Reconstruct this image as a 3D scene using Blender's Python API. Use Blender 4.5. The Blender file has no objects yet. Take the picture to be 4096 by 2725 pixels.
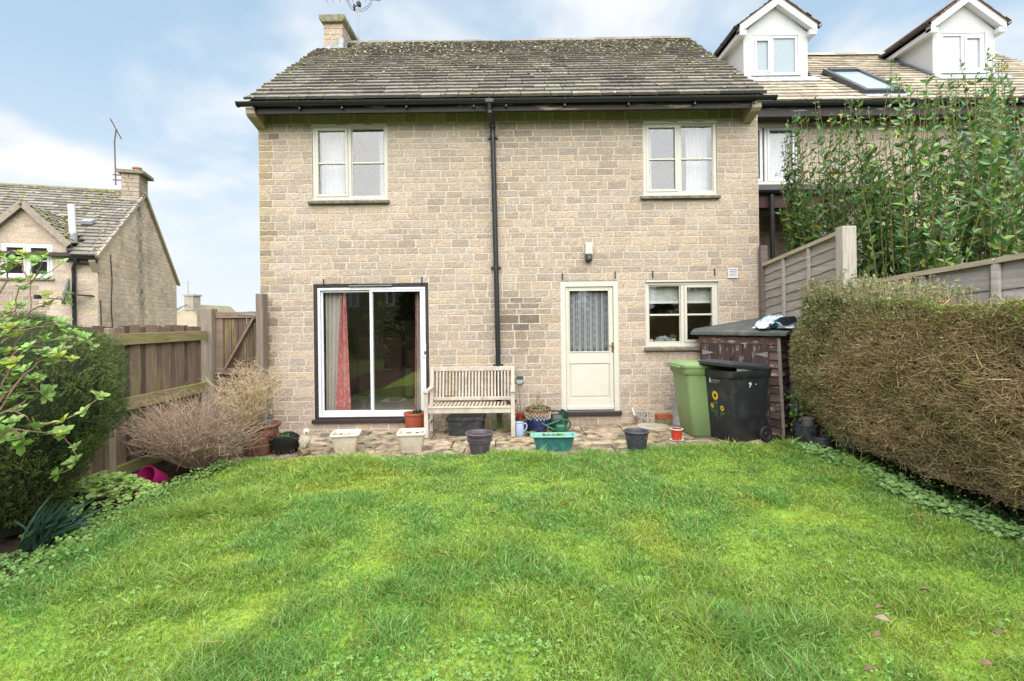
import bpy, math, random
import numpy as np
from mathutils import Matrix, Vector

# ------------------------------------------------------------------ camera, sky, sun, exposure
sc = bpy.context.scene
R = math.radians
EYE, FPX, ROLL = 1.72, 2002.0, 0.0125
cam_d = bpy.data.cameras.new('camera'); cam = bpy.data.objects.new('camera', cam_d)
sc.collection.objects.link(cam); sc.camera = cam
cam_d.sensor_width = 36.0; cam_d.lens = FPX / 4096 * 36; cam_d.shift_y = -82.5 / 4096
cam_d.clip_start = 0.05; cam_d.clip_end = 2000
cam.matrix_world = Matrix.Translation((0, 0, EYE)) @ Matrix.Rotation(R(90), 4, 'X') @ Matrix.Rotation(-ROLL, 4, 'Z')

SUN_EL, SUN_AZ = R(55), R(172)      # azimuth clockwise from +Y: behind the camera
world = bpy.data.worlds.new('World'); sc.world = world; world.use_nodes = True
wn = world.node_tree.nodes; wl = world.node_tree.links; wn.clear()
wo = wn.new('ShaderNodeOutputWorld'); bg = wn.new('ShaderNodeBackground'); bg.inputs[1].default_value = 0.057
sky = wn.new('ShaderNodeTexSky'); sky.sky_type = 'NISHITA'; sky.sun_disc = False
sky.sun_elevation = SUN_EL; sky.sun_rotation = SUN_AZ; sky.air_density = 1.0; sky.dust_density = 0.5; sky.ozone_density = 1.0
tc = wn.new('ShaderNodeTexCoord')
sep = wn.new('ShaderNodeSeparateXYZ'); wl.new(tc.outputs['Generated'], sep.inputs[0])
# clouds: noise on the sky direction projected to a cloud layer
mz = wn.new('ShaderNodeMath'); mz.operation = 'MAXIMUM'; mz.inputs[1].default_value = 0.0; wl.new(sep.outputs[2], mz.inputs[0])
az = wn.new('ShaderNodeMath'); az.operation = 'ADD'; az.inputs[1].default_value = 0.28; wl.new(mz.outputs[0], az.inputs[0])
dv = wn.new('ShaderNodeVectorMath'); dv.operation = 'DIVIDE'
cz = wn.new('ShaderNodeCombineXYZ'); [wl.new(az.outputs[0], cz.inputs[i]) for i in range(3)]
wl.new(tc.outputs['Generated'], dv.inputs[0]); wl.new(cz.outputs[0], dv.inputs[1])
mp = wn.new('ShaderNodeMapping'); mp.inputs['Location'].default_value = (7.7, 3.3, 0.3); mp.inputs['Scale'].default_value = (1, 1, 0.35)
wl.new(dv.outputs[0], mp.inputs[0])
nz = wn.new('ShaderNodeTexNoise'); nz.inputs['Scale'].default_value = 2.0; nz.inputs['Detail'].default_value = 5; nz.inputs['Roughness'].default_value = 0.5; nz.inputs['Distortion'].default_value = 0.25
wl.new(mp.outputs[0], nz.inputs['Vector'])
cr = wn.new('ShaderNodeValToRGB'); cr.color_ramp.elements[0].position = 0.41; cr.color_ramp.elements[1].position = 0.67
cr.color_ramp.interpolation = 'EASE'; wl.new(nz.outputs['Fac'], cr.inputs[0])
# pale band of haze towards the horizon
hz = wn.new('ShaderNodeMapRange'); hz.inputs[1].default_value = 0.0; hz.inputs[2].default_value = 0.50; hz.inputs[3].default_value = 0.98; hz.inputs[4].default_value = 0.74
wl.new(sep.outputs[2], hz.inputs[0])
mxh = wn.new('ShaderNodeMixRGB'); wl.new(hz.outputs[0], mxh.inputs[0]); wl.new(sky.outputs[0], mxh.inputs[1]); 
hc = wn.new('ShaderNodeMapRange'); hc.inputs[1].default_value = 0.02; hc.inputs[2].default_value = 0.40; wl.new(sep.outputs[2], hc.inputs[0])
hm = wn.new('ShaderNodeMixRGB'); hm.inputs[1].default_value = (5.6, 6.0, 6.25, 1); hm.inputs[2].default_value = (3.5, 4.8, 6.0, 1); wl.new(hc.outputs[0], hm.inputs[0]); wl.new(hm.outputs[0], mxh.inputs[2])
mxc = wn.new('ShaderNodeMixRGB'); mxc.inputs[2].default_value = (6.5, 6.55, 6.6, 1)
cm = wn.new('ShaderNodeMath'); cm.operation = 'MULTIPLY'; cm.inputs[1].default_value = 0.95; wl.new(cr.outputs[0], cm.inputs[0])
fz = wn.new('ShaderNodeMapRange'); fz.inputs[1].default_value = 0.03; fz.inputs[2].default_value = 0.22; wl.new(sep.outputs[2], fz.inputs[0])
cf = wn.new('ShaderNodeMath'); cf.operation = 'MULTIPLY'; wl.new(cm.outputs[0], cf.inputs[0]); wl.new(fz.outputs[0], cf.inputs[1]); wl.new(cf.outputs[0], mxc.inputs[0]); wl.new(mxh.outputs[0], mxc.inputs[1])
wl.new(mxc.outputs[0], bg.inputs[0]); wl.new(bg.outputs[0], wo.inputs[0])

sun_d = bpy.data.lights.new('sun', 'SUN'); sun = bpy.data.objects.new('sun', sun_d); sc.collection.objects.link(sun)
sun_d.energy = 3.0; sun_d.angle = R(95); sun_d.color = (1.0, 0.97, 0.93)
sdir = Vector((math.sin(SUN_AZ) * math.cos(SUN_EL), math.cos(SUN_AZ) * math.cos(SUN_EL), math.sin(SUN_EL)))
sun.rotation_euler = sdir.to_track_quat('Z', 'Y').to_euler(); sun.location = (-6, -8, 20)
vs = sc.view_settings; vs.view_transform = 'Standard'; vs.look = 'None'; vs.exposure = 1.5; vs.gamma = 1.0; vs.use_curve_mapping = False
sc.render.film_transparent = False
sc.cycles.max_bounces = 8; sc.cycles.transparent_max_bounces = 16; sc.cycles.use_denoising = True; sc.cycles.denoising_prefilter = 'NONE'
sc.cycles.caustics_reflective = False; sc.cycles.caustics_refractive = False

# ------------------------------------------------------------------ helpers
C = sc.collection
rnd = random.Random(7); rng = np.random.default_rng(11)

def at(x, y, Y):
    """photo pixel (4096 wide) at depth Y -> world point"""
    u = (x - 2048) / FPX; v = (1280 - y) / FPX
    return Vector(((u + v * ROLL) * Y, Y, EYE + (v - u * ROLL) * Y))

def pz(X):            # paving level, falls a little to the left
    return 0.018 + 0.016 * X

def on_ground(x, y, dz=0.0):
    u = (x - 2048) / FPX; v = (1280 - y) / FPX; k = v - u * ROLL; X = 0.0
    for _ in range(6):
        Y = (pz(X) + dz - EYE) / k; X = (u + v * ROLL) * Y
    return Vector((X, Y, pz(X) + dz))

def sm(a, b, x):
    t = np.clip((x - a) / (b - a), 0, 1); return t * t * (3 - 2 * t)

class VN:             # value noise on a plane
    def __init__(s, seed, n=64): s.g = np.random.default_rng(seed).random((n, n)); s.n = n
    def __call__(s, x, y):
        x = np.asarray(x, float); y = np.asarray(y, float)
        i = np.floor(x).astype(int); j = np.floor(y).astype(int); fx = x - i; fy = y - j
        fx = fx * fx * (3 - 2 * fx); fy = fy * fy * (3 - 2 * fy); n = s.n
        a = s.g[i % n, j % n]; b = s.g[(i + 1) % n, j % n]; c = s.g[i % n, (j + 1) % n]; d = s.g[(i + 1) % n, (j + 1) % n]
        return (a * (1 - fx) + b * fx) * (1 - fy) + (c * (1 - fx) + d * fx) * fy
N1, N2, N3 = VN(1), VN(2), VN(3)

def gz(X, Y):         # garden ground
    X = np.asarray(X, float); Y = np.asarray(Y, float)
    z = 0.0 + 0.016 * np.clip(X, -6, 6) - 0.10 * sm(-3.3, -4.6, X) + 0.03 * (N1(X * 1.1 + 20, Y * 1.1 + 20) - 0.5)
    return z - 0.03 * sm(6.2, 5.6, Y)

# ---- materials
MATS = {}
def mat(name, col, rough=0.75, var=0.15, scale=6.0, bump=0.0, bscale=40.0, attr=False, metal=0.0, spec=0.4,
        col2=None, c2s=3.0, c2lo=0.5, c2hi=0.65, stretch=(1, 1, 1), trans=0.0, coat=0.0, bdist=0.01):
    if name in MATS: return MATS[name]
    m = bpy.data.materials.new(name); m.use_nodes = True; MATS[name] = m
    n = m.node_tree.nodes; l = m.node_tree.links; n.clear()
    out = n.new('ShaderNodeOutputMaterial'); p = n.new('ShaderNodeBsdfPrincipled')
    p.inputs['Roughness'].default_value = rough; p.inputs['Metallic'].default_value = metal
    p.inputs['Specular IOR Level'].default_value = spec; p.inputs['Coat Weight'].default_value = coat
    g = n.new('ShaderNodeNewGeometry'); mpn = n.new('ShaderNodeMapping'); mpn.inputs['Scale'].default_value = stretch
    l.new(g.outputs['Position'], mpn.inputs[0])
    def noise(s, d=5, r=0.6):
        q = n.new('ShaderNodeTexNoise'); q.inputs['Scale'].default_value = s; q.inputs['Detail'].default_value = d; q.inputs['Roughness'].default_value = r
        l.new(mpn.outputs[0], q.inputs['Vector']); return q
    if attr:
        a = n.new('ShaderNodeAttribute'); a.attribute_name = 'Col'; base = a.outputs['Color']
    else:
        a = n.new('ShaderNodeRGB'); a.outputs[0].default_value = (*col, 1); base = a.outputs[0]
    if col2 is not None:
        q = noise(c2s, 6, 0.65); r_ = n.new('ShaderNodeMapRange'); r_.inputs[1].default_value = c2lo; r_.inputs[2].default_value = c2hi
        l.new(q.outputs['Fac'], r_.inputs[0]); mx = n.new('ShaderNodeMixRGB'); mx.inputs[2].default_value = (*col2, 1)
        l.new(r_.outputs[0], mx.inputs[0]); l.new(base, mx.inputs[1]); base = mx.outputs[0]
    if var > 0:
        q = noise(scale); r_ = n.new('ShaderNodeMapRange'); r_.inputs[1].default_value = 0.25; r_.inputs[2].default_value = 0.75
        r_.inputs[3].default_value = 1 - var; r_.inputs[4].default_value = 1 + var; l.new(q.outputs['Fac'], r_.inputs[0])
        mu = n.new('ShaderNodeVectorMath'); mu.operation = 'SCALE'; l.new(base, mu.inputs[0]); l.new(r_.outputs[0], mu.inputs['Scale']); base = mu.outputs[0]
    l.new(base, p.inputs['Base Color'])
    if bump > 0:
        q = noise(bscale, 6, 0.6); b = n.new('ShaderNodeBump'); b.inputs['Strength'].default_value = bump; b.inputs['Distance'].default_value = bdist
        l.new(q.outputs['Fac'], b.inputs['Height']); l.new(b.outputs[0], p.inputs['Normal'])
    if trans > 0:
        t = n.new('ShaderNodeBsdfTranslucent'); l.new(base, t.inputs[0]); ms = n.new('ShaderNodeMixShader'); ms.inputs[0].default_value = trans
        l.new(p.outputs[0], ms.inputs[1]); l.new(t.outputs[0], ms.inputs[2]); l.new(ms.outputs[0], out.inputs[0])
    else: l.new(p.outputs[0], out.inputs[0])
    return m

def glass(name, r0=.08, tint=(0.95, 0.96, 0.96), rough=0.0):
    """thin pane: clear, with a Schlick reflection that is the same from both sides"""
    m = bpy.data.materials.new(name); m.use_nodes = True; n = m.node_tree.nodes; l = m.node_tree.links; n.clear()
    out = n.new('ShaderNodeOutputMaterial'); g_ = n.new('ShaderNodeNewGeometry'); dt = n.new('ShaderNodeVectorMath'); dt.operation = 'DOT_PRODUCT'
    l.new(g_.outputs['Normal'], dt.inputs[0]); l.new(g_.outputs['Incoming'], dt.inputs[1])
    def mth(op, a, b):
        q = n.new('ShaderNodeMath'); q.operation = op
        for i, x in enumerate((a, b)):
            if isinstance(x, (int, float)): q.inputs[i].default_value = x
            elif x is not None: l.new(x, q.inputs[i])
        return q.outputs[0]
    f = mth('ADD', mth('MULTIPLY', mth('POWER', mth('SUBTRACT', 1.0, mth('ABSOLUTE', dt.outputs['Value'], None)), 5.0), 1 - r0), r0)
    t = n.new('ShaderNodeBsdfTransparent'); t.inputs[0].default_value = (*tint, 1)
    g = n.new('ShaderNodeBsdfGlossy'); g.inputs['Roughness'].default_value = rough; g.inputs[0].default_value = (1, 1, 1, 1)
    mx = n.new('ShaderNodeMixShader'); l.new(f, mx.inputs[0]); l.new(t.outputs[0], mx.inputs[1]); l.new(g.outputs[0], mx.inputs[2])
    l.new(mx.outputs[0], out.inputs[0]); return m

def sheer(name, col, opac, holes=None):
    """net curtain cloth: partly see-through weave"""
    m = bpy.data.materials.new(name); m.use_nodes = True; n = m.node_tree.nodes; l = m.node_tree.links; n.clear()
    out = n.new('ShaderNodeOutputMaterial'); d = n.new('ShaderNodeBsdfDiffuse'); d.inputs[0].default_value = (*col, 1)
    tr = n.new('ShaderNodeBsdfTranslucent'); tr.inputs[0].default_value = (*col, 1)
    m1 = n.new('ShaderNodeMixShader'); m1.inputs[0].default_value = 0.35; l.new(d.outputs[0], m1.inputs[1]); l.new(tr.outputs[0], m1.inputs[2])
    t = n.new('ShaderNodeBsdfTransparent'); m2 = n.new('ShaderNodeMixShader'); m2.inputs[0].default_value = opac
    l.new(t.outputs[0], m2.inputs[1]); l.new(m1.outputs[0], m2.inputs[2]); l.new(m2.outputs[0], out.inputs[0]); return m

# ---- objects
def setp(o, label=None, cat=None, group=None, kind=None):
    if label: o['label'] = label
    if cat: o['category'] = cat
    if group: o['group'] = group
    if kind: o['kind'] = kind
    return o

def thing(name, label, cat, loc=(0, 0, 0), rz=0.0, group=None):
    o = bpy.data.objects.new(name, None); C.objects.link(o); o.location = loc; o.rotation_euler = (0, 0, rz); o.empty_display_size = 0.1
    return setp(o, label, cat, group)

def top_loc(p):
    while p is not None and p.parent is not None: p = p.parent
    return p.location if p is not None else Vector((0, 0, 0))

def link(name, me, m, parent=None, kind=None):
    o = bpy.data.objects.new(name, me); C.objects.link(o)
    if m is not None and not me.materials: me.materials.append(m)
    if parent is not None: o.parent = parent
    if kind: o['kind'] = kind
    return o

def mesh_np(V, tris=None, quads=None, col=None, smooth=False, off=None):
    me = bpy.data.meshes.new('m'); V = np.asarray(V, np.float32)
    if off is not None: V = V - np.asarray(off, np.float32)
    me.vertices.add(len(V)); me.vertices.foreach_set('co', V.ravel())
    t = np.zeros((0, 3), np.int32) if tris is None else np.asarray(tris, np.int32).reshape(-1, 3)
    q = np.zeros((0, 4), np.int32) if quads is None else np.asarray(quads, np.int32).reshape(-1, 4)
    me.loops.add(t.size + q.size); me.loops.foreach_set('vertex_index', np.concatenate([t.ravel(), q.ravel()]))
    me.polygons.add(len(t) + len(q))
    me.polygons.foreach_set('loop_start', np.concatenate([np.arange(len(t)) * 3, t.size + np.arange(len(q)) * 4]).astype(np.int32))
    me.polygons.foreach_set('use_smooth', np.full(len(t) + len(q), bool(smooth)))
    me.update(calc_edges=True)
    if col is not None:
        a = me.color_attributes.new('Col', 'FLOAT_COLOR', 'POINT'); cc = np.ones((len(V), 4), np.float32); cc[:, :3] = col
        a.data.foreach_set('color', cc.ravel())
    return me

class MB:
    """collects shapes, builds ONE mesh object"""
    def __init__(s): s.v = []; s.f = []; s.M = Matrix.Identity(4); s.col = None; s.c = []
    def add(s, vs_, fs):
        b = len(s.v); s.v += [tuple(s.M @ Vector(p)) for p in vs_]; s.f += [tuple(i + b for i in f) for f in fs]
        s.c += [s.col or (1, 1, 1)] * len(vs_); return s
    def box(s, a, b):
        (x0, y0, z0), (x1, y1, z1) = a, b
        return s.add([(x0, y0, z0), (x1, y0, z0), (x1, y1, z0), (x0, y1, z0), (x0, y0, z1), (x1, y0, z1), (x1, y1, z1), (x0, y1, z1)],
                     [(0, 3, 2, 1), (4, 5, 6, 7), (0, 1, 5, 4), (1, 2, 6, 5), (2, 3, 7, 6), (3, 0, 4, 7)])
    def bar(s, p, q, w, h, up=(0, 0, 1)):
        p = Vector(p); q = Vector(q); d = (q - p).normalized(); up = Vector(up)
        if abs(d.dot(up)) > 0.95: up = Vector((0, 1, 0))
        sd = d.cross(up).normalized(); u2 = sd.cross(d)
        vs_ = [e + sd * a * w / 2 + u2 * b * h / 2 for e in (p, q) for a, b in ((-1, -1), (1, -1), (1, 1), (-1, 1))]
        return s.add(vs_, [(0, 1, 2, 3), (7, 6, 5, 4), (0, 4, 5, 1), (1, 5, 6, 2), (2, 6, 7, 3), (3, 7, 4, 0)])
    def tube(s, pts, r, n=8, caps=True):
        pts = [Vector(p) for p in pts]; k = len(pts); rs = r if isinstance(r, (list, tuple)) else [r] * k
        vs_ = []; prev = None
        for i, p in enumerate(pts):
            d = (pts[min(i + 1, k - 1)] - pts[max(i - 1, 0)]).normalized()
            if prev is None: a = d.orthogonal().normalized()
            else: a = (prev - d * prev.dot(d)).normalized()
            prev = a; b = d.cross(a)
            vs_ += [p + (a * math.cos(2 * math.pi * j / n) + b * math.sin(2 * math.pi * j / n)) * rs[i] for j in range(n)]
        fs = [(i * n + j, i * n + (j + 1) % n, (i + 1) * n + (j + 1) % n, (i + 1) * n + j) for i in range(k - 1) for j in range(n)]
        if caps: fs += [tuple(range(n - 1, -1, -1)), tuple(range((k - 1) * n, k * n))]
        return s.add(vs_, fs)
    def loft(s, rings, cap0=True, cap1=True):
        n = len(rings[0]); vs_ = [p for r_ in rings for p in r_]
        fs = [(i * n + j, i * n + (j + 1) % n, (i + 1) * n + (j + 1) % n, (i + 1) * n + j) for i in range(len(rings) - 1) for j in range(n)]
        if cap0: fs.append(tuple(range(n - 1, -1, -1)))
        if cap1: fs.append(tuple(range((len(rings) - 1) * n, len(rings) * n)))
        return s.add(vs_, fs)
    def lathe(s, prof, n=28, cap0=True, cap1=True):
        return s.loft([[(r * math.cos(2 * math.pi * j / n), r * math.sin(2 * math.pi * j / n), z) for j in range(n)] for r, z in prof], cap0, cap1)
    def prism(s, poly, a, b, ax='y'):
        n = len(poly); P = {'y': lambda p, t: (p[0], t, p[1]), 'x': lambda p, t: (t, p[0], p[1]), 'z': lambda p, t: (p[0], p[1], t)}[ax]
        vs_ = [P(p, a) for p in poly] + [P(p, b) for p in poly]
        return s.add(vs_, [tuple(range(n)), tuple(range(2 * n - 1, n - 1, -1))] + [(i, n + i, n + (i + 1) % n, (i + 1) % n) for i in range(n)])
    def blob(s, c, r, sq=(1, 1, 1), jit=0.0):
        t = (1 + 5 ** .5) / 2; b = [(-1, t, 0), (1, t, 0), (-1, -t, 0), (1, -t, 0), (0, -1, t), (0, 1, t), (0, -1, -t), (0, 1, -t), (t, 0, -1), (t, 0, 1), (-t, 0, -1), (-t, 0, 1)]
        k = r / math.sqrt(1 + t * t)
        return s.add([(c[0] + x * k * sq[0] * (1 + rnd.uniform(-jit, jit)), c[1] + y * k * sq[1] * (1 + rnd.uniform(-jit, jit)), c[2] + z * k * sq[2] * (1 + rnd.uniform(-jit, jit))) for x, y, z in b],
                     [(0, 11, 5), (0, 5, 1), (0, 1, 7), (0, 7, 10), (0, 10, 11), (1, 5, 9), (5, 11, 4), (11, 10, 2), (10, 7, 6), (7, 1, 8), (3, 9, 4), (3, 4, 2), (3, 2, 6), (3, 6, 8), (3, 8, 9), (4, 9, 5), (2, 4, 11), (6, 2, 10), (8, 6, 7), (9, 8, 1)])
    def build(s, name, m, parent=None, smooth=False, bevel=0.0, world=False, kind=None, sub=0, segs=2, cols=False):
        me = bpy.data.meshes.new(name); off = top_loc(parent) if world else Vector((0, 0, 0))
        me.from_pydata([(x - off.x, y - off.y, z - off.z) for x, y, z in s.v], [], s.f)
        if smooth: me.polygons.foreach_set('use_smooth', [True] * len(me.polygons))
        if cols:
            a = me.color_attributes.new('Col', 'FLOAT_COLOR', 'POINT'); a.data.foreach_set('color', [q for c_ in s.c for q in (*c_, 1.0)])
        me.update(); o = link(name, me, m, parent, kind)
        if bevel > 0:
            b = o.modifiers.new('bevel', 'BEVEL'); b.width = bevel; b.segments = segs; b.limit_method = 'ANGLE'; b.angle_limit = R(40)
        if sub:
            b = o.modifiers.new('sub', 'SUBSURF'); b.levels = sub; b.render_levels = sub
        if smooth and hasattr(me, 'set_sharp_from_angle'): me.set_sharp_from_angle(angle=R(42))
        return o

def rr(w, d, r, z, n=4, cx=0, cy=0):
    """rounded rectangle ring"""
    o = []
    for q, (sx, sy) in enumerate(((1, 1), (-1, 1), (-1, -1), (1, -1))):
        for k in range(n + 1):
            a = q * math.pi / 2 + k * math.pi / 2 / n
            o.append((cx + sx * (w / 2 - r) + r * math.cos(a), cy + sy * (d / 2 - r) + r * math.sin(a), z))
    return o

class Frame:          # a wall plane: u along it, d outwards, z up
    def __init__(s, o, U, N): s.o = np.array(o, float); s.U = np.array(U, float); s.N = np.array(N, float); s.Z = np.array((0, 0, 1.0))
    def p(s, u, d, z): return tuple(s.o + s.U * u + s.N * d + s.Z * z)
    def mat(s):       # local (u, -d, z) -> world
        m = Matrix.Identity(4)
        for i in range(3): m[i][0] = s.U[i]; m[i][1] = -s.N[i]; m[i][2] = s.Z[i]; m[i][3] = s.o[i]
        return m

def split_parts(pieces, topo, name, stuff_name, m, parent, limit=300, kid=None, smooth=False):
    """pieces: list of (verts array, colour, size). The largest become objects, the rest one part."""
    off = np.array(top_loc(parent)); order = sorted(range(len(pieces)), key=lambda i: -pieces[i][2])
    for i in order[:limit]:
        V, c_, _ = pieces[i]; link(name, mesh_np(V, *topo, col=np.tile(c_, (len(V), 1)), off=off, smooth=smooth), m, parent)
    rest = order[limit:]
    if rest:
        nv = len(pieces[0][0]); V = np.concatenate([pieces[i][0] for i in rest]); cc = np.concatenate([np.tile(pieces[i][1], (nv, 1)) for i in rest])
        k = np.arange(len(rest))[:, None, None] * nv
        T = None if topo[0] is None else (np.asarray(topo[0])[None] + k).reshape(-1, 3)
        Q = None if topo[1] is None else (np.asarray(topo[1])[None] + k).reshape(-1, 4)
        link(stuff_name, mesh_np(V, T, Q, cc, off=off, smooth=smooth), m, parent, 'stuff')

# ---- stone courses
def brick_topo(nx=4, ny=2):
    q = []; W = nx + 1
    for j in range(ny):
        for i in range(nx): q.append((j * W + i, j * W + i + 1, (j + 1) * W + i + 1, (j + 1) * W + i))
    per = [i for i in range(W)] + [j * W + nx for j in range(1, ny + 1)] + [ny * W + i for i in range(nx - 1, -1, -1)] + [j * W for j in range(ny - 1, 0, -1)]
    b = W * (ny + 1); n = len(per)
    for k in range(n): q.append((per[(k + 1) % n], per[k], b + k, b + (k + 1) % n))
    return per, q
BP, BQ = brick_topo()
STONE = np.array((1.04, 1.055, 1.15)) * np.array([(.44, .345, .24), (.40, .31, .215), (.36, .285, .20), (.42, .335, .245), (.335, .28, .215), (.455, .345, .22), (.385, .325, .25), (.30, .235, .175)])

_m = STONE.mean(0); STONE = _m + (STONE - _m) * .55
def brick(F, u0, u1, z0, z1, c_, rough=1.0, prot=0.006):
    g = np.zeros((15, 3)); k = 0
    for j in range(3):
        for i in range(5):
            edge = i in (0, 4) or j in (0, 2)
            g[k] = (u0 + (u1 - u0) * i / 4 + rng.uniform(-.004, .004), (prot * 0.9 + rng.uniform(-.0015, .0015)) if edge else prot + rng.uniform(-.0035, .0035) * rough,
                    z0 + (z1 - z0) * j / 2 + rng.uniform(-.0035, .0035)); k += 1
    back = g[BP].copy(); back[:, 1] = -0.03
    g = np.concatenate([g, back])
    return (F.o + g[:, :1] * F.U + g[:, 1:2] * F.N + g[:, 2:] * F.Z, c_, (u1 - u0) * (z1 - z0))

def rows_between(breaks, target, jit=0.22):
    out = []
    for a, b in zip(breaks[:-1], breaks[1:]):
        n = max(1, round((b - a) / target)); w = [1 + rnd.choice((-1, -.5, 0, 0, .5, 1)) * jit for _ in range(n)]; s_ = sum(w); z = a
        for x in w: out.append((z, z + (b - a) * x / s_)); z += (b - a) * x / s_
    return out

def courses(F, rows, left, right, openings, tone, joint=0.018, lmin=.19, lmax=.33):
    """left/right: functions of z giving the wall ends; openings (u0,z0,u1,z1)"""
    P = []
    for z0, z1 in rows:
        zm = (z0 + z1) / 2; spans = [(left(zm), right(zm))]
        for a, zo0, b, zo1 in openings:
            if zo0 < zm < zo1:
                ns = []
                for s0, s1 in spans:
                    if b <= s0 or a >= s1: ns.append((s0, s1)); continue
                    if a > s0: ns.append((s0, a))
                    if b < s1: ns.append((b, s1))
                spans = ns
        for s0, s1 in spans:
            if s1 - s0 < .05: continue
            u = s0; first = True
            while u < s1 - 1e-4:
                L = rnd.uniform(lmin, lmax) * (rnd.uniform(.5, 1) if first else 1); first = False
                if s1 - u - L < .12: L = s1 - u
                c_ = STONE[rnd.randrange(len(STONE))] * rnd.uniform(.90, 1.07)
                P.append(brick(F, u + joint / 2, u + L - joint / 2, z0 + joint / 2, z1 - joint / 2, tone(u + L / 2, zm, c_))); u += L
    return P

def wall_sheet(F, u0, u1, z0, z1, openings, m, name, parent, reveal=0.12, poly=None):
    mb = MB(); us = sorted({u0, u1, *[o[0] for o in openings], *[o[2] for o in openings]}); zs = sorted({z0, z1, *[o[1] for o in openings], *[o[3] for o in openings]})
    for a, b in zip(us[:-1], us[1:]):
        for c_, d in zip(zs[:-1], zs[1:]):
            um, zm = (a + b) / 2, (c_ + d) / 2
            if any(o[0] < um < o[2] and o[1] < zm < o[3] for o in openings): continue
            mb.add([F.p(a, 0, c_), F.p(b, 0, c_), F.p(b, 0, d), F.p(a, 0, d)], [(0, 1, 2, 3)])
    for a, c_, b, d in openings:
        for q in (((a, c_), (a, d)), ((b, d), (b, c_)), ((a, d), (b, d)), ((b, c_), (a, c_))):
            (p0, r0), (p1, r1) = q; mb.add([F.p(p0, 0, r0), F.p(p1, 0, r1), F.p(p1, -reveal, r1), F.p(p0, -reveal, r0)], [(0, 1, 2, 3)])
    if poly: mb.add([F.p(u, 0, z) for u, z in poly], [tuple(range(len(poly)))])
    return mb.build(name, m, parent, world=True)

# ---- roof of stone tiles. origin at eaves, U along, S up the slope, N normal
TQ = [(0, 1, 7, 6), (1, 2, 8, 7), (3, 4, 1, 0), (4, 5, 2, 1)]; TT = [(3, 0, 6), (2, 5, 8)]
def tiles(o, U, S, N, length, exps, left, right, wmin, wmax, pal, t=0.02, skip=None, jag=0.025):
    o, U, S, N = (np.array(a, float) for a in (o, U, S, N)); P = []; edges = []; s0 = 0.0
    for e in exps:
        a, b = left(s0 + e / 2), right(s0 + e / 2); u = a + rnd.uniform(-jag, jag); end = b + rnd.uniform(-jag, jag)
        while u < end - .02:
            w = rnd.uniform(wmin, wmax)
            if end - u - w < wmin * .5: w = end - u
            if not (skip and skip(u + w / 2, s0 + e / 2)):
                j = [rnd.uniform(-.012, .008) for _ in range(3)]; dz = rnd.uniform(-.003, .006); g = rnd.uniform(.003, .008); um = u + w / 2
                k = [(u + g, s0 + j[0], 2 * t + dz), (um, s0 + j[1], 2 * t + dz + .003), (u + w - g, s0 + j[2], 2 * t + dz),
                     (u + g, s0 + j[0] + .004, .7 * t), (um, s0 + j[1] + .004, .7 * t), (u + w - g, s0 + j[2] + .004, .7 * t),
                     (u + g, s0 + e * 1.2, t), (um, s0 + e * 1.2, t), (u + w - g, s0 + e * 1.2, t)]
                k = np.array(k); V = o + k[:, :1] * U + k[:, 1:2] * S + k[:, 2:] * N
                P.append((V, np.array(pal[rnd.randrange(len(pal))]) * rnd.uniform(.8, 1.15), w * e)); edges.append((u, u + w, s0, e))
            u += w
        s0 += e
    return P, edges

def leaves_np(P, D, N, L, W, col, fold=0.25, tipdrop=0.15, wide=0.45):
    """many leaves: base P, direction D, normal N. returns V, tris, colours"""
    P, D, N, col = (np.asarray(a, float) for a in (P, D, N, col)); n = len(P); L = np.broadcast_to(L, n)[:, None]; W = np.broadcast_to(W, n)[:, None]
    D = D / np.linalg.norm(D, axis=1, keepdims=True); S = np.cross(D, N); S /= (np.linalg.norm(S, axis=1, keepdims=True) + 1e-9); N = np.cross(S, D)
    mid = P + D * L * wide; a = mid + S * W / 2 + N * W * fold; b = mid - S * W / 2 + N * W * fold; tip = P + D * L - N * L * tipdrop
    V = np.stack([P, a, tip, b, mid], 1).reshape(-1, 3)
    k = np.arange(n)[:, None, None] * 5; T = (np.array([(0, 4, 1), (1, 4, 2), (2, 4, 3), (3, 4, 0)])[None] + k).reshape(-1, 3)
    return V, T, np.repeat(np.broadcast_to(col, (n, 3)), 5, 0)

def leaves8(P, D, N, L, W, col, fold=0.12, drop=0.12, r1=.30, r2=.68, w2=.86):
    """rounder leaves: two widths, raised margins, drooping tip"""
    P, D, N, col = (np.asarray(a, float) for a in (P, D, N, col)); n = len(P); L = np.broadcast_to(L, n)[:, None]; W = np.broadcast_to(W, n)[:, None]
    D = D / np.linalg.norm(D, axis=1, keepdims=True); S = np.cross(D, N); S /= (np.linalg.norm(S, axis=1, keepdims=True) + 1e-9); N = np.cross(S, D)
    m1 = P + D * L * r1 + N * L * .02; m2 = P + D * L * r2 - N * L * drop * .4; tip = P + D * L - N * L * drop; f = N * W * fold
    V = np.stack([P, m1 + S * W * .46 + f, m2 + S * W * .5 * w2 + f, tip, m2 - S * W * .5 * w2 + f, m1 - S * W * .46 + f, m1, m2], 1).reshape(-1, 3)
    k = np.arange(n)[:, None, None] * 8; T = (np.array([(0, 6, 1), (2, 7, 3), (3, 7, 4), (5, 6, 0)])[None] + k).reshape(-1, 3); Q = (np.array([(1, 6, 7, 2), (6, 5, 4, 7)])[None] + k).reshape(-1, 4)
    return V, T, Q, np.repeat(np.broadcast_to(col, (n, 3)), 8, 0)

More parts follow.
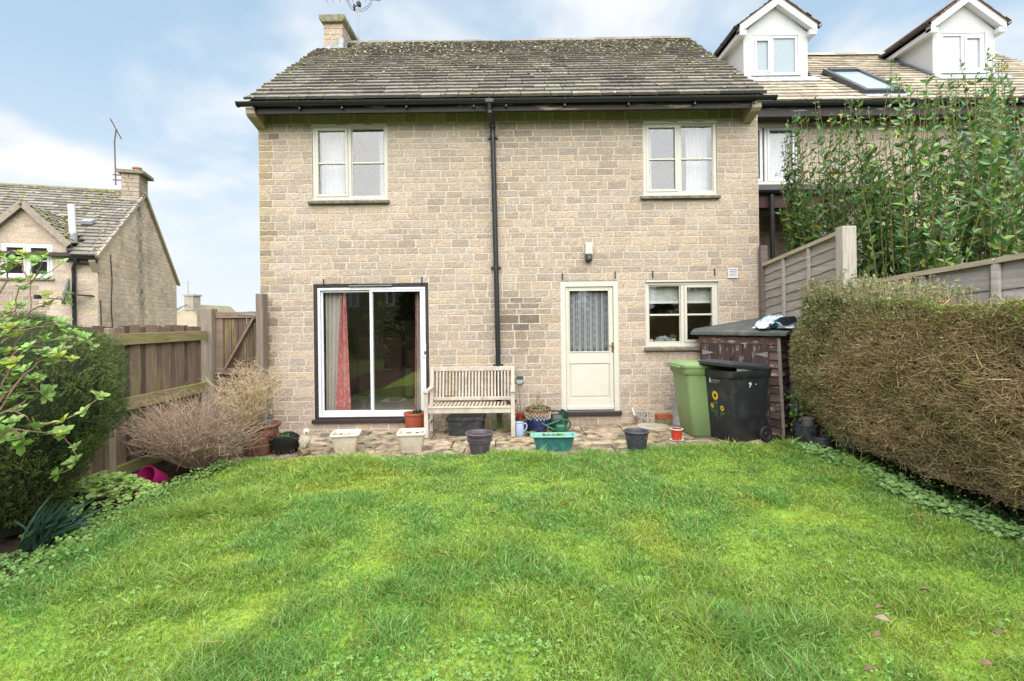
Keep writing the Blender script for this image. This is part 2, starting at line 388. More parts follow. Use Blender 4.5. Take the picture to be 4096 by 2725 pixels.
def twigs_np(P0, P1, P2, r0, r1, col):
    """bent three-sided twigs through P0, P1, P2"""
    P0, P1, P2 = (np.asarray(a, float) for a in (P0, P1, P2)); n = len(P0)
    D = P2 - P0; D /= (np.linalg.norm(D, axis=1, keepdims=True) + 1e-9); A = np.cross(D, np.array((0.31, 0.87, 0.38))); A /= (np.linalg.norm(A, axis=1, keepdims=True) + 1e-9); B = np.cross(D, A)
    r0 = np.broadcast_to(r0, n)[:, None]; r1 = np.broadcast_to(r1, n)[:, None]; Vs = []
    for p, r in ((P0, r0), (P1, (r0 + r1) / 2), (P2, r1)):
        for k in range(3): Vs.append(p + (A * math.cos(k * 2.0944) + B * math.sin(k * 2.0944)) * r)
    V = np.stack(Vs, 1).reshape(-1, 3); q = [(i * 3 + j, i * 3 + (j + 1) % 3, i * 3 + 3 + (j + 1) % 3, i * 3 + 3 + j) for i in range(2) for j in range(3)]
    Q = (np.array(q)[None] + np.arange(n)[:, None, None] * 9).reshape(-1, 4)
    return V, Q, np.repeat(np.broadcast_to(col, (n, 3)), 9, 0)

def unit(n, r=None):
    v = (r or rng).normal(size=(n, 3)); return v / np.linalg.norm(v, axis=1, keepdims=True)

def cvar(base, n, v=0.2):
    return np.clip(np.array(base)[None] * (1 + rng.uniform(-v, v, (n, 1))) * (1 + rng.uniform(-v * .4, v * .4, (n, 3))), 0, 1)
# ------------------------------------------------------------------ materials
m_stone = mat('reconstituted_stone', (.4, .3, .2), .9, .30, 34, 1.0, 55, attr=True, bdist=.014, spec=.2)
m_mortar = mat('mortar', (.56, .50, .425), .95, .12, 10, .4, 120, spec=.1)
m_tile = mat('stone_tile', (.2, .18, .16), .9, .22, 12, .6, 70, attr=True, spec=.2, bdist=.008)
m_moss = mat('moss', (.16, .16, .05), .95, .3, 20, .8, 120, attr=True, spec=.1)
m_deck = mat('roof_underlay', (.035, .032, .03), .95, 0)
m_cream = mat('cream_gloss_paint', (.55, .525, .45), .38, .04, 6, .05, 30, spec=.4)
m_white = mat('white_upvc', (.66, .66, .67), .35, .03, 6, spec=.45)
m_alu = mat('white_aluminium', (.64, .66, .69), .32, .04, 7, spec=.5)
m_brown = mat('dark_brown_timber', (.030, .021, .020), .55, .25, 12, .2, 40, stretch=(1, 1, 4), col2=(.16, .12, .10), c2s=9, c2lo=.66, c2hi=.74)
m_fascia = mat('weathered_fascia', (.028, .02, .019), .6, .3, 9, .2, 60, stretch=(.35, 1, 3), col2=(.32, .26, .22), c2s=4, c2lo=.60, c2hi=.70)
m_black = mat('black_pvc', (.018, .019, .022), .33, .1, 8, spec=.5)
m_lead = mat('lead_flashing', (.30, .31, .33), .55, .25, 12, .2, 30, spec=.4, col2=(.42, .42, .42), c2s=6)
m_render = mat('white_render', (.54, .54, .545), .9, .05, 5, .25, 150)
m_glass = glass('window_glass', .055)
m_glass_dark = glass('door_glass', .085)
m_frost = mat('obscured_glass', (.24, .30, .33), .3, .16, 60, .3, 120, stretch=(1, 1, .25), spec=.6)
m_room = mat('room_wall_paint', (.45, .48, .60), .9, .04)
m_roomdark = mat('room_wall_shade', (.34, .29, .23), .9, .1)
m_carpet = mat('carpet', (.34, .30, .25), 1, .12, 20, .3, 200)
m_net = sheer('net_curtain', (.84, .84, .87), .82)
m_added_voile = sheer('voile', (.50, .52, .62), .12)  # added cloth behind the upper panes, there to make them look brighter
m_lace = sheer('lace_curtain', (.78, .79, .80), .85)
m_lace_thin = sheer('lace_curtain_thin', (.66, .68, .72), .34)
m_capstone = mat('mossy_cap_stone', (.22, .20, .16), .95, .25, 15, .6, 60, col2=(.17, .16, .05), c2s=10, c2lo=.5, c2hi=.6)
m_sillst = mat('dark_stone_sill', (.14, .12, .095), .95, .25, 15, .6, 60, col2=(.20, .18, .14), c2s=10, c2lo=.5, c2hi=.6)
m_kneeler = mat('cast_stone_kneeler', (.36, .30, .22), .9, .12, 10, .2, 60)
m_slab = mat('paving_slab', (.42, .34, .235), .95, .35, 12, .6, 60, attr=True, col2=(.12, .098, .075), c2s=5.5, c2lo=.42, c2hi=.60, spec=.2)
m_soil = mat('soil', (.060, .043, .030), 1, .4, 18, .9, 60, spec=.1, bdist=.03)
m_lawnsheet = mat('lawn_thatch', (.21, .30, .045), 1, .3, 9, .8, 80, col2=(.15, .27, .035), c2s=2.5, c2lo=.46, c2hi=.6, spec=.1)
m_far_ground = mat('field_grass', (.09, .12, .035), 1, .3, .3, spec=.1)
GREYTILE = [(.205, .185, .165), (.175, .16, .145), (.23, .21, .185), (.165, .145, .135), (.20, .17, .155), (.145, .13, .12)]
BUFFTILE = [(.36, .31, .235), (.32, .275, .21), (.40, .345, .26), (.27, .23, .175), (.34, .30, .24)]

# ------------------------------------------------------------------ ground
def sheet(name, xs, ys, zf, m, kind='structure'):
    X, Y = np.meshgrid(xs, ys, indexing='ij'); V = np.stack([X, Y, zf(X, Y)], -1).reshape(-1, 3); ny = len(ys)
    i, j = np.meshgrid(np.arange(len(xs) - 1), np.arange(ny - 1), indexing='ij'); a = (i * ny + j).ravel()
    o = link(name, mesh_np(V, None, np.stack([a, a + ny, a + ny + 1, a + 1], 1), smooth=True), m); return setp(o, kind=kind)
LX0, LX1, LY1 = -3.62, 3.72, 6.36
def ledge(Y):        # left edge of the lawn
    return -3.42 - 0.28 * np.exp(-((np.asarray(Y) - 5.0) / 1.1) ** 2) + 0.06 * np.sin(np.asarray(Y) * 5.3)
def redge(Y): return 3.70 + 0.05 * np.sin(np.asarray(Y) * 3.7 + 1)
sheet('garden_soil', np.linspace(-5.6, 5.2, 90), np.linspace(-4, 8.6, 100), lambda X, Y: gz(X, Y) - 0.035 + .03 * N2(X * 9, Y * 9) + .5 * sm(4.25, 4.7, X), m_soil)
sheet('lawn', np.linspace(LX0 + .12, LX1, 80), np.linspace(-4, LY1, 100), lambda X, Y: gz(X, Y) + 0.004 + .012 * N3(X * 12, Y * 12), m_lawnsheet)
def far_z(X, Y):
    z = np.full_like(X, -0.45); z = z + .9 * sm(4.6, 5.2, X) * sm(-30, 4, Y); return z - 1.0 * sm(-8, -40, X) * 1.0
sheet('ground', np.concatenate([np.linspace(-900, -20, 12), np.linspace(-16, 16, 60), np.linspace(20, 900, 12)]),
      np.concatenate([np.linspace(-300, -20, 8), np.linspace(-16, 30, 50), np.linspace(40, 1500, 14)]), far_z, m_far_ground)

# paving, slab by slab
pav = setp(bpy.data.objects.new('patio', None), kind='structure'); C.objects.link(pav); pav.location = (0, 7, 0)
base = MB(); base.add([(-3.95, 6.3, pz(-3.95) - .03), (3.3, 6.3, pz(3.3) - .03), (3.3, 8, pz(3.3) - .03), (-3.95, 8, pz(-3.95) - .03)], [(0, 1, 2, 3)])
base.build('bedding', m_soil, pav, world=True)
for iy, (y0, y1) in enumerate(((6.31, 6.74), (6.74, 7.2), (7.2, 7.66), (7.66, 8.0))):
    x = -3.95 - .2 * iy % .5
    while x < 3.25:
        w = rnd.choice((.45, .6, .6, .75)); x0, x1 = max(x, -3.95) + .006, min(x + w, 3.3) - .006; x += w
        if x1 - x0 < .1: continue
        dz = rnd.uniform(-.006, .006); j = lambda: rnd.uniform(-.006, .006); c_ = np.array((.40, .32, .22)) * rnd.uniform(.72, 1.1) * np.array((1, rnd.uniform(.95, 1.03), rnd.uniform(.88, 1.05)))
        mb = MB(); mb.col = tuple(c_); q = [(x0 + j(), y0 + .006 + j()), (x1 + j(), y0 + .006 + j()), (x1 + j(), y1 - .006 + j()), (x0 + j(), y1 - .006 + j())]
        mb.add([(a, b, pz(a) - .05) for a, b in q] + [(a, b, pz(a) + dz) for a, b in q], [(4, 5, 6, 7), (0, 1, 5, 4), (1, 2, 6, 5), (2, 3, 7, 6), (3, 0, 4, 7)])
        mb.build('paving_slab', m_slab, pav, world=True, cols=True, bevel=.006, segs=1)

# ------------------------------------------------------------------ windows and doors
def ring(mb, F, u0, z0, u1, z1, w, d0, d1, wb=None, wt=None):
    wb = wb or w; wt = wt or w; mb.M = F.mat()
    mb.box((u0, -d1, z0), (u0 + w, -d0, z1)); mb.box((u1 - w, -d1, z0), (u1, -d0, z1))
    mb.box((u0 + w, -d1, z0), (u1 - w, -d0, z0 + wb)); mb.box((u0 + w, -d1, z1 - wt), (u1 - w, -d0, z1)); mb.M = Matrix.Identity(4); return mb
def fbox(F, u0, d0, z0, u1, d1, z1, mb=None):
    mb = mb or MB(); mb.M = F.mat(); mb.box((u0, -d1, z0), (u1, -d0, z1)); mb.M = Matrix.Identity(4); return mb

def window(parent, F, u0, z0, u1, z1, lights, m, d=-.03, fw=.05, sash=.042, bar=None, glassm=None, sill=None, mull=.05, handle=False):
    """lights: list of (ua, ub, opens) across; bar: height of a glazing bar"""
    gm = glassm or m_glass
    w = ring(MB(), F, u0, z0, u1, z1, fw, d - .07, d).build('window', m, parent, world=True, bevel=.004)
    for i, (a, b, op) in enumerate(lights):
        if i: fbox(F, a - mull, d - .07, z0 + fw, a, d - .004, z1 - fw).build('mullion', m, w, world=True, bevel=.003)
        s_ = sash if op else .016; ring(MB(), F, a + .003, z0 + fw + .003, b - .003, z1 - fw - .003, s_, d - .055, d + (.008 if op else -.018)).build('sash', m, w, world=True, bevel=.004)
        g0, g1, h0, h1 = a + s_, b - s_, z0 + fw + s_, z1 - fw - s_
        if bar:
            fbox(F, g0 + .004, d - .05, bar - .014, g1 - .004, d - .006, bar + .014).build('glazing_bar', m, w, world=True, bevel=.003)
            zs = [(h0, bar - .012), (bar + .012, h1)]
        else: zs = [(h0, h1)]
        for p0, p1 in zs: fbox(F, g0 - .008, d - .034, p0 - .008, g1 + .008, d - .030, p1 + .008).build('pane', gm, w, world=True)
        if handle and op: fbox(F, a + .012, d + .005, (z0 + z1) / 2 - .05, a + .03, d + .03, (z0 + z1) / 2 + .05).build('handle', m, w, world=True, bevel=.003)
    if sill:
        s0, s1, h, out, sm_ = sill; mb = MB(); mb.M = F.mat(); n = max(2, int((s1 - s0) / .24)); e = [s0 + (s1 - s0) * k / n for k in range(n + 1)]
        for a, b in zip(e[:-1], e[1:]): mb.add([(a, -out, z0 - h), (b - .003, -out, z0 - h), (b - .003, .05, z0 - h), (a, .05, z0 - h), (a, -out, z0 - h * .45), (b - .003, -out, z0 - h * .45), (b - .003, .05, z0 - .002), (a, .05, z0 - .002)],
                                               [(0, 3, 2, 1), (4, 5, 6, 7), (0, 1, 5, 4), (1, 2, 6, 5), (3, 0, 4, 7)])
        mb.build('sill', sm_, w, world=True, bevel=.004, segs=1)
    return w

def room(parent, F, u0, z0, u1, z1, dep, m, floor=None):
    mb = MB(); mb.M = F.mat(); a, b = .13, dep
    def q(*p): mb.add(p, [(0, 1, 2, 3)])
    q((u0, a, z0), (u0, b, z0), (u0, b, z1), (u0, a, z1)); q((u1, a, z0), (u1, a, z1), (u1, b, z1), (u1, b, z0))
    q((u0, b, z0), (u1, b, z0), (u1, b, z1), (u0, b, z1)); q((u0, a, z1), (u0, b, z1), (u1, b, z1), (u1, a, z1))
    mb.M = Matrix.Identity(4); mb.build('room', m, parent, world=True)
    fl = MB(); fl.M = F.mat(); fl.add([(u0, a, z0), (u1, a, z0), (u1, b, z0), (u0, b, z0)], [(0, 1, 2, 3)]); fl.build('room_floor', floor or m, parent, world=True)

def curtain(F, u0, u1, z0, z1, d, m, label, amp=.02, waves=9, v0=None, v1=None, nm='curtain', part=None, group=None, cat='curtain', phase=0):
    """wavy hanging cloth; v0, v1 = the ends at the hem"""
    v0 = u0 if v0 is None else v0; v1 = u1 if v1 is None else v1; n = waves * 8; k = 8; V = []
    for j in range(k + 1):
        t = j / k; a = u0 + (v0 - u0) * t; b = u1 + (v1 - u1) * t; z = z1 + (z0 - z1) * t
        for i in range(n + 1):
            s_ = i / n; V.append(F.p(a + (b - a) * s_ + .004 * math.sin(9 * s_ + 3 * t), d + amp * math.sin(phase + waves * 2 * math.pi * s_ + .6 * math.sin(5 * s_)) * (1 - .25 * t), z))
    Q = [(j * (n + 1) + i, j * (n + 1) + i + 1, (j + 1) * (n + 1) + i + 1, (j + 1) * (n + 1) + i) for j in range(k) for i in range(n)]
    if part is not None: return link(nm, mesh_np(V, None, Q, smooth=True, off=top_loc(part)), m, part)
    base = Vector(F.p((v0 + v1) / 2, d, z0)); o = link(nm, mesh_np(V, None, Q, smooth=True, off=base), m); o.location = base
    return setp(o, label, cat, group)

# ------------------------------------------------------------------ the main house
FY = 8.0; FM = Frame((0, FY, 0), (1, 0, 0), (0, -1, 0))
house = thing('stone_house', 'two storey buff stone house with mossy grey tiled roof and cream windows', 'house', (0, FY, 0))
def fp(x, y): p = at(x, y, FY); return p.x, p.z
WX0, WX1 = -4.02, 3.965
ulx0, ulz1 = fp(1246, 496); ulx1, ulz0 = fp(1552, 797)
urx0, urz1 = fp(2571, 484); urx1, urz0 = fp(2870, 777)
pdx0, pdz1 = fp(1252, 1143); pdx1, pdz0 = fp(1720, 1680)
bdx0, bdz1 = fp(2242, 1125); bdx1, bdz0 = fp(2478, 1644)
kwx0, kwz1 = fp(2581, 1116); kwx1, kwz0 = fp(2876, 1382)
HEAD = (pdz1 + bdz1 + kwz1) / 3
ops = [(ulx0, ulz0, ulx1, ulz1), (urx0, urz0, urx1, urz1), (pdx0, pdz0, pdx1, HEAD), (bdx0, bdz0, bdx1, HEAD), (kwx0, kwz0, kwx1, HEAD)]
def cluster(v, tol=.06):
    v = sorted(v); out = [[v[0]]]
    for x in v[1:]:
        if x - out[-1][-1] < tol: out[-1].append(x)
        else: out.append([x])
    return [sum(g) / len(g) for g in out]
EAVE = 4.95
br = cluster([-.12, EAVE + .1, HEAD, HEAD + .125, *[o[1] for o in ops], *[o[3] for o in ops]])
ns, nd = VN(21), VN(22)
def tone_main(u, z, c_):
    k = 1.04 - .72 * math.exp(-((u - .12) / .45) ** 2 - ((z - 1.72) / .48) ** 2) * (.35 + .75 * float(ns(u * 4, z * 7)))   # damp stain by the pipe
    k *= 1 - .22 * max(0, 1 - (z + .1) / .9) * float(nd(u * 1.3 + 5, z * 2 + 3))
    if z > 4.8: k *= .9  # shade of the eaves painted into the top rows
    c = c_ * k
    if u < -3.75: c = c * np.array((.85, .84, .72)) * (.8 + .3 * rnd.random())                                      # lichen on the corner
    g = .92 + .2 * float(ns(u * 1.1 + 9, z * 1.1)); return c * g
wall_sheet(FM, WX0, WX1, -.3, EAVE + .22, ops, m_mortar, 'wall', house)
P = courses(FM, rows_between(br, .113), lambda z: WX0, lambda z: WX1, ops, tone_main)
split_parts(P, (None, BQ), 'brick', 'brickwork', m_stone, house)
# shell: sides and back
sh = MB(); RY, RZ = 10.85, 7.73; BKY = 13.7
for X in (WX0 + .005, WX1 - .005): sh.add([(X, FY + .004, -.3), (X, BKY, -.3), (X, BKY, EAVE + .2), (X, RY, RZ - .06), (X, FY + .004, EAVE + .2)], [(0, 1, 2, 3, 4)])
sh.add([(WX0, BKY, -.3), (WX1, BKY, -.3), (WX1, BKY, EAVE + .2), (WX0, BKY, EAVE + .2)], [(0, 1, 2, 3)]); sh.build('side_wall', m_mortar, house, world=True)

# roof
EY, EZ = 7.55, 5.07; VX0, VX1 = -3.98, 3.9
run, rise = RY - EY, RZ - EZ; SL = math.hypot(run, rise); S = np.array((0, run, rise)) / SL; NR = np.array((0, -rise, run)) / SL
def sag(u): return -.028 * math.exp(-((u + .8) / 2.2) ** 2)
roof = MB()
roof.add([(VX0 + .03, EY + .03, EZ + .01), (VX1 - .03, EY + .03, EZ + .01), (VX1 - .03, RY, RZ), (VX0 + .03, RY, RZ), (VX1 - .03, BKY + .4, EZ - .1), (VX0 + .03, BKY + .4, EZ - .1)], [(0, 1, 2, 3), (3, 2, 4, 5)])
roof = roof.build('roof', m_deck, house, world=True)
ne = 25; ex = np.linspace(1.25, .78, ne); ex = ex / ex.sum() * (SL - .02)
CHX0, CHX1, CHY0, CHY1 = -3.84, -3.44, 10.38, 11.3
sc0 = (CHY0 - EY) / run * SL
P, E = tiles((0, EY, EZ), (1, 0, 0), S, NR, 8, ex, lambda s: VX0, lambda s: VX1, .22, .46, GREYTILE, t=.03, skip=lambda u, s: s > sc0 + .05 and u < CHX1 + .05)
nm_ = VN(31)
P2 = []
for (V, c_, a), (u0, u1, s0, e) in zip(P, E):
    g = float(nm_(u0 * 1.2 + 8, s0 * 1.2)); P2.append((V, c_ * (.80 + .40 * g) * np.array((1 - .05 * g, 1, 1 - .1 * g)), a))
split_parts(P2, (TT, TQ), 'roof_tile', 'upper_roof_tiles', m_tile, roof)
def moss_on(E, o, U, Sd, N, prob, parent, pal, rad=(.008, .024), world=True):
    mb = MB(); o, U, Sd, N = (np.array(a, float) for a in (o, U, Sd, N))
    for u0, u1, s0, e in E:
        k = prob((u0 + u1) / 2, s0); n = int(k) + (rnd.random() < k - int(k))
        for _ in range(n):
            r_ = rnd.uniform(*rad) * (1.5 if rnd.random() < .08 else 1); u = rnd.uniform(u0, u1); s_ = s0 + abs(rnd.gauss(0, .025)) + .005
            p = o + U * u + Sd * s_ + N * (.055 + r_ * .12); g = pal[rnd.randrange(len(pal))]; f = rnd.uniform(.7, 1.25); mb.col = tuple(x * f for x in g)
            mb.blob(p, r_, (1.2, 1.0, .75), .22)
    return mb.build('moss', m_moss, parent, world=True, kind='stuff', cols=True, smooth=True)
MOSS = [(.33, .32, .22), (.40, .38, .30), (.22, .23, .09), (.29, .28, .13), (.20, .18, .11), (.26, .24, .13), (.38, .36, .29)]
moss_on(E, (0, EY, EZ), (1, 0, 0), S, NR, lambda u, s: (1.2 + 5.0 * (s / SL) ** 1.3) * (.35 + 1.3 * float(nm_(u * .9, s * 1.4))) + (1.5 if s > SL - .35 else 0) + (2.2 * math.exp(-((u + 2.6) / .9) ** 2) if s > SL - 1.0 else 0), roof, MOSS)
for k in range(18):                                                     # ridge pieces
    x0 = -3.42 + k * (VX1 + 3.42) / 18; x1 = x0 + (VX1 + 3.42) / 18 - .008; dz = sag((x0 + x1) / 2) + rnd.uniform(-.008, .008)
    mb = MB(); mb.col = tuple(np.array(GREYTILE[k % 5]) * rnd.uniform(.9, 1.2)); a = [(-.15, -.075), (-.02, .045), (.02, .045), (.15, -.075), (.12, -.085), (0, .01), (-.12, -.085)]
    mb.prism([(RY + p, RZ + .045 + q + dz) for p, q in a], x0, x1, 'x'); mb.build('ridge_tile', m_tile, roof, world=True, cols=True)
# eaves: fascia, soffit, gutter, kneelers
fb = MB(); fb.box((-3.93, 7.66, EZ - .15), (3.76, 7.69, EZ - .005)); fb.build('fascia_board', m_fascia, house, world=True)
sf = MB(); sf.box((-3.93, 7.694, EZ - .03), (3.76, 8.02, EZ - .02)); sf.build('soffit', m_brown, house, world=True)
def gutter_mb(p, q, r=.058, n=10):
    p, q = Vector(p), Vector(q); mb = MB(); d = (q - p).normalized(); sd = d.cross(Vector((0, 0, 1))).normalized(); rings = []
    for e in (p, q):
        o = [e + sd * (r * math.cos(math.pi + math.pi * k / n)) + Vector((0, 0, r * math.sin(math.pi + math.pi * k / n))) for k in range(n + 1)]
        i = [e + sd * ((r - .005) * math.cos(2 * math.pi - math.pi * k / n)) + Vector((0, 0, (r - .005) * math.sin(2 * math.pi - math.pi * k / n))) for k in range(n + 1)]
        rings.append([tuple(x) for x in o + i])
    mb.loft(rings); return mb
GZ = EZ - .005; gl = at(952, 420, 7.6).x; gr = at(3100, 400, 7.6).x
gut = gutter_mb((gl, 7.598, GZ), (gr, 7.598, GZ)).build('gutter', m_black, house, world=True, smooth=True)
for x in (gl, gr): 
    mb = MB(); mb.M = Matrix.Translation((x, 7.598, GZ)) @ Matrix.Rotation(R(90), 4, 'Y'); mb.prism([(-.066 * math.sin(math.pi * k / 10) * -1, -.064 * math.cos(math.pi * k / 10)) for k in range(11)], -.012, .012, 'z'); mb.build('gutter_end_cap', m_black, gut, world=True)
for xs_ in (1015, 1197, 1367, 1625, 1895, 2024, 2259, 2514, 2780, 3020):
    x = at(xs_, 410, 7.6).x; mb = gutter_mb((x - .012, 7.598, GZ), (x + .012, 7.598, GZ), .066); mb.box((x - .012, 7.6, GZ - .10), (x + .012, 7.662, GZ - .03)); mb.build('gutter_bracket', m_black, gut, world=True)
for X, s_ in ((-3.955, 1), (3.78, -1)):                                # kneelers at the verges
    mb = MB(); mb.prism([(7.63, EZ - .06), (7.63, EZ - .15), (7.68, EZ - .19), (8.0, EZ - .27), (8.02, EZ - .27), (8.02, EZ - .04)], X - .07, X + .07, 'x'); mb.build('kneeler_stone', m_kneeler, house, world=True, bevel=.008)
# chimney: stone blocks on a mortar core, cap, lead
chz0, chz1 = 6.9, 7.93
ch = MB(); ch.box((CHX0 + .015, CHY0 + .015, chz0), (CHX1 - .015, CHY1 - .015, chz1)); ch = ch.build('chimney', m_mortar, house, world=True)
for F_, w in ((Frame((CHX0, CHY0 + .012, 0), (1, 0, 0), (0, -1, 0)), CHX1 - CHX0), (Frame((CHX1 - .012, CHY0, 0), (0, 1, 0), (1, 0, 0)), CHY1 - CHY0)):
    for V, c_, _ in courses(F_, rows_between([7.46, 7.95], .12), lambda z: 0, lambda z: w, [], lambda u, z, c: c * 1.05, lmin=.17, lmax=.26): link('brick', mesh_np(V, None, BQ, col=np.tile(c_, (len(V), 1)), off=house.location), m_stone, ch)
cp = MB(); cp.prism([(CHX0 - .07, 7.99), (CHX0 - .07, 8.075), (CHX1 + .06, 8.075), (CHX1 + .06, 7.99), (CHX1 - .0, 7.92), (CHX0, 7.92)], CHY0 - .06, CHY1 + .06, 'y'); cp.build('cap_stone', m_capstone, ch, world=True, bevel=.01)
for a, b in (((CHX0 - .012, CHY0 - .02, 7.33), (CHX1 + .012, CHY0 + .014, 7.455)), ((CHX0 - .012, CHY0 - .024, 7.20), (CHX1 + .02, CHY0 + .01, 7.325)), ((CHX1 - .09, CHY0 - .03, 7.30), (CHX1 + .025, CHY0 + .25, 7.60))):
    mb = MB(); mb.box(a, b); mb.build('lead_flashing', m_lead, ch, world=True, bevel=.004)
# downpipe
dp = [at(1957, 392, 7.60), at(1957, 420, 7.60), at(1958, 446, 7.62), at(1970, 500, 7.9), at(1971, 530, 7.93), at(1987, 1180, 7.93), at(1999, 1725, 7.93)]
pipe = MB(); pipe.tube(dp, .041, 12); pipe = pipe.build('downpipe', m_black, house, world=True, smooth=True)
mb = MB(); mb.box((dp[0].x - .07, 7.53, GZ - .075), (dp[0].x + .07, 7.665, GZ + .005)); mb.build('gutter_outlet', m_black, pipe, world=True, bevel=.02)
for y, xx in ((548, 1971.5), (1070, 1984), (1462, 1993)):
    p = at(xx, y, 7.93); mb = MB(); mb.tube([p + Vector((0, 0, -.025)), p + Vector((0, 0, .025))], .048, 12); mb.box((p.x - .08, 7.955, p.z - .014), (p.x + .08, 7.99, p.z + .014)); mb.build('pipe_clip', m_black, pipe, world=True)
for y, xx in ((418, 1957), (450, 1958.5), (505, 1970)):
    p = at(xx, y, 7.6 if y < 440 else 7.63 if y < 460 else 7.9); mb = MB(); mb.tube([p + Vector((0, 0, -.02)), p + Vector((0, 0, .02))], .047, 12); mb.build('pipe_collar', m_black, pipe, world=True)

# upper windows
for (x0, z0, x1, z1, nmx) in ((ulx0, ulz0, ulx1, ulz1, 'l'), (urx0, urz0, urx1, urz1, 'r')):
    m_ = x0 + (x1 - x0) * .49
    window(house, FM, x0 + .004, z0, x1 - .004, z1 - .012, [(x0 + .05, m_ - .02, True), (m_ + .03, x1 - .05, False)], m_cream, d=-.02, bar=(z0 + z1) / 2 - .015, sill=(x0 - .055, x1 + .03, .075, .075, m_sillst))
    v = fbox(FM, x0 + .004, -.02, z1 - .045, x1 - .004, .012, z1 - .004); v.build('head_drip', m_cream, house, world=True, bevel=.003)
    for uu in (.34, .68): fbox(FM, x0 + (x1 - x0) * uu, .0125, z1 - .028, x0 + (x1 - x0) * (uu + .13), .015, z1 - .02).build('trickle_vent', m_brown, house, world=True)
    room(house, FM, x0 - .7, z0 - .6, x1 + .6, z1 + .12, 2.6, m_room)
lab = dict(l='beside the window over the patio door', r='beside the window over the back door')
for a_, b_, c_, d_, t_ in ((ulx0, ulx1, ulz0, ulz1, 'patio door'), (urx0, urx1, urz0, urz1, 'kitchen')): curtain(FM, a_ + .03, b_ - .03, c_ + .02, d_ - .02, -.30, m_added_voile, 'thin pale voile added to brighten the upper window above the ' + t_, waves=11, amp=.012)
curtain(FM, ulx0 + .06, ulx0 + .44, ulz0 + .03, ulz1 - .03, -.24, m_net, 'wide white net curtain at one side of the window above the patio door', waves=6)
curtain(FM, ulx1 - .19, ulx1 - .04, ulz0 + .03, ulz1 - .03, -.24, m_net, 'narrow white net curtain at one edge of the window above the patio door', waves=3)
curtain(FM, urx0 + .06, urx0 + .20, urz0 + .03, urz1 - .03, -.24, m_net, 'narrow white net curtain at one edge of the window above the kitchen', waves=3)
curtain(FM, urx1 - .42, urx1 - .05, urz0 + .03, urz1 - .03, -.24, m_net, 'wide white net curtain gathered in the window above the kitchen', waves=6)

# patio door
pd = ring(MB(), FM, pdx0, pdz0 + .03, pdx1, HEAD, .055, -.10, -.012, .03, .05).build('patio_door', m_brown, house, world=True, bevel=.004)
fbox(FM, pdx0 - .03, -.1, pdz0 - .03, pdx1 + .02, .05, pdz0 + .029).build('door_sill', m_brown, pd, world=True, bevel=.006)
ax0, ax1, az0, az1 = pdx0 + .06, pdx1 - .055, pdz0 + .035, HEAD - .06
ring(MB(), FM, ax0, az0, ax1, az1, .04, -.09, -.02, .045, .04).build('frame', m_alu, pd, world=True, bevel=.003)
am = at(1485, 1400, FY).x
ring(MB(), FM, ax0 + .042, az0 + .047, am + .025, az1 - .042, .032, -.085, -.055, .075, .03).build('sliding_leaf', m_alu, pd, world=True, bevel=.003)
ring(MB(), FM, am - .025, az0 + .047, ax1 - .042, az1 - .042, .045, -.05, -.026, .075, .03).build('sliding_leaf', m_alu, pd, world=True, bevel=.003)
fbox(FM, ax0 + .07, -.075, az0 + .11, am, -.070, az1 - .065).build('pane', m_glass_dark, pd, world=True)
fbox(FM, am + .015, -.042, az0 + .11, ax1 - .08, -.037, az1 - .065).build('pane', m_glass_dark, pd, world=True)
hp = at(1700, 1405, FY); fbox(FM, hp.x - .045, -.026, hp.z - .10, hp.x + .03, -.012, hp.z + .11).build('lock_plate', m_alu, pd, world=True, bevel=.004)
fbox(FM, hp.x - .01, -.012, hp.z - .045, hp.x + .012, .012, hp.z + .0).build('handle', m_black, pd, world=True, bevel=.004)
fbox(FM, at(1395, 1150, FY).x, -.012, HEAD - .046, at(1568, 1150, FY).x, .012, HEAD - .022).build('drip_strip', mat('grey_plastic', (.16, .16, .17), .5, .1), pd, world=True, bevel=.004)
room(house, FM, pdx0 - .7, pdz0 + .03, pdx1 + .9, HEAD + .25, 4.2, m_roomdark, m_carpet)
m_curt = mat('cream_curtain_cloth', (.55, .50, .45), .95, .08, 10, .2, 200); m_red = mat('red_damask', (.52, .16, .15), .9, .25, 30, .2, 90, col2=(.62, .28, .25), c2s=22, c2lo=.5, c2hi=.56)
curtain(FM, pdx0 + .12, pdx0 + .42, pdz0 + .06, HEAD, -.20, m_curt, 'cream lined curtain drawn back inside the patio door, with red edge', waves=4, amp=.035, v1=pdx0 + .30)
curtain(FM, pdx0 + .40, pdx0 + .46, pdz0 + .06, HEAD, -.17, m_red, 'red damask edge of the drawn curtain inside the patio door', waves=2, amp=.03, v0=pdx0 + .27, v1=pdx0 + .53)
curtain(FM, pdx1 - .22, pdx1 - .12, pdz0 + .06, HEAD, -.22, m_curt, 'cream curtain edge behind the locking side of the patio door', waves=2, amp=.03, v0=pdx1 - .25)
curtain(FM, pdx1 - .245, pdx1 - .22, pdz0 + .06, HEAD, -.2, m_red, 'thin red curtain edge behind the locking side of the patio door', waves=1, amp=.015, v0=pdx1 - .28, v1=pdx1 - .25)
sof = thing('armchair', 'dim brown armchair in the room behind the patio door', 'armchair', (-1.75, 10.4, pdz0 + .03), R(20))
m_sofa = mat('brown_sofa', (.14, .10, .07), .9, .15)
for nmx, a, b in (('seat', (-.35, -.35, .1), (.35, .35, .42)), ('backrest', (-.4, .25, .12), (.4, .5, .95)), ('arm', (-.52, -.38, .05), (-.36, .4, .62)), ('arm', (.36, -.38, .05), (.52, .4, .62)), ('base', (-.45, -.3, 0), (.45, .4, .12))):
    mb = MB(); mb.box(a, b); mb.build(nmx, m_sofa, sof, bevel=.05, segs=3)
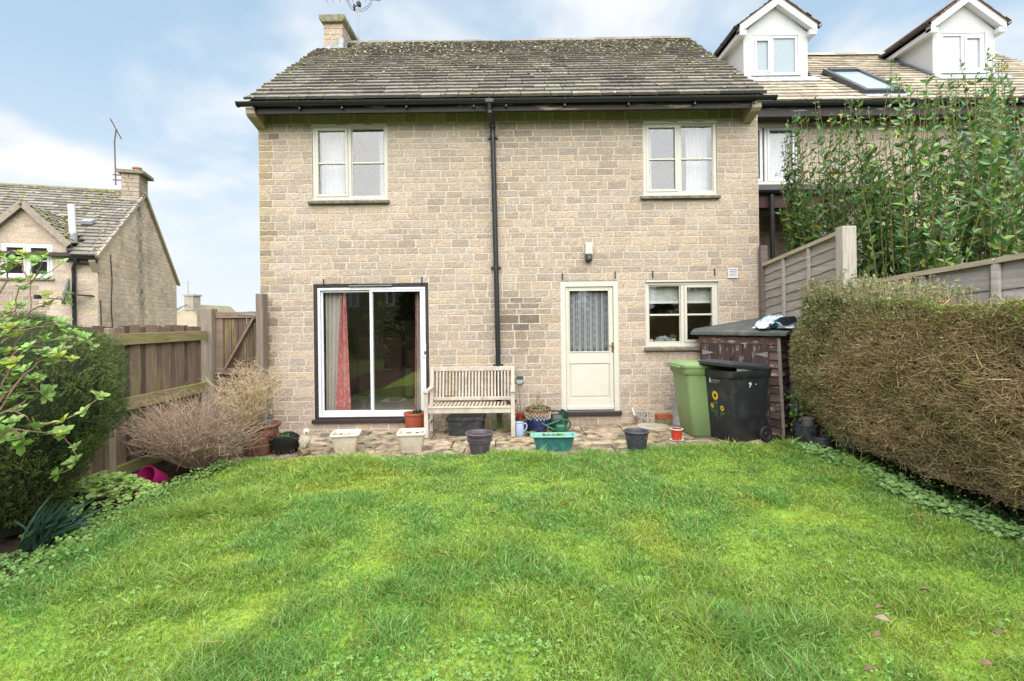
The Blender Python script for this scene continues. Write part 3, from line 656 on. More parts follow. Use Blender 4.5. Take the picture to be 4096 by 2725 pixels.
cab = thing('cabinet', 'dark wooden cabinet in the room behind the patio door', 'cabinet', (-2.75, 10.6, pdz0 + .03), 0)
mb = MB(); mb.box((-.45, -.2, 0), (.45, .2, 1.3)); mb.build('carcass', mat('dark_wood', (.10, .055, .03), .5, .2), cab, bevel=.01)
for k in range(2): mb = MB(); mb.box((-.43 + k * .44, -.225, .06), (-.01 + k * .44, -.2, 1.24)); mb.build('door', mat('dark_wood', (.1, .05, .03)), cab, bevel=.006)

# back door
bd = ring(MB(), FM, bdx0, bdz0, bdx1, HEAD - .006, .075, -.09, -.005, .004, .085).build('back_door', m_cream, house, world=True, bevel=.005)
fbox(FM, bdx0 - .01, -.1, bdz0 - .06, bdx1 + .03, .07, bdz0 + .002).build('threshold', m_brown, bd, world=True, bevel=.008)
lx0, lx1, lz0, lz1 = bdx0 + .079, bdx1 - .079, bdz0 + .02, HEAD - .095
gx0, gz1 = fp(2275, 1161); gx1, gz0 = fp(2440, 1409); px0, pz1_ = fp(2279, 1456); px1, pz0_ = fp(2445, 1591)
leaf = MB(); leaf.M = FM.mat()
for a, b in (((lx0, .03, lz0), (gx0, .07, lz1)), ((gx1, .03, lz0), (lx1, .07, lz1)), ((gx0, .03, gz1), (gx1, .07, lz1)), ((gx0, .03, pz1_), (gx1, .07, gz0)), ((gx0, .03, lz0), (gx1, .07, pz0_)), ((gx0, .045, pz0_), (gx1, .065, pz1_))): leaf.box(a, b)
leaf.box((gx0 + .025, .035, pz0_ + .025), (gx1 - .025, .05, pz1_ - .025))
leaf.M = Matrix.Identity(4); leaf.build('door_leaf', m_cream, bd, world=True, bevel=.004)
ring(MB(), FM, gx0, gz0, gx1, gz1, .014, -.068, -.022).build('glazing_bead', m_cream, bd, world=True, bevel=.003)
fbox(FM, lx0 + .002, -.03, lz0 + .002, lx1 - .002, .004, lz0 + .06).build('weatherboard', m_cream, bd, world=True, bevel=.008)
fbox(FM, gx0 + .01, -.05, gz0 + .01, gx1 - .01, -.046, gz1 - .01).build('pane', m_glass_dark, bd, world=True)
m_brass = mat('aged_brass', (.22, .16, .08), .35, .2, 20, metal=.8)
hp = at(2453, 1388, FY); fbox(FM, hp.x - .02, -.03, hp.z - .09, hp.x + .02, -.022, hp.z + .07).build('handle_plate', m_brass, bd, world=True, bevel=.003)
mb = MB(); mb.tube([(hp.x, FY + .02, hp.z + .02), (hp.x, FY - .025, hp.z + .02), (hp.x - .1, FY - .03, hp.z + .022)], .009, 8); mb.build('handle', m_brass, bd, world=True, smooth=True)
room(house, FM, bdx0 - .3, bdz0, kwx1 + .4, HEAD + .25, 3.4, m_roomdark, m_carpet)
# lace panel with a pattern of diamonds in rows
lace = curtain(FM, gx0 + .004, gx1 - .004, gz0 + .004, gz1 - .01, -.12, m_lace_thin, 'white lace curtain with rows of diamonds behind the back door glass', waves=7, amp=.014)
mb = MB(); ww = gx1 - gx0
for k in range(7):
    uc = gx0 + ww * (k + .5) / 7
    for j in range(17):
        zc = gz0 + (gz1 - gz0) * (j + .35) / 16.5; big = (j + k) % 2 == 0; a, b = (.022, .042) if big else (.013, .024)
        if zc + b > gz1 or zc - b < gz0: continue
        o_ = [(a, 0), (0, b), (-a, 0), (0, -b)]; i_ = [(x * .45, y * .45) for x, y in o_]
        V = [FM.p(uc + x, -.118 + .014 * math.sin(k * 2.2), zc + y) for x, y in o_ + i_]; mb.add(V, [(q, (q + 1) % 4, 4 + (q + 1) % 4, 4 + q) for q in range(4)])
    for half in (-1, 1):
        V = [FM.p(uc + half * ww / 14 * .97, -.123, gz0 + .01), FM.p(uc + half * ww / 14 * .55, -.123, gz0 + .01), FM.p(uc + half * ww / 14 * .55, -.123, gz1 - .02), FM.p(uc + half * ww / 14 * .97, -.123, gz1 - .02)]; mb.add(V, [(0, 1, 2, 3)])
lo = mb.build('lace_pattern', m_lace, None); lo.parent = lace; lo.matrix_parent_inverse = Matrix.Translation(-lace.location)

# kitchen window, blind, things on the inner sill
km = (kwx0 + kwx1) / 2 + .01
kw = window(house, FM, kwx0 + .004, kwz0, kwx1 - .004, HEAD - .03, [(kwx0 + .05, km - .02, False), (km + .03, kwx1 - .05, True)], m_cream, d=-.02, bar=(kwz0 + HEAD) / 2 - .03, sill=(kwx0 - .03, kwx1 + .03, .07, .08, m_sillst), glassm=m_glass_dark)
fbox(FM, kwx0 + .002, -.02, HEAD - .034, kwx1 - .002, .018, HEAD - .006).build('head_drip', m_cream, kw, world=True, bevel=.003)
blz = at(2700, 1212, FY).z
m_blind = mat('pale_blind', (.62, .61, .56), .9, .05, 8)
bl = thing('roller_blind', 'pale roller blind with ring pattern half down in the kitchen window', 'blind', (km, FY + .16, blz))
mb = MB(); mb.box((kwx0 + .03, FY + .155, blz), (kwx1 - .03, FY + .159, HEAD - .02)); mb.build('cloth', m_blind, bl, world=True)
mb = MB(); mb.box((kwx0 + .03, FY + .150, blz - .004), (kwx1 - .03, FY + .1545, blz + .035)); mb.build('hem', mat('blind_hem', (.80, .80, .78), .8, .03), bl, world=True)
mb = MB()
for k in range(34):
    uc, zc, rx, rz_ = rnd.uniform(kwx0 + .1, kwx1 - .1), rnd.uniform(blz + .07, HEAD - .1), rnd.uniform(.02, .045), rnd.uniform(.03, .05); n = 18
    V = [(uc + rx * f * math.cos(2 * math.pi * q / n), FY + .1535 - .0001 * k, zc + rz_ * f * math.sin(2 * math.pi * q / n)) for f in (1, .9) for q in range(n)]; mb.add(V, [(q, (q + 1) % n, n + (q + 1) % n, n + q) for q in range(n)])
mb.build('ring_print', mat('blind_print', (.40, .39, .36), .9, .1), bl, world=True)
isl = MB(); isl.box((kwx0, FY + .1, kwz0 - .02), (kwx1, FY + .36, kwz0 + .03)); isl.build('inner_sill', m_cream, kw, world=True)
z_ = kwz0 + .03
w_ = MB(); w_.box((-.045, -.04, 0), (.045, .04, .075)); setp(w_.build('white_box', m_white, None, bevel=.004), 'small white box on the kitchen window sill', 'box').location = (kwx0 + .11, FY + .2, z_)
def crumple(name, label, cat, c, size, m, seed, n=14, parent=None):
    r_ = np.random.default_rng(seed); k = n; a = np.linspace(0, 2 * np.pi, 2 * k, endpoint=False); V = []
    for j in range(k // 2 + 1):
        t = j / (k // 2) * np.pi / 2
        for q in a:
            s_ = 1 + r_.uniform(-.28, .28); V.append((math.cos(q) * math.cos(t) * size[0] * s_, math.sin(q) * math.cos(t) * size[1] * s_, max(0, math.sin(t)) * size[2] * (1 + r_.uniform(-.35, .25))))
    w = 2 * k; Q = [(j * w + i, j * w + (i + 1) % w, (j + 1) * w + (i + 1) % w, (j + 1) * w + i) for j in range(k // 2) for i in range(w)]
    o = link(name, mesh_np(V, None, Q), m); o.location = c; return setp(o, label, cat)
crumple('cloth_bundle', 'crumpled grey green cloth bundle on the kitchen window sill', 'cloth', (kwx0 + .34, FY + .22, z_), (.17, .07, .11), mat('greygreen_cloth', (.22, .25, .23), .9, .4, 14, .3, 40, col2=(.38, .40, .42), c2s=12), 5)
mb = MB(); mb.lathe([(.035, 0), (.05, .09), (.054, .09), (.05, .085), (.04, .08)], 18); sp = mb.build('sill_pot', mat('pale_pot', (.5, .48, .45), .6, .1), None, smooth=True); sp.location = (km - .09, FY + .2, z_); setp(sp, 'small pale pot with green sprig on the kitchen window sill', 'pot')
V, T, cc = leaves_np(np.zeros((40, 3)) + (0, 0, .085), unit(40) * (1, 1, .6) + (0, 0, .8), unit(40), rng.uniform(.05, .1, 40), .02, cvar((.12, .22, .05), 40)); link('sprig', mesh_np(V, T, None, cc), mat('leaf_generic', (1, 1, 1), .5, .1, attr=True, trans=.25), sp)
mb = MB(); mb.lathe([(.07, 0), (.075, .05), (.078, .055), (.07, .05), (.03, .04)], 20); rd = mb.build('red_dish', mat('red_orange_plastic', (.55, .08, .04), .4, .1), None, smooth=True); rd.location = (km + .22, FY + .22, z_ + .0); setp(rd, 'flat red orange dish on the kitchen window sill', 'dish')
# weep slots over the openings, vent cover, overflow pipe
for xs_, ys_ in ((1296, 1131), (1688, 1122), (2249, 1107), (2460, 1101), (2610, 1098), (2857, 1090)):
    p = at(xs_, ys_, FY); fbox(FM, p.x - .008, .006, p.z - .055, p.x + .008, .022, p.z + .055).build('weep_slot', m_black, house, world=True)
vx0, vz1 = fp(2910, 1074); vx1, vz0 = fp(2949, 1113)
vt = ring(MB(), FM, vx0, vz0, vx1, vz1, .014, .0, .03).build('vent_cover', m_white, house, world=True, bevel=.003)
for k in range(6): z_ = vz0 + .018 + k * (vz1 - vz0 - .036) / 5.2; mb = MB(); mb.M = FM.mat(); mb.add([(vx0 + .012, -.026, z_), (vx1 - .012, -.026, z_), (vx1 - .012, -.010, z_ + .017), (vx0 + .012, -.010, z_ + .017)], [(0, 1, 2, 3)]); mb.M = Matrix.Identity(4); mb.build('louvre', m_white, vt, world=True)
p = at(2806, 1384, FY - .03); mb = MB(); mb.tube([p + Vector((0, .06, .03)), p + Vector((0, 0, .0)), p + Vector((0, 0, -.5))], .014, 8); mb.build('waste_pipe', mat('grey_waste_pipe', (.30, .29, .28), .5, .1), house, world=True, smooth=True)
# security light
p0 = at(2338, 975, FY); p1 = at(2367, 1020, FY); p2 = at(2367, 1046, FY)
lamp = thing('wall_lamp', 'cream wall lamp with black sensor above the back door', 'lamp', ((p0.x + p1.x) / 2, FY, p2.z))
fbox(FM, p0.x, .0, p1.z, p1.x, .10, p0.z).build('housing', m_cream, lamp, world=True, bevel=.012)
fbox(FM, p0.x + .003, .0, p2.z, p1.x - .003, .12, p1.z - .003).build('sensor', m_black, lamp, world=True, bevel=.012)
fbox(FM, p0.x + .03, .12, p2.z + .03, p1.x - .03, .126, p1.z - .03).build('sensor_lens', mat('sensor_lens', (.09, .09, .09), .2, 0), lamp, world=True, bevel=.004)
# aerial on the roof
am_ = thing('tv_aerial', 'thin grey aerial mast with looped cable beside the main chimney', 'aerial', (-3.32, 10.9, RZ))
m_galv = mat('galvanised_steel', (.30, .30, .31), .45, .2, 20, metal=.6); m_cable = mat('black_cable', (.02, .02, .02), .6, 0)
b0, b1 = at(1437, 176, 10.9), at(1428, -60, 10.9)
mb = MB(); mb.tube([b0 - Vector((0, 0, .12)), b1], .017, 8); mb.build('mast', m_galv, am_, world=True, smooth=True)
t_ = at(1431, 15, 10.9); mb = MB(); mb.box((t_.x - .02, 10.87, t_.z - .05), (t_.x + .06, 10.95, t_.z + .03)); mb.bar(t_ + Vector((0, 0, -.03)), at(1417, 30, 10.85), .02, .02); mb.box(tuple(at(1413, 38, 10.86)), tuple(at(1421, 22, 10.92))); mb.build('clamp', m_cable, am_, world=True)
mb = MB(); mb.tube([t_ + Vector((-.75, -.1, .12)), t_ + Vector((.5, .06, .1))], .011, 6); mb.build('boom', m_galv, am_, world=True)
for k in range(9): x = -.7 + k * .14; mb = MB(); mb.tube([t_ + Vector((x, -.30, .12)), t_ + Vector((x, .14, .12))], .005, 5); mb.build('element', m_galv, am_, world=True)
for rr_, dz in ((.27, .0), (.25, .03)):
    c_ = at(1440, 0, 10.9) + Vector((0, 0, dz)); mb = MB(); mb.tube([c_ + Vector((rr_ * math.cos(a), .02 * math.sin(2 * a), rr_ * .95 * math.sin(a))) for a in np.linspace(.6, 2 * math.pi - 3.3 + 3.0, 28)], .005, 5); mb.build('cable', m_cable, am_, world=True)
# ------------------------------------------------------------------ the terrace house to the right
NY = 9.6; FN = Frame((0, NY, 0), (1, 0, 0), (0, -1, 0)); NX0, NX1 = 3.985, 11.6
terr = thing('terrace_house', 'neighbouring stone terrace house with buff tiles and two white dormers', 'house', (7, NY, .6))
nEY, nEZ, nRY = 9.15, 5.65, 11.96; nRZ = nEZ + .806 * (nRY - nEY)
wA, wB = at(3193, 497, NY), at(3193, 733, NY)
nops = [(4.36, wB.z, 5.54, wA.z), (8.6, wB.z, 9.9, wA.z), (4.35, .6, 5.2, 2.62)]
wall_sheet(FN, NX0, NX1, .3, nEZ + .1, nops, m_mortar, 'wall', terr)
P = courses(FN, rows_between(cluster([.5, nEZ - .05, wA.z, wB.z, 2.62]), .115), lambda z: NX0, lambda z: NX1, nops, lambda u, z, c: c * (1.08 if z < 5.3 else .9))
split_parts(P, (None, BQ), 'brick', 'brickwork', m_stone, terr)
mb = MB(); mb.add([(NX1, NY, .3), (NX1, 14.3, .3), (NX1, 14.3, nEZ), (NX1, nRY, nRZ - .05), (NX1, NY, nEZ)], [(0, 1, 2, 3, 4)]); mb.add([(NX0, 14.3, .3), (NX1, 14.3, .3), (NX1, 14.3, nEZ), (NX0, 14.3, nEZ)], [(0, 1, 2, 3)]); mb.build('side_wall', m_mortar, terr, world=True)
m_up = m_white
window(terr, FN, 4.36, wB.z, 5.54, wA.z, [(4.41, 4.86, True), (4.95, 5.49, True)], m_up, d=-.03, fw=.045, sash=.05, sill=(4.3, 5.6, .05, .06, m_kneeler))
room(terr, FN, 4.1, wB.z - .3, 5.9, wA.z + .1, 2.2, m_room)
curtain(FN, 4.98, 5.45, wB.z + .05, wA.z - .05, -.25, m_net, 'white net curtain in the terrace house window next to the main house', waves=6)
window(terr, FN, 8.6, wB.z, 9.9, wA.z, [(8.65, 9.22, True), (9.3, 9.85, False)], m_up, d=-.03, fw=.045, sash=.05, sill=(8.55, 9.95, .05, .06, m_kneeler))
room(terr, FN, 8.4, wB.z - .3, 10.1, wA.z + .1, 2.2, m_room)
bed = thing('bed_frame', 'white metal scrollwork bed frame inside the terrace house window', 'bed', (5.2, NY + .5, wB.z - .2)); m_wm = mat('white_metal', (.8, .8, .8), .4, 0)
def arc(c, r, a0, a1, n=14): return [(c[0] + r * math.cos(a0 + (a1 - a0) * k / n), c[1], c[2] + r * math.sin(a0 + (a1 - a0) * k / n)) for k in range(n + 1)]
for nmx, pts in (('rail', [(-.35, 0, .42), (.4, 0, .42)]), ('rail', [(-.35, 0, .3), (.4, 0, .3)]), ('post', [(-.35, 0, 0), (-.35, 0, .5)]), ('post', [(.4, 0, 0), (.4, 0, .5)]), ('scroll', arc((-.17, 0, .42), .1, 0, math.pi)), ('scroll', arc((.05, 0, .42), .12, 0, math.pi)), ('bar', [(-.2, 0, .0), (-.2, 0, .42)]), ('bar', [(0, 0, 0), (0, 0, .42)]), ('bar', [(.2, 0, 0), (.2, 0, .42)])):
    mb = MB(); mb.tube(pts, .008, 6); mb.build(nmx, m_wm, bed)
# roof
nS = np.array((0, 1, .806)) / math.hypot(1, .806); nN = np.array((0, -.806, 1)) / math.hypot(1, .806); nSL = math.hypot(nRY - nEY, nRZ - nEZ)
NV0 = 3.92
nroof = MB(); nroof.add([(NV0, nEY + .03, nEZ), (NX1, nEY + .03, nEZ), (NX1, nRY, nRZ - .01), (NV0, nRY, nRZ - .01), (NX1, 14.8, nEZ), (NV0, 14.8, nEZ)], [(0, 1, 2, 3), (3, 2, 4, 5)]); nroof = nroof.build('roof', m_deck, terr, world=True)
def sY(Y): return (Y - nEY) * math.hypot(1, .806)
DF = 10.4; dorm = [(4.88, 6.21), (8.81, 10.1)]
SKY = (6.62, 7.40, 9.36, 10.62)
def nskip(u, s):
    if any(a - .02 < u < b + .02 and s > sY(DF) - .05 for a, b in dorm): return True
    return SKY[0] - .02 < u < SKY[1] + .02 and sY(SKY[2]) < s < sY(SKY[3])
ex = np.linspace(1.15, .85, 19); ex = ex / ex.sum() * (nSL - .02)
P, E = tiles((0, nEY, nEZ), (1, 0, 0), nS, nN, 7, ex, lambda s: NV0, lambda s: NX1, .2, .38, BUFFTILE, skip=nskip)
split_parts(P, (TT, TQ), 'roof_tile', 'further_roof_tiles', m_tile, nroof)
for k in range(16):
    x0 = NV0 + k * .48; mb = MB(); mb.col = tuple(np.array(BUFFTILE[k % 5])); mb.prism([(nRY + p, nRZ + .045 + q) for p, q in [(-.14, -.07), (-.02, .045), (.02, .045), (.14, -.07), (0, .01)]], x0, x0 + .472, 'x'); mb.build('ridge_tile', m_tile, nroof, world=True, cols=True)
mb = MB(); mb.box((NX0, nEY + .08, nEZ - .24), (NX1, nEY + .11, nEZ - .02)); mb.build('fascia_board', m_fascia, terr, world=True)
mb = MB(); mb.box((NX0, nEY + .113, nEZ - .2), (NX1, NY + .02, nEZ - .19)); mb.build('soffit', m_brown, terr, world=True)
ng = gutter_mb((NX0 - .05, nEY + .02, nEZ - .015), (NX1, nEY + .02, nEZ - .015)).build('gutter', m_black, terr, world=True, smooth=True)
for k in range(8): x = 4.45 + k * .93; gutter_mb((x - .012, nEY + .02, nEZ - .015), (x + .012, nEY + .02, nEZ - .015), .066).build('gutter_bracket', m_black, ng, world=True)
# skylight
def rp(x, Y, d): p = np.array((x, nEY, nEZ)) + nS * sY(Y) + nN * d; return tuple(p)
sk = MB(); a, b, c_, d = SKY
def rbar(mb, x0, x1, Y0, Y1, d0, d1): mb.add([rp(x0, Y0, d0), rp(x1, Y0, d0), rp(x1, Y1, d0), rp(x0, Y1, d0), rp(x0, Y0, d1), rp(x1, Y0, d1), rp(x1, Y1, d1), rp(x0, Y1, d1)], [(0, 3, 2, 1), (4, 5, 6, 7), (0, 1, 5, 4), (1, 2, 6, 5), (2, 3, 7, 6), (3, 0, 4, 7)]); return mb
rbar(sk, a, a + .09, c_, d, 0, .12); rbar(sk, b - .09, b, c_, d, 0, .12); rbar(sk, a + .09, b - .09, c_, c_ + .07, 0, .12); rbar(sk, a + .09, b - .09, d - .1, d, 0, .14)
m_grey = mat('slate_grey_metal', (.055, .058, .062), .4, .1, spec=.5); sk = sk.build('skylight', m_grey, nroof, world=True, bevel=.006)
rbar(MB(), a + .085, b - .085, c_ + .065, d - .095, .07, .085).build('pane', mat('roof_glass', (.35, .42, .46), .05, 0, spec=1.0), sk, world=True)
rbar(MB(), a - .02, b + .08, c_ - .12, c_ - .002, .03, .045).build('flashing_apron', m_lead, sk, world=True)
# dormers
def dormer(x0, x1, frost, dname, small_left):
    zb, ze, za = 6.63, 7.62, 8.17; Fd = Frame((0, DF, 0), (1, 0, 0), (0, -1, 0)); xm = (x0 + x1) / 2
    dm = MB(); wx0, wx1, wz0, wz1 = x0 + .18, x1 - .20, 6.74, 7.56
    for u0, u1, z0, z1 in ((x0, wx0, zb, ze), (wx1, x1, zb, ze), (wx0, wx1, zb, wz0), (wx0, wx1, wz1, ze)): dm.add([(u0, DF, z0), (u1, DF, z0), (u1, DF, z1), (u0, DF, z1)], [(0, 1, 2, 3)])
    dm.add([(x0, DF, ze), (x1, DF, ze), (xm, DF, za)], [(0, 1, 2)])
    for X in (x0, x1): dm.add([(X, DF, zb), (X, DF, ze), (X, nRY + .6, ze), (X, nRY + .6, nRZ), (X, nRY, nRZ - .03)], [(0, 1, 2, 3, 4)])
    dm = dm.build('dormer', m_render, terr, world=True)
    um = wx0 + (wx1 - wx0) * (.44 if small_left else .5)
    W_ = ring(MB(), Fd, wx0, wz0, wx1, wz1, .05, -.08, -.008).build('window', m_white, dm, world=True, bevel=.004)
    parts = [fbox(Fd, um - .03, -.08, wz0 + .05, um + .03, -.012, wz1 - .05), ring(MB(), Fd, wx0 + .055, wz0 + .055, um - .035, wz1 - .055, .045, -.05, .004) if small_left else ring(MB(), Fd, um + .035, wz0 + .055, wx1 - .055, wz1 - .055, .045, -.05, .004)]
    dm_parts = [('mullion', parts[0], m_white), ('sash', parts[1], m_white), ('pane', fbox(Fd, wx0 + .05, -.04, wz0 + .05, um - .03, -.035, wz1 - .05), frost), ('pane', fbox(Fd, um + .03, -.04, wz0 + .05, wx1 - .05, -.035, wz1 - .05), frost)]
    for nmx, q, mm in dm_parts: q.build(nmx, mm, dm, world=True, bevel=.003 if mm is m_white else 0)
    fbox(Fd, wx0 - .03, -.02, wz0 - .035, wx1 + .03, .06, wz0 - .001).build('sill', m_white, dm, world=True, bevel=.004)
    # barge boards
    for sgn, xe in ((-1, x0 - .13), (1, x1 + .13)):
        t = (za + .08 - ze) / (xm - x0 + .0); z_e = ze - .06
        V = [(xe, z_e), (xe, z_e + .17), (xm, za + .14), (xm, za - .03)]
        if sgn > 0: V = V[::-1]
        b_ = MB(); b_.prism(V, DF - .13, DF + .006, 'y'); b_.build('barge_board', m_white, dm, world=True)
        b_ = MB(); b_.box((min(xe, xe - sgn * .15), DF - .12, z_e - .04), (max(xe, xe - sgn * .15), nRY + .3, z_e + .06)); b_.build('eaves_box', m_white, dm, world=True, bevel=.004)
        gutter_mb((xe + sgn * .05, DF - .14, z_e + .15), (xe + sgn * .05, nRY - .15, z_e + .15), .05).build('gutter', m_black, dm, world=True, smooth=True)
        for yy in (DF - .1, DF + .55): gutter_mb((xe + sgn * .05, yy, z_e + .15), (xe + sgn * .05, yy + .05, z_e + .15), .058).build('gutter_clip', m_black, dm, world=True)
        # tiles of the dormer roof
        L = math.hypot(xm - xe, za + .14 - z_e - .17); Sd = np.array((xm - xe, 0, za + .14 - z_e - .17)) / L; Nd = np.array((-Sd[2] * (-sgn) * -1, 0, abs(Sd[0]))); Nd = np.array((sgn * abs(Sd[2]), 0, abs(Sd[0])))
        dk = MB(); o_ = np.array((xe - Sd[0] * .05, DF - .17, z_e + .17 - Sd[2] * .05)); Y1 = nRY + .7
        dk.add([tuple(o_), tuple(o_ + Sd * (L + .05)), tuple(np.array((0, Y1 - o_[1], 0)) + o_ + Sd * (L + .05)), tuple(np.array((0, Y1 - o_[1], 0)) + o_)], [(0, 1, 2, 3)]); dk.build('roof_deck', mat('red_brown_tile_edge', (.19, .11, .085), .9, .2), dm, world=True)
        U_ = (0, 1, 0); PP, EE = tiles(o_, U_, Sd, Nd, 2, [.115] * int((L + .05) / .115), lambda s: 0, lambda s: Y1 - DF + .17, .18, .3, [(.22, .155, .12), (.26, .19, .15), (.19, .13, .105), (.30, .24, .18)], t=.016)
        split_parts(PP, (TT, TQ), 'roof_tile', 'roof_tiles', m_tile, dm)
    mb = MB(); mb.prism([(xm - .1, za + .12), (xm, za + .22), (xm + .1, za + .12), (xm, za + .15)], DF - .19, nRY + .7, 'y'); mb.build('ridge', mat('red_brown_ridge', (.20, .13, .10), .9, .2), dm, world=True)
    for nmx, (A, B) in (('lead_apron', ((x0 - .04, DF - .03, zb - .17), (x1 + .04, DF - .004, zb + .01))),): mb = MB(); mb.box(A, B); mb.build(nmx, mat('dark_lead', (.10, .105, .115), .5, .2, 12), dm, world=True, bevel=.004)
    rbar(MB(), x0 - .08, x1 + .12, DF - .28, DF - .03, .03, .055).build('lead_apron', m_lead, dm, world=True)
    rbar(MB(), x0 - .09, x0 - .004, DF - .02, nRY - .1, .02, .07).build('lead_soaker', mat('dark_lead', (.1, .1, .11)), dm, world=True)
dormer(dorm[0][0], dorm[0][1], m_frost, 'a', True)
dormer(dorm[1][0], dorm[1][1], mat('blind_behind_glass', (.40, .42, .46), .12, .05, 8, spec=.6), 'b', False)
# porch
pg0 = at(3039, 770, 8.5); pgz = pg0.z; porch = MB(); PX1 = 6.6
porch.add([(4.0, 8.45, pgz + .03), (PX1, 8.45, pgz + .03), (PX1, NY, pgz + .42), (4.0, NY, pgz + .42), (4.0, 8.45, pgz - .0), (PX1, 8.45, pgz - .0), (PX1, NY, pgz + .38), (4.0, NY, pgz + .38)], [(0, 1, 2, 3), (4, 7, 6, 5), (0, 4, 5, 1), (1, 5, 6, 2), (3, 7, 4, 0)])
porch = porch.build('porch', mat('dark_felt', (.045, .047, .05), .9, .2, 20, .4, 100), terr, world=True)
mb = MB(); mb.box((4.0, 8.52, pgz - .26), (PX1, 8.56, pgz - .005)); mb.build('fascia_board', mat('red_brown_board', (.075, .035, .03), .6, .2, 9), porch, world=True, bevel=.006)
mb = MB(); mb.box((4.0, 8.57, pgz - .07), (PX1, NY - .03, pgz - .05)); mb.build('soffit', mat('red_brown_board', (.07, .03, .03)), porch, world=True)
gutter_mb((4.0, 8.46, pgz + .02), (PX1, 8.46, pgz + .02), .055).build('gutter', m_black, porch, world=True, smooth=True)
a, b = at(3081, 782, 8.5), at(3092, 1060, 8.5); mb = MB(); mb.tube([(a.x, 8.46, a.z), (b.x, 8.46, .45)], .041, 12); mb.build('downpipe', m_black, porch, world=True, smooth=True)
mb = MB(); mb.box((5.3, 8.6, .4), (5.42, NY - .03, pgz - .08)); mb.build('side_screen', m_mortar, porch, world=True)
dn = fbox(FN, 4.4, -.08, .62, 5.15, -.03, 2.58); dn.build('front_door', mat('dark_porch_door', (.06, .05, .045), .5, .1), terr, world=True, bevel=.01)

# ------------------------------------------------------------------ the house to the left
th = R(19); lc, ls = math.cos(th), math.sin(th); LH = np.array((-.827 * 12, 12.0, 0.0)); LW = 6.14
fU = np.array((lc, ls, 0.0)); gU = np.array((-ls, lc, 0.0))
FF = Frame(LH, fU, (ls, -lc, 0)); FG = Frame(LH, gU, (lc, ls, 0))     # front (u<0 along it), gable
lh = thing('gabled_house', 'pale stone house beyond the fence with stained gable end', 'house', tuple(LH + (0, 0, -.9)))
leN, leF, lAp = 3.42, 3.22, 5.58; FL0 = -5.5; gap = (-1.37, 4.52, .78)     # gablet: centre u, apex z, half width
lw = (-1.80, 2.84, -.87, 3.62)
wall_sheet(FF, FL0, 0, -1, leN - .02, [(lw[0], lw[1], lw[2], leN - .02)], m_mortar, 'wall', lh)
mb = MB(); gx, gzA, gh = gap; zc_ = leN - .02
def gz_(u): return gzA - (abs(u - gx) / gh) * (gzA - 3.72)
for poly in ([(gx - gh, zc_), (lw[0], zc_), (lw[0], gz_(lw[0])), (gx - gh, 3.72)], [(lw[2], zc_), (gx + gh, zc_), (gx + gh, 3.72), (lw[2], gz_(lw[2]))], [(lw[0], lw[3]), (lw[2], lw[3]), (lw[2], gz_(lw[2])), (gx, gzA), (lw[0], gz_(lw[0]))]):
    mb.add([FF.p(u, 0, z) for u, z in poly], [tuple(range(len(poly)))])
mb.build('gablet_wall', m_mortar, lh, world=True)
mb = MB(); mb.add([FG.p(u, 0, z) for u, z in ((0, -1), (LW, -1), (LW, leF), (LW / 2, lAp), (0, leN))], [(0, 1, 2, 3, 4)]); mb.build('gable_wall', m_mortar, lh, world=True)
nl = VN(41)
def tone_gable(u, z, c):
    k = 1.55 - .9 * math.exp(-((u - 2.75 - .03 * (4 - z)) / .20) ** 2) * (.45 + .8 * float(nl(u * 4, z * 3))) - .5 * math.exp(-((u - 3.5) / .30) ** 2) * float(nl(u * 3 + 7, z * 2)) * sm(.8, 2.6, z)
    k -= .32 * max(0, float(nl(u * 2 + 3, z * 1.6 + 2)) - .45) * 2; return c * k * np.array((1, .97, .95))
Pf = courses(FF, rows_between([-.9, lw[1], leN - .02], .118), lambda z: FL0, lambda z: -.003, [(lw[0], lw[1], lw[2], lw[3])], lambda u, z, c: c * (1.28 if not (1.9 < z < 2.7 and u < -1) else .85), joint=.014)
Pf += courses(FF, rows_between([leN - .02, lw[3], gzA - .06], .118), lambda z: gx - min(gh, gh * (gzA - z) / (gzA - 3.72)), lambda z: gx + min(gh, gh * (gzA - z) / (gzA - 3.72)), [(lw[0], lw[1], lw[2], lw[3])], lambda u, z, c: c * 1.28, joint=.014)
Pg = courses(FG, rows_between([-.9, leF, lAp - .08], .118), lambda z: .003 if z < leN else (z - leN) / (lAp - leN) * LW / 2, lambda z: LW if z < leF else LW - (z - leF) / (lAp - leF) * LW / 2, [], tone_gable, joint=.014)
vis = [p for p in Pf if p[0][:, 2].mean() > .9 and p[0][:, 0].mean() > -12.2]; hid = [p for p in Pf if not (p[0][:, 2].mean() > .9 and p[0][:, 0].mean() > -12.2)]
split_parts([(V, c, a * 4) for V, c, a in vis] + [(V, c, a * 2 if V[:, 2].mean() > 1.2 else a * .1) for V, c, a in Pg] + [(V, c, a * .1) for V, c, a in hid], (None, BQ), 'brick', 'brickwork', m_stone, lh)
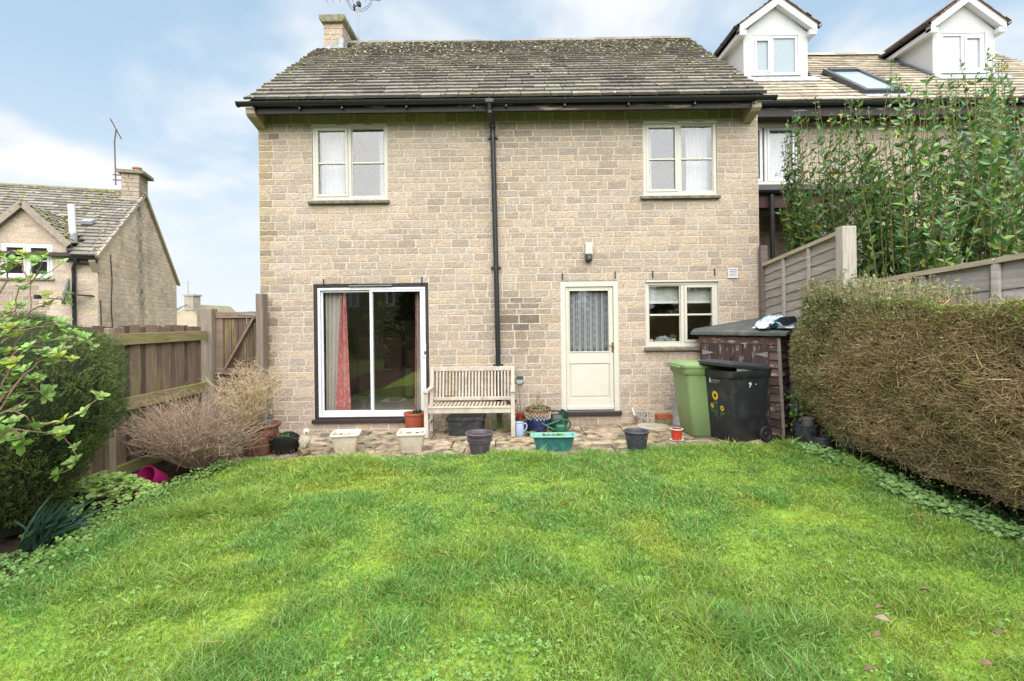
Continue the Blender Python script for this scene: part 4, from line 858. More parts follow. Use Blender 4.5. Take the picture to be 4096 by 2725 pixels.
# roof of the left house
Sr = np.array((*(gU[:2] * (LW / 2)), lAp - leN)); ov = .16
SL_ = np.linalg.norm(Sr); Sr = Sr / SL_; Nr = np.cross(fU, Sr); o_ = LH + np.array((0, 0, leN)) - Sr * ov + Nr * .02
Srb = np.array((*(-gU[:2] * (LW / 2)), lAp - leF)); Lb = np.linalg.norm(Srb); Srb /= Lb
lr = MB(); e0, e1 = .06, FL0
q = [o_ + fU * e1, o_ + fU * e0, o_ + fU * e0 + Sr * (SL_ + ov), o_ + fU * e1 + Sr * (SL_ + ov)]; bk = LH + gU * LW + np.array((0, 0, leF)) - Srb * .2 + np.array((0, 0, .02))
lr.add([tuple(x) for x in q] + [tuple(bk + fU * e0), tuple(bk + fU * e1)], [(0, 1, 2, 3), (3, 2, 4, 5)]); lr = lr.build('roof', m_deck, lh, world=True)
def lskip(u, s):   # opening of the gablet roof
    zz = leN + (s - ov) * Sr[2]; return abs(u - gx) < min(gh + .05, (gzA + .05 - zz) / (gzA - 3.72) * gh + .02) and zz < gzA
ex = np.linspace(1.1, .9, 22); ex = ex / ex.sum() * (SL_ + ov)
P, E = tiles(o_, fU, Sr, Nr, 6, ex, lambda s: FL0, lambda s: .07, .2, .36, [(.22, .20, .175), (.19, .17, .15), (.25, .23, .205), (.165, .15, .135)], t=.03, skip=lskip)
split_parts([(V, c, a * (3 if V[:, 0].mean() > -13 else 1)) for V, c, a in P], (TT, TQ), 'roof_tile', 'further_roof_tiles', m_tile, lr)
moss_on(E, o_, fU, Sr, Nr, lambda u, s: .35 + 2.6 * max(0, float(nl(u * 1.1 + 3, s * .9)) - .35) + 1.8 * math.exp(-((u + .75) / .5) ** 2), lr, [(.22, .24, .05), (.30, .30, .12), (.33, .33, .22), (.26, .26, .08)], (.015, .04))
# verge slips and far rake
for A, B, L_, nm2 in ((o_ + fU * .0, Sr, SL_ + ov, 'n'), (bk + fU * .0, Srb, Lb + .2, 'f')):
    mb = MB(); mb.bar(A + fU * .045, A + fU * .045 + B * L_, .07, .09); mb.build('verge_stone', m_kneeler, lr, world=True)
for k in range(10):
    a = LH + gU * (LW / 2) + np.array((0, 0, lAp + .05)) - fU * (.35 + k * .5); b = a - fU * .49; mb = MB(); mb.col = (.27, .25, .18); mb.bar(a, b, .24, .09); mb.build('ridge_tile', m_tile, lr, world=True, cols=True, bevel=.03)
# gablet roof
for sgn in (-1, 1):
    hw = gh + .08; S2 = np.array((*( -sgn * fU[:2] * hw), gzA + .06 - 3.66)); L2 = np.linalg.norm(S2); S2 /= L2; N2_ = np.array((*(sgn * fU[:2] * 1.0), hw / (gzA + .06 - 3.66))); N2_ /= np.linalg.norm(N2_)
    o2 = LH + fU * (gx + sgn * hw) + np.array((0, 0, 3.66)) - gU * .12; dep = lambda s: (3.66 + s * S2[2] - leN) / Sr[2] * math.hypot(Sr[0], Sr[1]) + .16
    dk = MB(); dk.add([tuple(o2), tuple(o2 + gU * dep(0)), tuple(o2 + S2 * L2 + gU * dep(L2)), tuple(o2 + S2 * L2)], [(0, 1, 2, 3)]); dk.build('gablet_deck', m_deck, lr, world=True)
    PP, EE = tiles(o2 + N2_ * .004, gU, S2, N2_, 2, [.135] * int(L2 / .135), lambda s: 0, dep, .18, .34, [(.26, .235, .205), (.23, .205, .18), (.22, .21, .15)], t=.016)
    for V, c, a in PP: link('roof_tile', mesh_np(V, TT, TQ, col=np.tile(c, (len(V), 1)), off=lh.location), m_tile, lr)
    mb = MB(); A = o2 - S2 * .02 - gU * .01 - np.array((0, 0, .05)); mb.bar(A, A + S2 * (L2 + .03), .05, .13); mb.build('gablet_barge', mat('weathered_barge', (.30, .25, .20), .9, .3, 12, .3, 50), lr, world=True)
    if sgn > 0: moss_on(EE, o2, gU, S2, N2_, lambda u, s: 1.2, lr, [(.22, .24, .05), (.30, .30, .12)], (.015, .04))
# chimney of the left house
cb = LH + gU * (LW / 2); CF = Frame(cb - fU * .44 - gU * .35, fU, (ls, -lc, 0)); CS = Frame(cb + fU * .0 - gU * .35, gU, (lc, ls, 0))
lch = MB(); lch.M = Matrix.Translation(tuple(cb)) @ Matrix.Rotation(th, 4, 'Z'); lch.box((-.42, -.33, 5.1), (-.012, .33, 6.12)); lch.M = Matrix.Identity(4); lch = lch.build('chimney', m_mortar, lh, world=True)
for F_, w in ((CF, .44), (CS, .70)):
    for V, c, _ in courses(F_, rows_between([5.2, 6.1], .125), lambda z: 0, lambda z: w, [], lambda u, z, c: c * 1.0, lmin=.17, lmax=.28, joint=.012): link('brick', mesh_np(V, None, BQ, col=np.tile(c, (len(V), 1)), off=lh.location), m_stone, lch)
mb = MB(); mb.M = Matrix.Translation(tuple(cb)) @ Matrix.Rotation(th, 4, 'Z'); mb.box((-.52, -.44, 6.1), (.14, .44, 6.2)); mb.M = Matrix.Identity(4); mb.build('cap_stone', m_capstone, lch, world=True, bevel=.01)
mb = MB(); mb.M = Matrix.Translation(tuple(cb + np.array((0, 0, 6.2)) - fU * .15)); mb.lathe([(.11, 0), (.10, .12), (.12, .13), (.12, .17), (.09, .17), (.09, .1)], 18); mb.M = Matrix.Identity(4); mb.build('chimney_pot', mat('terracotta_clay', (.33, .15, .09), .85, .2, 12), lch, world=True, smooth=True)
mb = MB(); mb.M = Matrix.Translation(tuple(cb)) @ Matrix.Rotation(th, 4, 'Z'); mb.box((-.47, -.46, 5.12), (.03, -.345, 5.36)); mb.M = Matrix.Identity(4); mb.build('lead_flashing', m_lead, lch, world=True, bevel=.004)
# eaves of the left house
a0 = LH + np.array((0, 0, leN - .10)) + fU * .06 - gU * .2; a1 = LH + np.array((0, 0, leN - .10)) + fU * (gx + gh + .05) - gU * .2
lg = gutter_mb(a1, a0, .055).build('gutter', m_black, lh, world=True, smooth=True)
mb = MB(); mb.bar(a1 + gU * .06 - np.array((0, 0, .06)), a0 + gU * .06 - np.array((0, 0, .06)), .03, .14); mb.build('fascia_board', m_brown, lh, world=True)
pp = a0 - fU * .4; mb = MB(); mb.tube([pp - np.array((0, 0, .04)), pp - np.array((0, 0, .12)), pp + gU * .13 - fU * .1 - np.array((0, 0, .25)), pp + gU * .15 - fU * .1 - np.array((0, 0, .35)), pp + gU * .15 - fU * .1 - np.array((0, 0, 4.2))], .042, 10); mb.build('downpipe', m_black, lh, world=True, smooth=True)
mb = MB(); mb.M = Matrix.Translation(tuple(LH)) @ Matrix.Rotation(th, 4, 'Z'); mb.prism([(.05, leN - .02), (-.2, leN - .12), (-.2, leN - .2), (.0, leN - .45), (.05, leN - .45)], -.10, .03, 'x'); mb.M = Matrix.Identity(4); mb.build('kneeler_stone', m_kneeler, lh, world=True, bevel=.008)
wm = (lw[0] + lw[2]) / 2
window(lh, FF, lw[0], lw[1], lw[2], lw[3], [(lw[0] + .05, wm - .025, True), (wm + .025, lw[2] - .05, True)], m_white, d=0.0, fw=.05, sash=.04, bar=(lw[1] + lw[3]) / 2, glassm=m_glass_dark, sill=(lw[0] - .05, lw[2] + .05, .06, .07, m_capstone))
room(lh, FF, lw[0] - .3, lw[1] - .3, lw[2] + .3, lw[3] + .1, 1.6, mat('dim_room', (.40, .42, .45), .9, .1), None)
# roof fittings
for u, s in ((-1.93, 1.62), (-.62, 1.62)):
    p = o_ + fU * u + Sr * s; mb = MB(); mb.M = Matrix.Translation(tuple(p)) @ Matrix.Rotation(th, 4, 'Z') @ Matrix.Rotation(math.asin(Sr[2]) * .6, 4, 'X'); mb.box((-.12, -.13, .06), (.12, .13, .17)); mb.M = Matrix.Identity(4); mb.build('roof_vent', mat('grey_vent', (.30, .32, .34), .5, .1), lr, world=True, bevel=.02)
p = o_ + fU * (-.62) + Sr * .62; mb = MB(); mb.tube([p, p + np.array((0, 0, .26))], .09, 12); mb.build('flue_boot', m_lead, lr, world=True, smooth=True)
mb = MB(); mb.tube([p + np.array((0, 0, .24)), p + np.array((-.03, 0, .95))], .072, 12); mb.build('flue', m_white, lr, world=True, smooth=True)
# cable runs, awning, dish, aerial
mb = MB(); mb.tube([FG.p(.72 + .03 * math.sin(z * 5), .022, z) for z in np.linspace(-.5, 3.5, 24)], .011, 5); mb.build('cable', m_cable, lh, world=True)
mb = MB(); mb.tube([FF.p(-.25, .05, 2.42), FF.p(-.08, .03, 2.42), FG.p(.10, .02, 2.3), FG.p(.12, .02, 1.6), FG.p(.13, .02, 0)], .011, 5); mb.build('cable', m_cable, lh, world=True)
aw = thing('awning', 'half open pale fabric awning on the house beyond the fence', 'awning', FF.p(-1.3, .3, 1.3))
mb = MB(); mb.M = FF.mat(); mb.box((-2.6, -.16, 1.42), (-.42, -.02, 1.56)); mb.M = Matrix.Identity(4); mb.build('cassette', m_white, aw, world=True, bevel=.02)
mb = MB(); mb.M = FF.mat(); n = 24; xs_ = [-2.55 + (2.0) * k / n for k in range(n + 1)]
V = [(x, -.1, 1.46) for x in xs_] + [(x, -.75, 1.22) for x in xs_] + [(x, -.76, 1.06 + .03 * math.cos(k * math.pi / 2)) for k, x in enumerate(xs_)]
mb.add(V, [(r_ * (n + 1) + k, r_ * (n + 1) + k + 1, (r_ + 1) * (n + 1) + k + 1, (r_ + 1) * (n + 1) + k) for r_ in range(2) for k in range(n)]); mb.M = Matrix.Identity(4); mb.build('canopy', mat('pale_awning_cloth', (.62, .62, .64), .9, .05), aw, world=True)
dsh = thing('satellite_dish', 'grey satellite dish on the house corner beyond the fence', 'dish', FF.p(-.35, .3, 2.45))
mb = MB(); mb.M = Matrix.Translation(FF.p(-.42, .34, 2.5)) @ Matrix.Rotation(th + R(-62), 4, 'Z') @ Matrix.Rotation(R(78), 4, 'X'); mb.lathe([(.30, .07), (.22, .035), (.1, .008), (.01, 0), (.01, -.012), (.1, -.006), (.22, .02), (.305, .06)], 22); mb.M = Matrix.Identity(4); mb.build('reflector', mat('dish_grey', (.16, .165, .17), .5, .1), dsh, world=True, smooth=True)
mb = MB(); mb.tube([FF.p(-.1, .02, 2.42), FF.p(-.2, .2, 2.42), FF.p(-.4, .33, 2.45)], .02, 6); mb.build('bracket', m_black, dsh, world=True)
mb = MB(); mb.tube([FF.p(-.42, .34, 2.3), FF.p(-.85, .55, 2.36)], .012, 6); mb.box(tuple(np.array(FF.p(-.9, .57, 2.36)) - .04), tuple(np.array(FF.p(-.9, .57, 2.36)) + .05)); mb.build('feed_arm', m_black, dsh, world=True)
ae = thing('tv_aerial', 'tall thin rusty aerial mast on the chimney beyond the fence', 'aerial', tuple(cb - fU * .52 + np.array((0, 0, 5.6))))
pb = cb - fU * .58 - gU * .3; m_rust = mat('rusty_mast', (.14, .09, .09), .7, .3, 20)
tp = pb + np.array((.03, 0, 7.36)); mb = MB(); mb.tube([pb + np.array((0, 0, 5.75)), pb + np.array((-.02, 0, 7)), tp], .018, 8); mb.build('mast', m_rust, ae, world=True, smooth=True)
for z in (5.9, 6.05): mb = MB(); mb.bar(pb + np.array((-.08, 0, z)), pb + fU * .2 + np.array((0, 0, z)), .03, .03); mb.build('bracket', m_rust, ae, world=True)
mb = MB(); mb.tube([tp + np.array((-.06, -.14, .26)), tp + np.array((.055, .13, -.24))], .014, 6); mb.build('boom', m_rust, ae, world=True)
for k in range(13):
    f = k / 12; c = tp + np.array((-.06, -.14, .26)) * (1 - f) + np.array((.055, .13, -.24)) * f; w = .30 if k < 3 else .09; mb = MB(); mb.tube([c - fU * w + (0, 0, w * .1), c + fU * w - (0, 0, w * .1)], 0.005, 4); mb.build('element', m_galv, ae, world=True)
# tiny far house
fh = thing('distant_house', 'tiny distant stone house with chimney beyond the garden gate', 'house', (-26.4, 40, -1))
mb = MB(); g0, g1 = at(709, 1290, 40), at(801, 1290, 40); ap = at(762, 1242, 40)
mb.prism([(ap.x - 1.35, -1), (g1.x, -1), (g1.x, g1.z + .5), (ap.x - .2, ap.z + .35), (ap.x - 1.35, g1.z + .6)], 40, 46, 'y'); mb.build('wall', mat('far_stone', (.46, .38, .28), .9, .12, 2), fh, world=True)
mb = MB(); mb.add([(ap.x - 1.5, 39.9, g1.z + .5), (ap.x - .2, 39.9, ap.z + .5), (ap.x - .6, 46, ap.z + .5), (ap.x - 4.5, 46, ap.z + .5), (ap.x - 4.5, 39.9, g1.z - .2)], [(0, 1, 2, 3, 4)]); mb.add([(g1.x + .1, 39.9, g1.z + .4), (ap.x - .2, 39.9, ap.z + .5), (ap.x - .2, 46, ap.z + .5), (g1.x + .1, 46, g1.z + .4)], [(0, 1, 2, 3)])
mb.build('roof', mat('far_roof', (.22, .21, .13), .9, .2, 2), fh, world=True)
mb = MB(); mb.box((ap.x - .45, 39.95, ap.z), (ap.x + .25, 40.9, ap.z + 1.15)); mb.box((ap.x - .53, 39.9, ap.z + 1.15), (ap.x + .33, 41, ap.z + 1.28)); mb.build('chimney', mat('far_chimney', (.36, .31, .26), .9, .2, 2), fh, world=True)
mb = MB(); mb.tube([(ap.x - .5, 40.5, ap.z + .3), (ap.x - .5, 40.5, ap.z + 2.4)], .03, 5); mb.tube([(ap.x - .9, 40.5, ap.z + 2.3), (ap.x - .2, 40.5, ap.z + 2.2)], .02, 5); mb.build('aerial', m_galv, fh, world=True)
# ------------------------------------------------------------------ fences, gate, shed
m_fence = mat('brown_fence_board', (.115, .078, .058), .9, .45, 9, .6, 60, attr=True, stretch=(4, 4, .3), col2=(.20, .21, .055), c2s=2.2, c2lo=.55, c2hi=.70)
m_rail = mat('greenish_fence_rail', (.27, .21, .125), .9, .4, 9, .5, 60, stretch=(4, .3, 4), col2=(.22, .23, .06), c2s=2.5, c2lo=.48, c2hi=.62)
m_post = mat('weathered_post', (.30, .24, .17), .9, .25, 8, .4, 60, stretch=(3, 3, .35), col2=(.17, .18, .055), c2s=2, c2lo=.56, c2hi=.7)
m_greywood = mat('silver_grey_wood', (.23, .20, .18), .9, .25, 7, .45, 60, attr=True, stretch=(.5, .35, 4), spec=.15)
m_greyvert = mat('silver_grey_post', (.23, .20, .18), .9, .3, 7, .45, 60, attr=True, stretch=(4, 4, .35), spec=.15)
FX = -4.75; FZ = 1.70
lf = thing('closeboard_fence', 'brown boarded fence with mossy rails along the left border', 'fence', (FX, 5, -.2))
def board(x0, y0, y1, z0, z1, slant, mats, parent, nm='board', t=.02, cb=(.155, .108, .08)):
    mb = MB(); f = rnd.uniform(.55, 1.3); mb.col = tuple(c * f for c in cb); d = rnd.uniform(-.006, .006); top = z1 + rnd.uniform(-.02, .015)
    mb.add([(x0 + d, y0, z0), (x0 + d + slant, y1, z0), (x0 + d + slant - t, y1, z0), (x0 + d - t, y0, z0), (x0 + d, y0, top), (x0 + d + slant, y1, top + rnd.uniform(-.012, .012)), (x0 + d + slant - t, y1, top), (x0 + d - t, y0, top)],
           [(0, 3, 2, 1), (4, 5, 6, 7), (0, 1, 5, 4), (1, 2, 6, 5), (2, 3, 7, 6), (3, 0, 4, 7)]); return mb.build(nm, mats, parent, world=True, cols=True)
y = 2.1; alt = 0
while y < 7.62:
    alt = 1 - alt; w = rnd.uniform(.125, .155); board(FX - .012 - .026 * alt, y, y + w + rnd.uniform(.012, .022), -.28, FZ, .022, m_fence, lf); y += w + (rnd.uniform(.014, .022) if rnd.random() < .12 else 0)
for Y in (2.0, 3.93, 5.86): mb = MB(); mb.box((FX - .05, Y - .05, -.3), (FX + .062, Y + .05, FZ - .02)); mb.build('post', m_post, lf, world=True, bevel=.006)
for z0, z1 in ((1.475, 1.615), (.675, .83), (-.105, .035)):
    for Y0, Y1 in ((2.05, 3.88), (3.98, 5.81), (5.91, 7.72)):
        j = rnd.uniform(-.012, .012); mb = MB(); mb.box((FX - .006, Y0, z0 + j), (FX + .045, Y1, z1 + j)); mb.build('rail', m_rail, lf, world=True, bevel=.004)
mb = MB(); mb.box((FX - .06, 2.0, -.34), (FX - .035, 7.7, -.06)); mb.build('gravel_board', m_rail, lf, world=True)
# gate
GY = 7.86
gate = thing('garden_gate', 'brown ledged and braced garden gate beside the house corner', 'gate', (-4.4, GY, -.1))
gx0 = at(866, 1260, GY).x; gx1 = at(1046, 1260, GY).x; gzt = at(950, 1247, GY).z
x = gx0
while x < gx1 - .03:
    w = min(rnd.uniform(.105, .13), gx1 - x); mb = MB(); f = rnd.uniform(.75, 1.2); mb.col = tuple(c * f for c in (.12, .075, .055)); mb.box((x + .004, GY, .02), (x + w - rnd.choice((.004, .004, .012)), GY + .02, gzt - rnd.uniform(0, .01))); mb.build('board', m_fence, gate, world=True, cols=True); x += w
mr = mat('brown_gate_rail', (.20, .14, .10), .9, .3, 8, .4, 60, stretch=(.4, 3, 3))
for z in (gzt - .10, .92, .22): mb = MB(); mb.box((gx0, GY - .032, z), (gx1, GY - .002, z + .095)); mb.build('ledge', mr, gate, world=True, bevel=.004)
mb = MB(); mb.bar((gx0 + .16, GY - .02, 1.02), (gx1 - .1, GY - .02, gzt - .11), .028, .11, (0, 1, 0)); mb.build('brace', mr, gate, world=True)
mb = MB(); mb.prism([(gx1 - .36, gzt - .045), (gx1 + .03, gzt - .085), (gx1 + .03, gzt - .02), (gx1 - .36, gzt - .035)], GY - .042, GY - .034, 'y'); mb.build('strap_hinge', mat('grey_hinge', (.22, .21, .20), .5, .2), gate, world=True)
mb = MB(); mb.box((gx0 + .0, GY - .06, .93), (gx0 + .12, GY - .033, .96)); mb.tube([(gx0 + .06, GY - .06, .95), (gx0 + .06, GY - .09, .9)], .008, 6); mb.build('latch', mat('grey_hinge', (.2, .2, .2)), gate, world=True)
mb = MB(); mb.box((gx0 - .012, GY - .012, .02), (gx0 + .10, GY - .0015, gzt + .0)); mb.build('stile', mr, gate, world=True)
for a, b, zt, lab, cz in ((at(803, 1300, GY).x, at(862, 1300, GY).x, at(830, 1236, GY).z, 'weathered grey gate post at the end of the boarded fence', (.24, .20, .155)), (at(1036, 1300, GY).x, at(1064, 1300, GY).x, at(1050, 1176, GY).z, 'tall brown gate post against the house corner', (.20, .16, .13))):
    mb = MB(); mb.col = cz; mb.box((a, GY - .10, -.25), (b, GY + .06, zt)); o = mb.build('gate_post', m_greyvert, None, cols=True, bevel=.008); setp(o, lab, 'post')

# right-hand panel fence
RX = 4.07
rf = thing('panel_fence', 'grey waney lap fence panel with capping between house corner and thick post', 'fence', (RX, 7, .3))
A, B = at(3056, 1066, 7.93), at(3363, 938, 6.2)
def lap_panel(parent, A, B, zb, n_bat, top_h, slat=.13, cbase=(.33, .29, .26), cap=True):
    """overlapping horizontal slats between A and B (top corners)"""
    A, B = Vector(A), Vector(B); d = Vector((B.x - A.x, B.y - A.y, 0)); L = d.length; d.normalize(); nrm = Vector((d.y, -d.x, 0)); slope = (B.z - A.z) / L
    if nrm.x > 0: nrm = -nrm
    z = 0; H = min(A.z, B.z) - zb; k = 0
    while z < H:
        f = rnd.uniform(.75, 1.2); mb = MB(); mb.col = tuple(c * f for c in cbase); n = 8; V = []
        for i in range(n + 1):
            p = A + d * (L * i / n); zt = A.z + slope * L * i / n - z; w0 = rnd.uniform(-.008, .008); q = Vector((p.x, p.y, 0))
            V += [q + nrm * .004 + Vector((0, 0, zt)), q + nrm * .018 + Vector((0, 0, zt - slat - .012 + w0)), q + nrm * .004 + Vector((0, 0, zt - slat - .012 + w0))]
        F = [(i * 3, i * 3 + 1, i * 3 + 4, i * 3 + 3) for i in range(n)] + [(i * 3 + 1, i * 3 + 2, i * 3 + 5, i * 3 + 4) for i in range(n)]
        mb.add(V, F); mb.build('slat', m_greywood, parent, world=True, cols=True); z += slat; k += 1
    for i in range(n_bat + 1):
        p = A + d * (L * i / n_bat); zt = A.z + slope * L * i / n_bat; mb = MB(); mb.col = tuple(c * 1.25 for c in cbase); q = p + nrm * .034; mb.box((q.x - .016, q.y - .022, zb), (q.x + .016, q.y + .022, zt)); mb.build('batten', m_greywood, parent, world=True, cols=True)
    if cap: mb = MB(); mb.col = (.40, .34, .25); mb.bar(A + Vector((-.015, 0, .012)), B + Vector((-.015, 0, .012)), .09, .05); mb.build('capping', m_greywood, parent, world=True, cols=True)
lap_panel(rf, A, B, .35, 3, 1)
a = at(3052, 984, 7.93); mb = MB(); mb.col = (.17, .13, .12); mb.box((a.x - .055, 7.88, .0), (a.x + .05, 7.975, a.z)); mb.build('post', m_greywood, rf, world=True, cols=True, bevel=.006)
a0, a1 = at(3361, 906, 6.08), at(3424, 906, 6.08)
mb = MB(); mb.col = (.42, .38, .33); mb.box((a0.x, 6.04, .0), (a1.x - .02, 6.18, a0.z)); setp(mb.build('fence_post', m_greyvert, None, cols=True, bevel=.01), 'thick pale grey fence post at the end of the lap panel', 'post')
lo_ = thing('low_panel_fence', 'lower grey fence panels behind the clipped hedge under the tall bush', 'fence', (4.6, 4.5, .5))
def lowx(Y): return 4.3 + .13 * (6.1 - Y)
for Y0, Y1 in ((6.02, 4.62), (4.6, 3.1), (3.08, 1.6)):
    lap_panel(lo_, (lowx(Y0), Y0, 2.10 + .07 * (6 - Y0)), (lowx(Y1), Y1, 2.10 + .07 * (6 - Y1)), .5, 2, 1, slat=.24, cbase=(.40, .37, .34))
    mb = MB(); mb.col = (.25, .22, .18); mb.box((lowx(Y1) - .03, Y1 - .01, .2), (lowx(Y1) + .07, Y1 + .06, 2.14 + .07 * (6 - Y1))); mb.build('post', m_greywood, lo_, world=True, cols=True)
# corner shed
m_shed = mat('peeling_brown_shed_board', (.075, .04, .035), .8, .35, 10, .4, 60, attr=True, stretch=(3, 3, .6), col2=(.36, .30, .27), c2s=7, c2lo=.56, c2hi=.64)
m_shedlap = mat('peeling_lap_board', (.10, .05, .042), .85, .3, 10, .4, 60, attr=True, stretch=(.8, .8, 3), col2=(.36, .29, .25), c2s=5, c2lo=.55, c2hi=.64)
m_felt = mat('mineral_roof_felt', (.085, .09, .085), .95, .3, 30, .6, 250, col2=(.13, .14, .12), c2s=5)
SA = Vector((2.95, 7.86, 0)); SB = Vector((3.75, 7.02, 0)); SC = Vector((4.0, 7.28, 0)); SD = Vector((3.98, 7.95, 0)); SE = Vector((3.0, 7.95, 0)); sz0 = .05; hF, hB = 1.44, 1.66
shed = thing('corner_shed', 'low brown corner shed with peeling paint and grey felt roof', 'shed', (3.5, 7.5, sz0))
dF = (SB - SA).normalized(); nF = Vector((dF.y, -dF.x, 0)); Lf = (SB - SA).length
if nF.y > 0: nF = -nF
mb = MB(); mb.col = (.05, .025, .022)
base = [SA, SB, SC, SD, SE]; mb.add([(p.x, p.y, sz0) for p in base] + [(p.x, p.y, h) for p, h in zip(base, (hF, hF, hF + .06, hB, hF + .04))], [(i, (i + 1) % 5, 5 + (i + 1) % 5, 5 + i) for i in range(5)]); mb.build('carcass', m_shed, shed, world=True, cols=True)
FS = Frame(tuple(SA), tuple(dF), tuple(nF)); FR = Frame(tuple(SB), tuple((SC - SB).normalized()), (0.72, -0.69, 0))
nb = 8; xd = Lf - .13
for k in range(nb):
    u0 = .03 + (xd - .03) * k / nb; u1 = .03 + (xd - .03) * (k + 1) / nb; q = fbox(FS, u0 + .003, .004, sz0 + .03, u1 - .003, .02 + rnd.uniform(0, .004), hF - .10); f = rnd.uniform(.7, 1.2); q.c = [(.062 * f, .038 * f, .033 * f)] * len(q.v); q.build('door_board', m_shed, shed, world=True, cols=True)
for z in np.arange(sz0, hF - .05, .118):
    for F_, u0, u1 in ((FS, xd, Lf), (FR, 0, (SC - SB).length)):
        f = rnd.uniform(.6, 1.5); mb = MB(); mb.col = (.095 * f, .062 * f, .052 * f); mb.add([F_.p(u0, .028, z), F_.p(u1, .028, z), F_.p(u1, .006, z + .124), F_.p(u0, .006, z + .124), F_.p(u0, .002, z), F_.p(u1, .002, z)], [(0, 1, 2, 3), (4, 5, 1, 0)]); mb.build('lap_board', m_shedlap, shed, world=True, cols=True)
mb = MB(); mb.col = (.32, .26, .22); p = SB + nF * .03 + Vector((.012, 0, 0)); mb.bar((p.x + .03, p.y - .01, sz0), (p.x - .015, p.y, hF - .02), .035, .03); mb.build('corner_strip', m_shedlap, shed, world=True, cols=True)
q = fbox(FS, -.01, .006, hF - .12, Lf, .03, hF - .01); q.c = [(.10, .055, .045)] * len(q.v); q.build('head_board', m_shedlap, shed, world=True, cols=True)
mh = mat('grey_hinge', (.2, .2, .2))
for u, sg in ((.05, 1), (xd - .02, -1)):
    mb = MB(); mb.M = FS.mat(); mb.prism([(u, hF - .30), (u + sg * .17, hF - .265), (u + sg * .17, hF - .255), (u, hF - .22)], -.032, -.026, 'y'); mb.M = Matrix.Identity(4); mb.build('strap_hinge', mh, shed, world=True)
mb = MB(); mb.tube([FS.p(xd * .52, .03, hF - .25), FS.p(xd * .5, .07, hF - .3), FS.p(xd * .49, .07, hF - .36), FS.p(xd * .5, .03, hF - .40)], .008, 6); mb.build('door_handle', m_black, shed, world=True)
rv = [SA + nF * .09 - dF * .12, SB + nF * .10 + dF * .12, SC + Vector((.04, -.1, 0)), Vector((4.0, 7.985, 0)), Vector((2.90, 7.985, 0))]; hz_ = (hF + .005, hF + .005, hF + .05, hB, hF + .05)
mb = MB(); t = .055; mb.add([(p.x, p.y, h) for p, h in zip(rv, hz_)] + [(p.x, p.y, h + t) for p, h in zip(rv, hz_)] + [(3.45, 7.55, (hF + hB) / 2 + t - .008)], [(4, 3, 2, 1, 0)] + [(5 + i, 5 + (i + 1) % 5, 10) for i in range(5)] + [(i, (i + 1) % 5, 5 + (i + 1) % 5, 5 + i) for i in range(5)]); mb.build('felt_roof', m_felt, shed, world=True, bevel=.012)
def rest(cx, cy): return hF + .05 + t + .02
# plastic bag on the shed roof
bg_ = at(3095, 1296, 7.2); m_bag = mat('blue_white_plastic', (.62, .68, .72), .35, .15, 8, .3, 20, col2=(.10, .30, .50), c2s=9, c2lo=.52, c2hi=.60, spec=.5)
bag = crumple('plastic_sack', 'crumpled blue and white plastic sack on the shed roof', 'sack', (bg_.x, bg_.y, 1.555), (.26, .17, .17), m_bag, 8, 12)
mb = MB(); mb.M = Matrix.Translation((.06, -.10, .06)) @ Matrix.Rotation(R(75), 4, 'X') @ Matrix.Scale(1.0, 4); mb.lathe([(.14, .0), (.11, .05), (.05, .075), (.01, .08)], 14, cap0=False); mb.M = Matrix.Identity(4)
mb2 = MB(); mb2.prism([(-.16, .05), (.02, .16), (.22, .17), (.25, .09), (.05, .02), (-.1, .0)], -.165, -.13, 'y'); mb2.build('open_mouth', mat('dark_sack_inside', (.015, .02, .03), .6, .2), bag, bevel=.012)

# ------------------------------------------------------------------ bench
bp = on_ground(1879, 1751); bw = 1.27; bx, by = bp.x, bp.y + .02; bz = bp.z
bench = thing('garden_bench', 'weathered pale wooden bench with slatted back against the wall', 'bench', (bx, by, bz), R(-.6))
m_teak = mat('weathered_teak', (.46, .41, .34), .9, .25, 9, .4, 80, stretch=(1, 1, .4), col2=(.30, .24, .18), c2s=6, c2lo=.60, c2hi=.72)
m_teakd = mat('weathered_teak_seat', (.42, .35, .26), .9, .25, 9, .4, 80, col2=(.24, .18, .12), c2s=6, c2lo=.56, c2hi=.70)
hw = bw / 2
for s_ in (-1, 1):
    mb = MB(); mb.box((s_ * hw - .03, -.03, 0), (s_ * hw + .03, .03, .66)); mb.build('leg', m_teak, bench, bevel=.005)
    mb = MB(); x_ = s_ * (hw - .0); mb.prism([(.40, 0), (.46, 0), (.485, .42), (.60, .985), (.545, .985), (.425, .42)], x_ - .028, x_ + .028, 'x'); mb.build('leg', m_teak, bench, bevel=.004)
    mb = MB(); mb.prism([(-.05, .655), (-.045, .70), (.10, .695), (.25, .685), (.43, .69), (.50, .70), (.50, .665), (.2, .645)], x_ - .035, x_ + .035, 'x'); mb.build('arm', m_teak, bench, bevel=.008)
    mb = MB(); mb.box((x_ - .018, .03, .16), (x_ + .018, .42, .20)); mb.build('stretcher', m_teak, bench, bevel=.004)
    mb = MB(); mb.box((x_ - .02, .03, .37), (x_ + .02, .42, .425)); mb.build('side_rail', m_teak, bench, bevel=.004)
mb = MB(); mb.box((-hw + .03, -.02, .355), (hw - .03, .012, .425)); mb.build('front_rail', m_teak, bench, bevel=.005)
mb = MB(); mb.box((-hw + .03, -.03, .428), (hw - .03, .03, .452)); mb.build('seat_edge', m_teak, bench, bevel=.005)
mb = MB(); mb.box((-hw + .028, .557, .915), (hw - .028, .597, .985)); mb.build('top_rail', m_teak, bench, bevel=.006)
mb = MB(); mb.box((-hw + .028, .465, .47), (hw - .028, .50, .52)); mb.build('lower_back_rail', m_teak, bench, bevel=.004)
nsl = 23
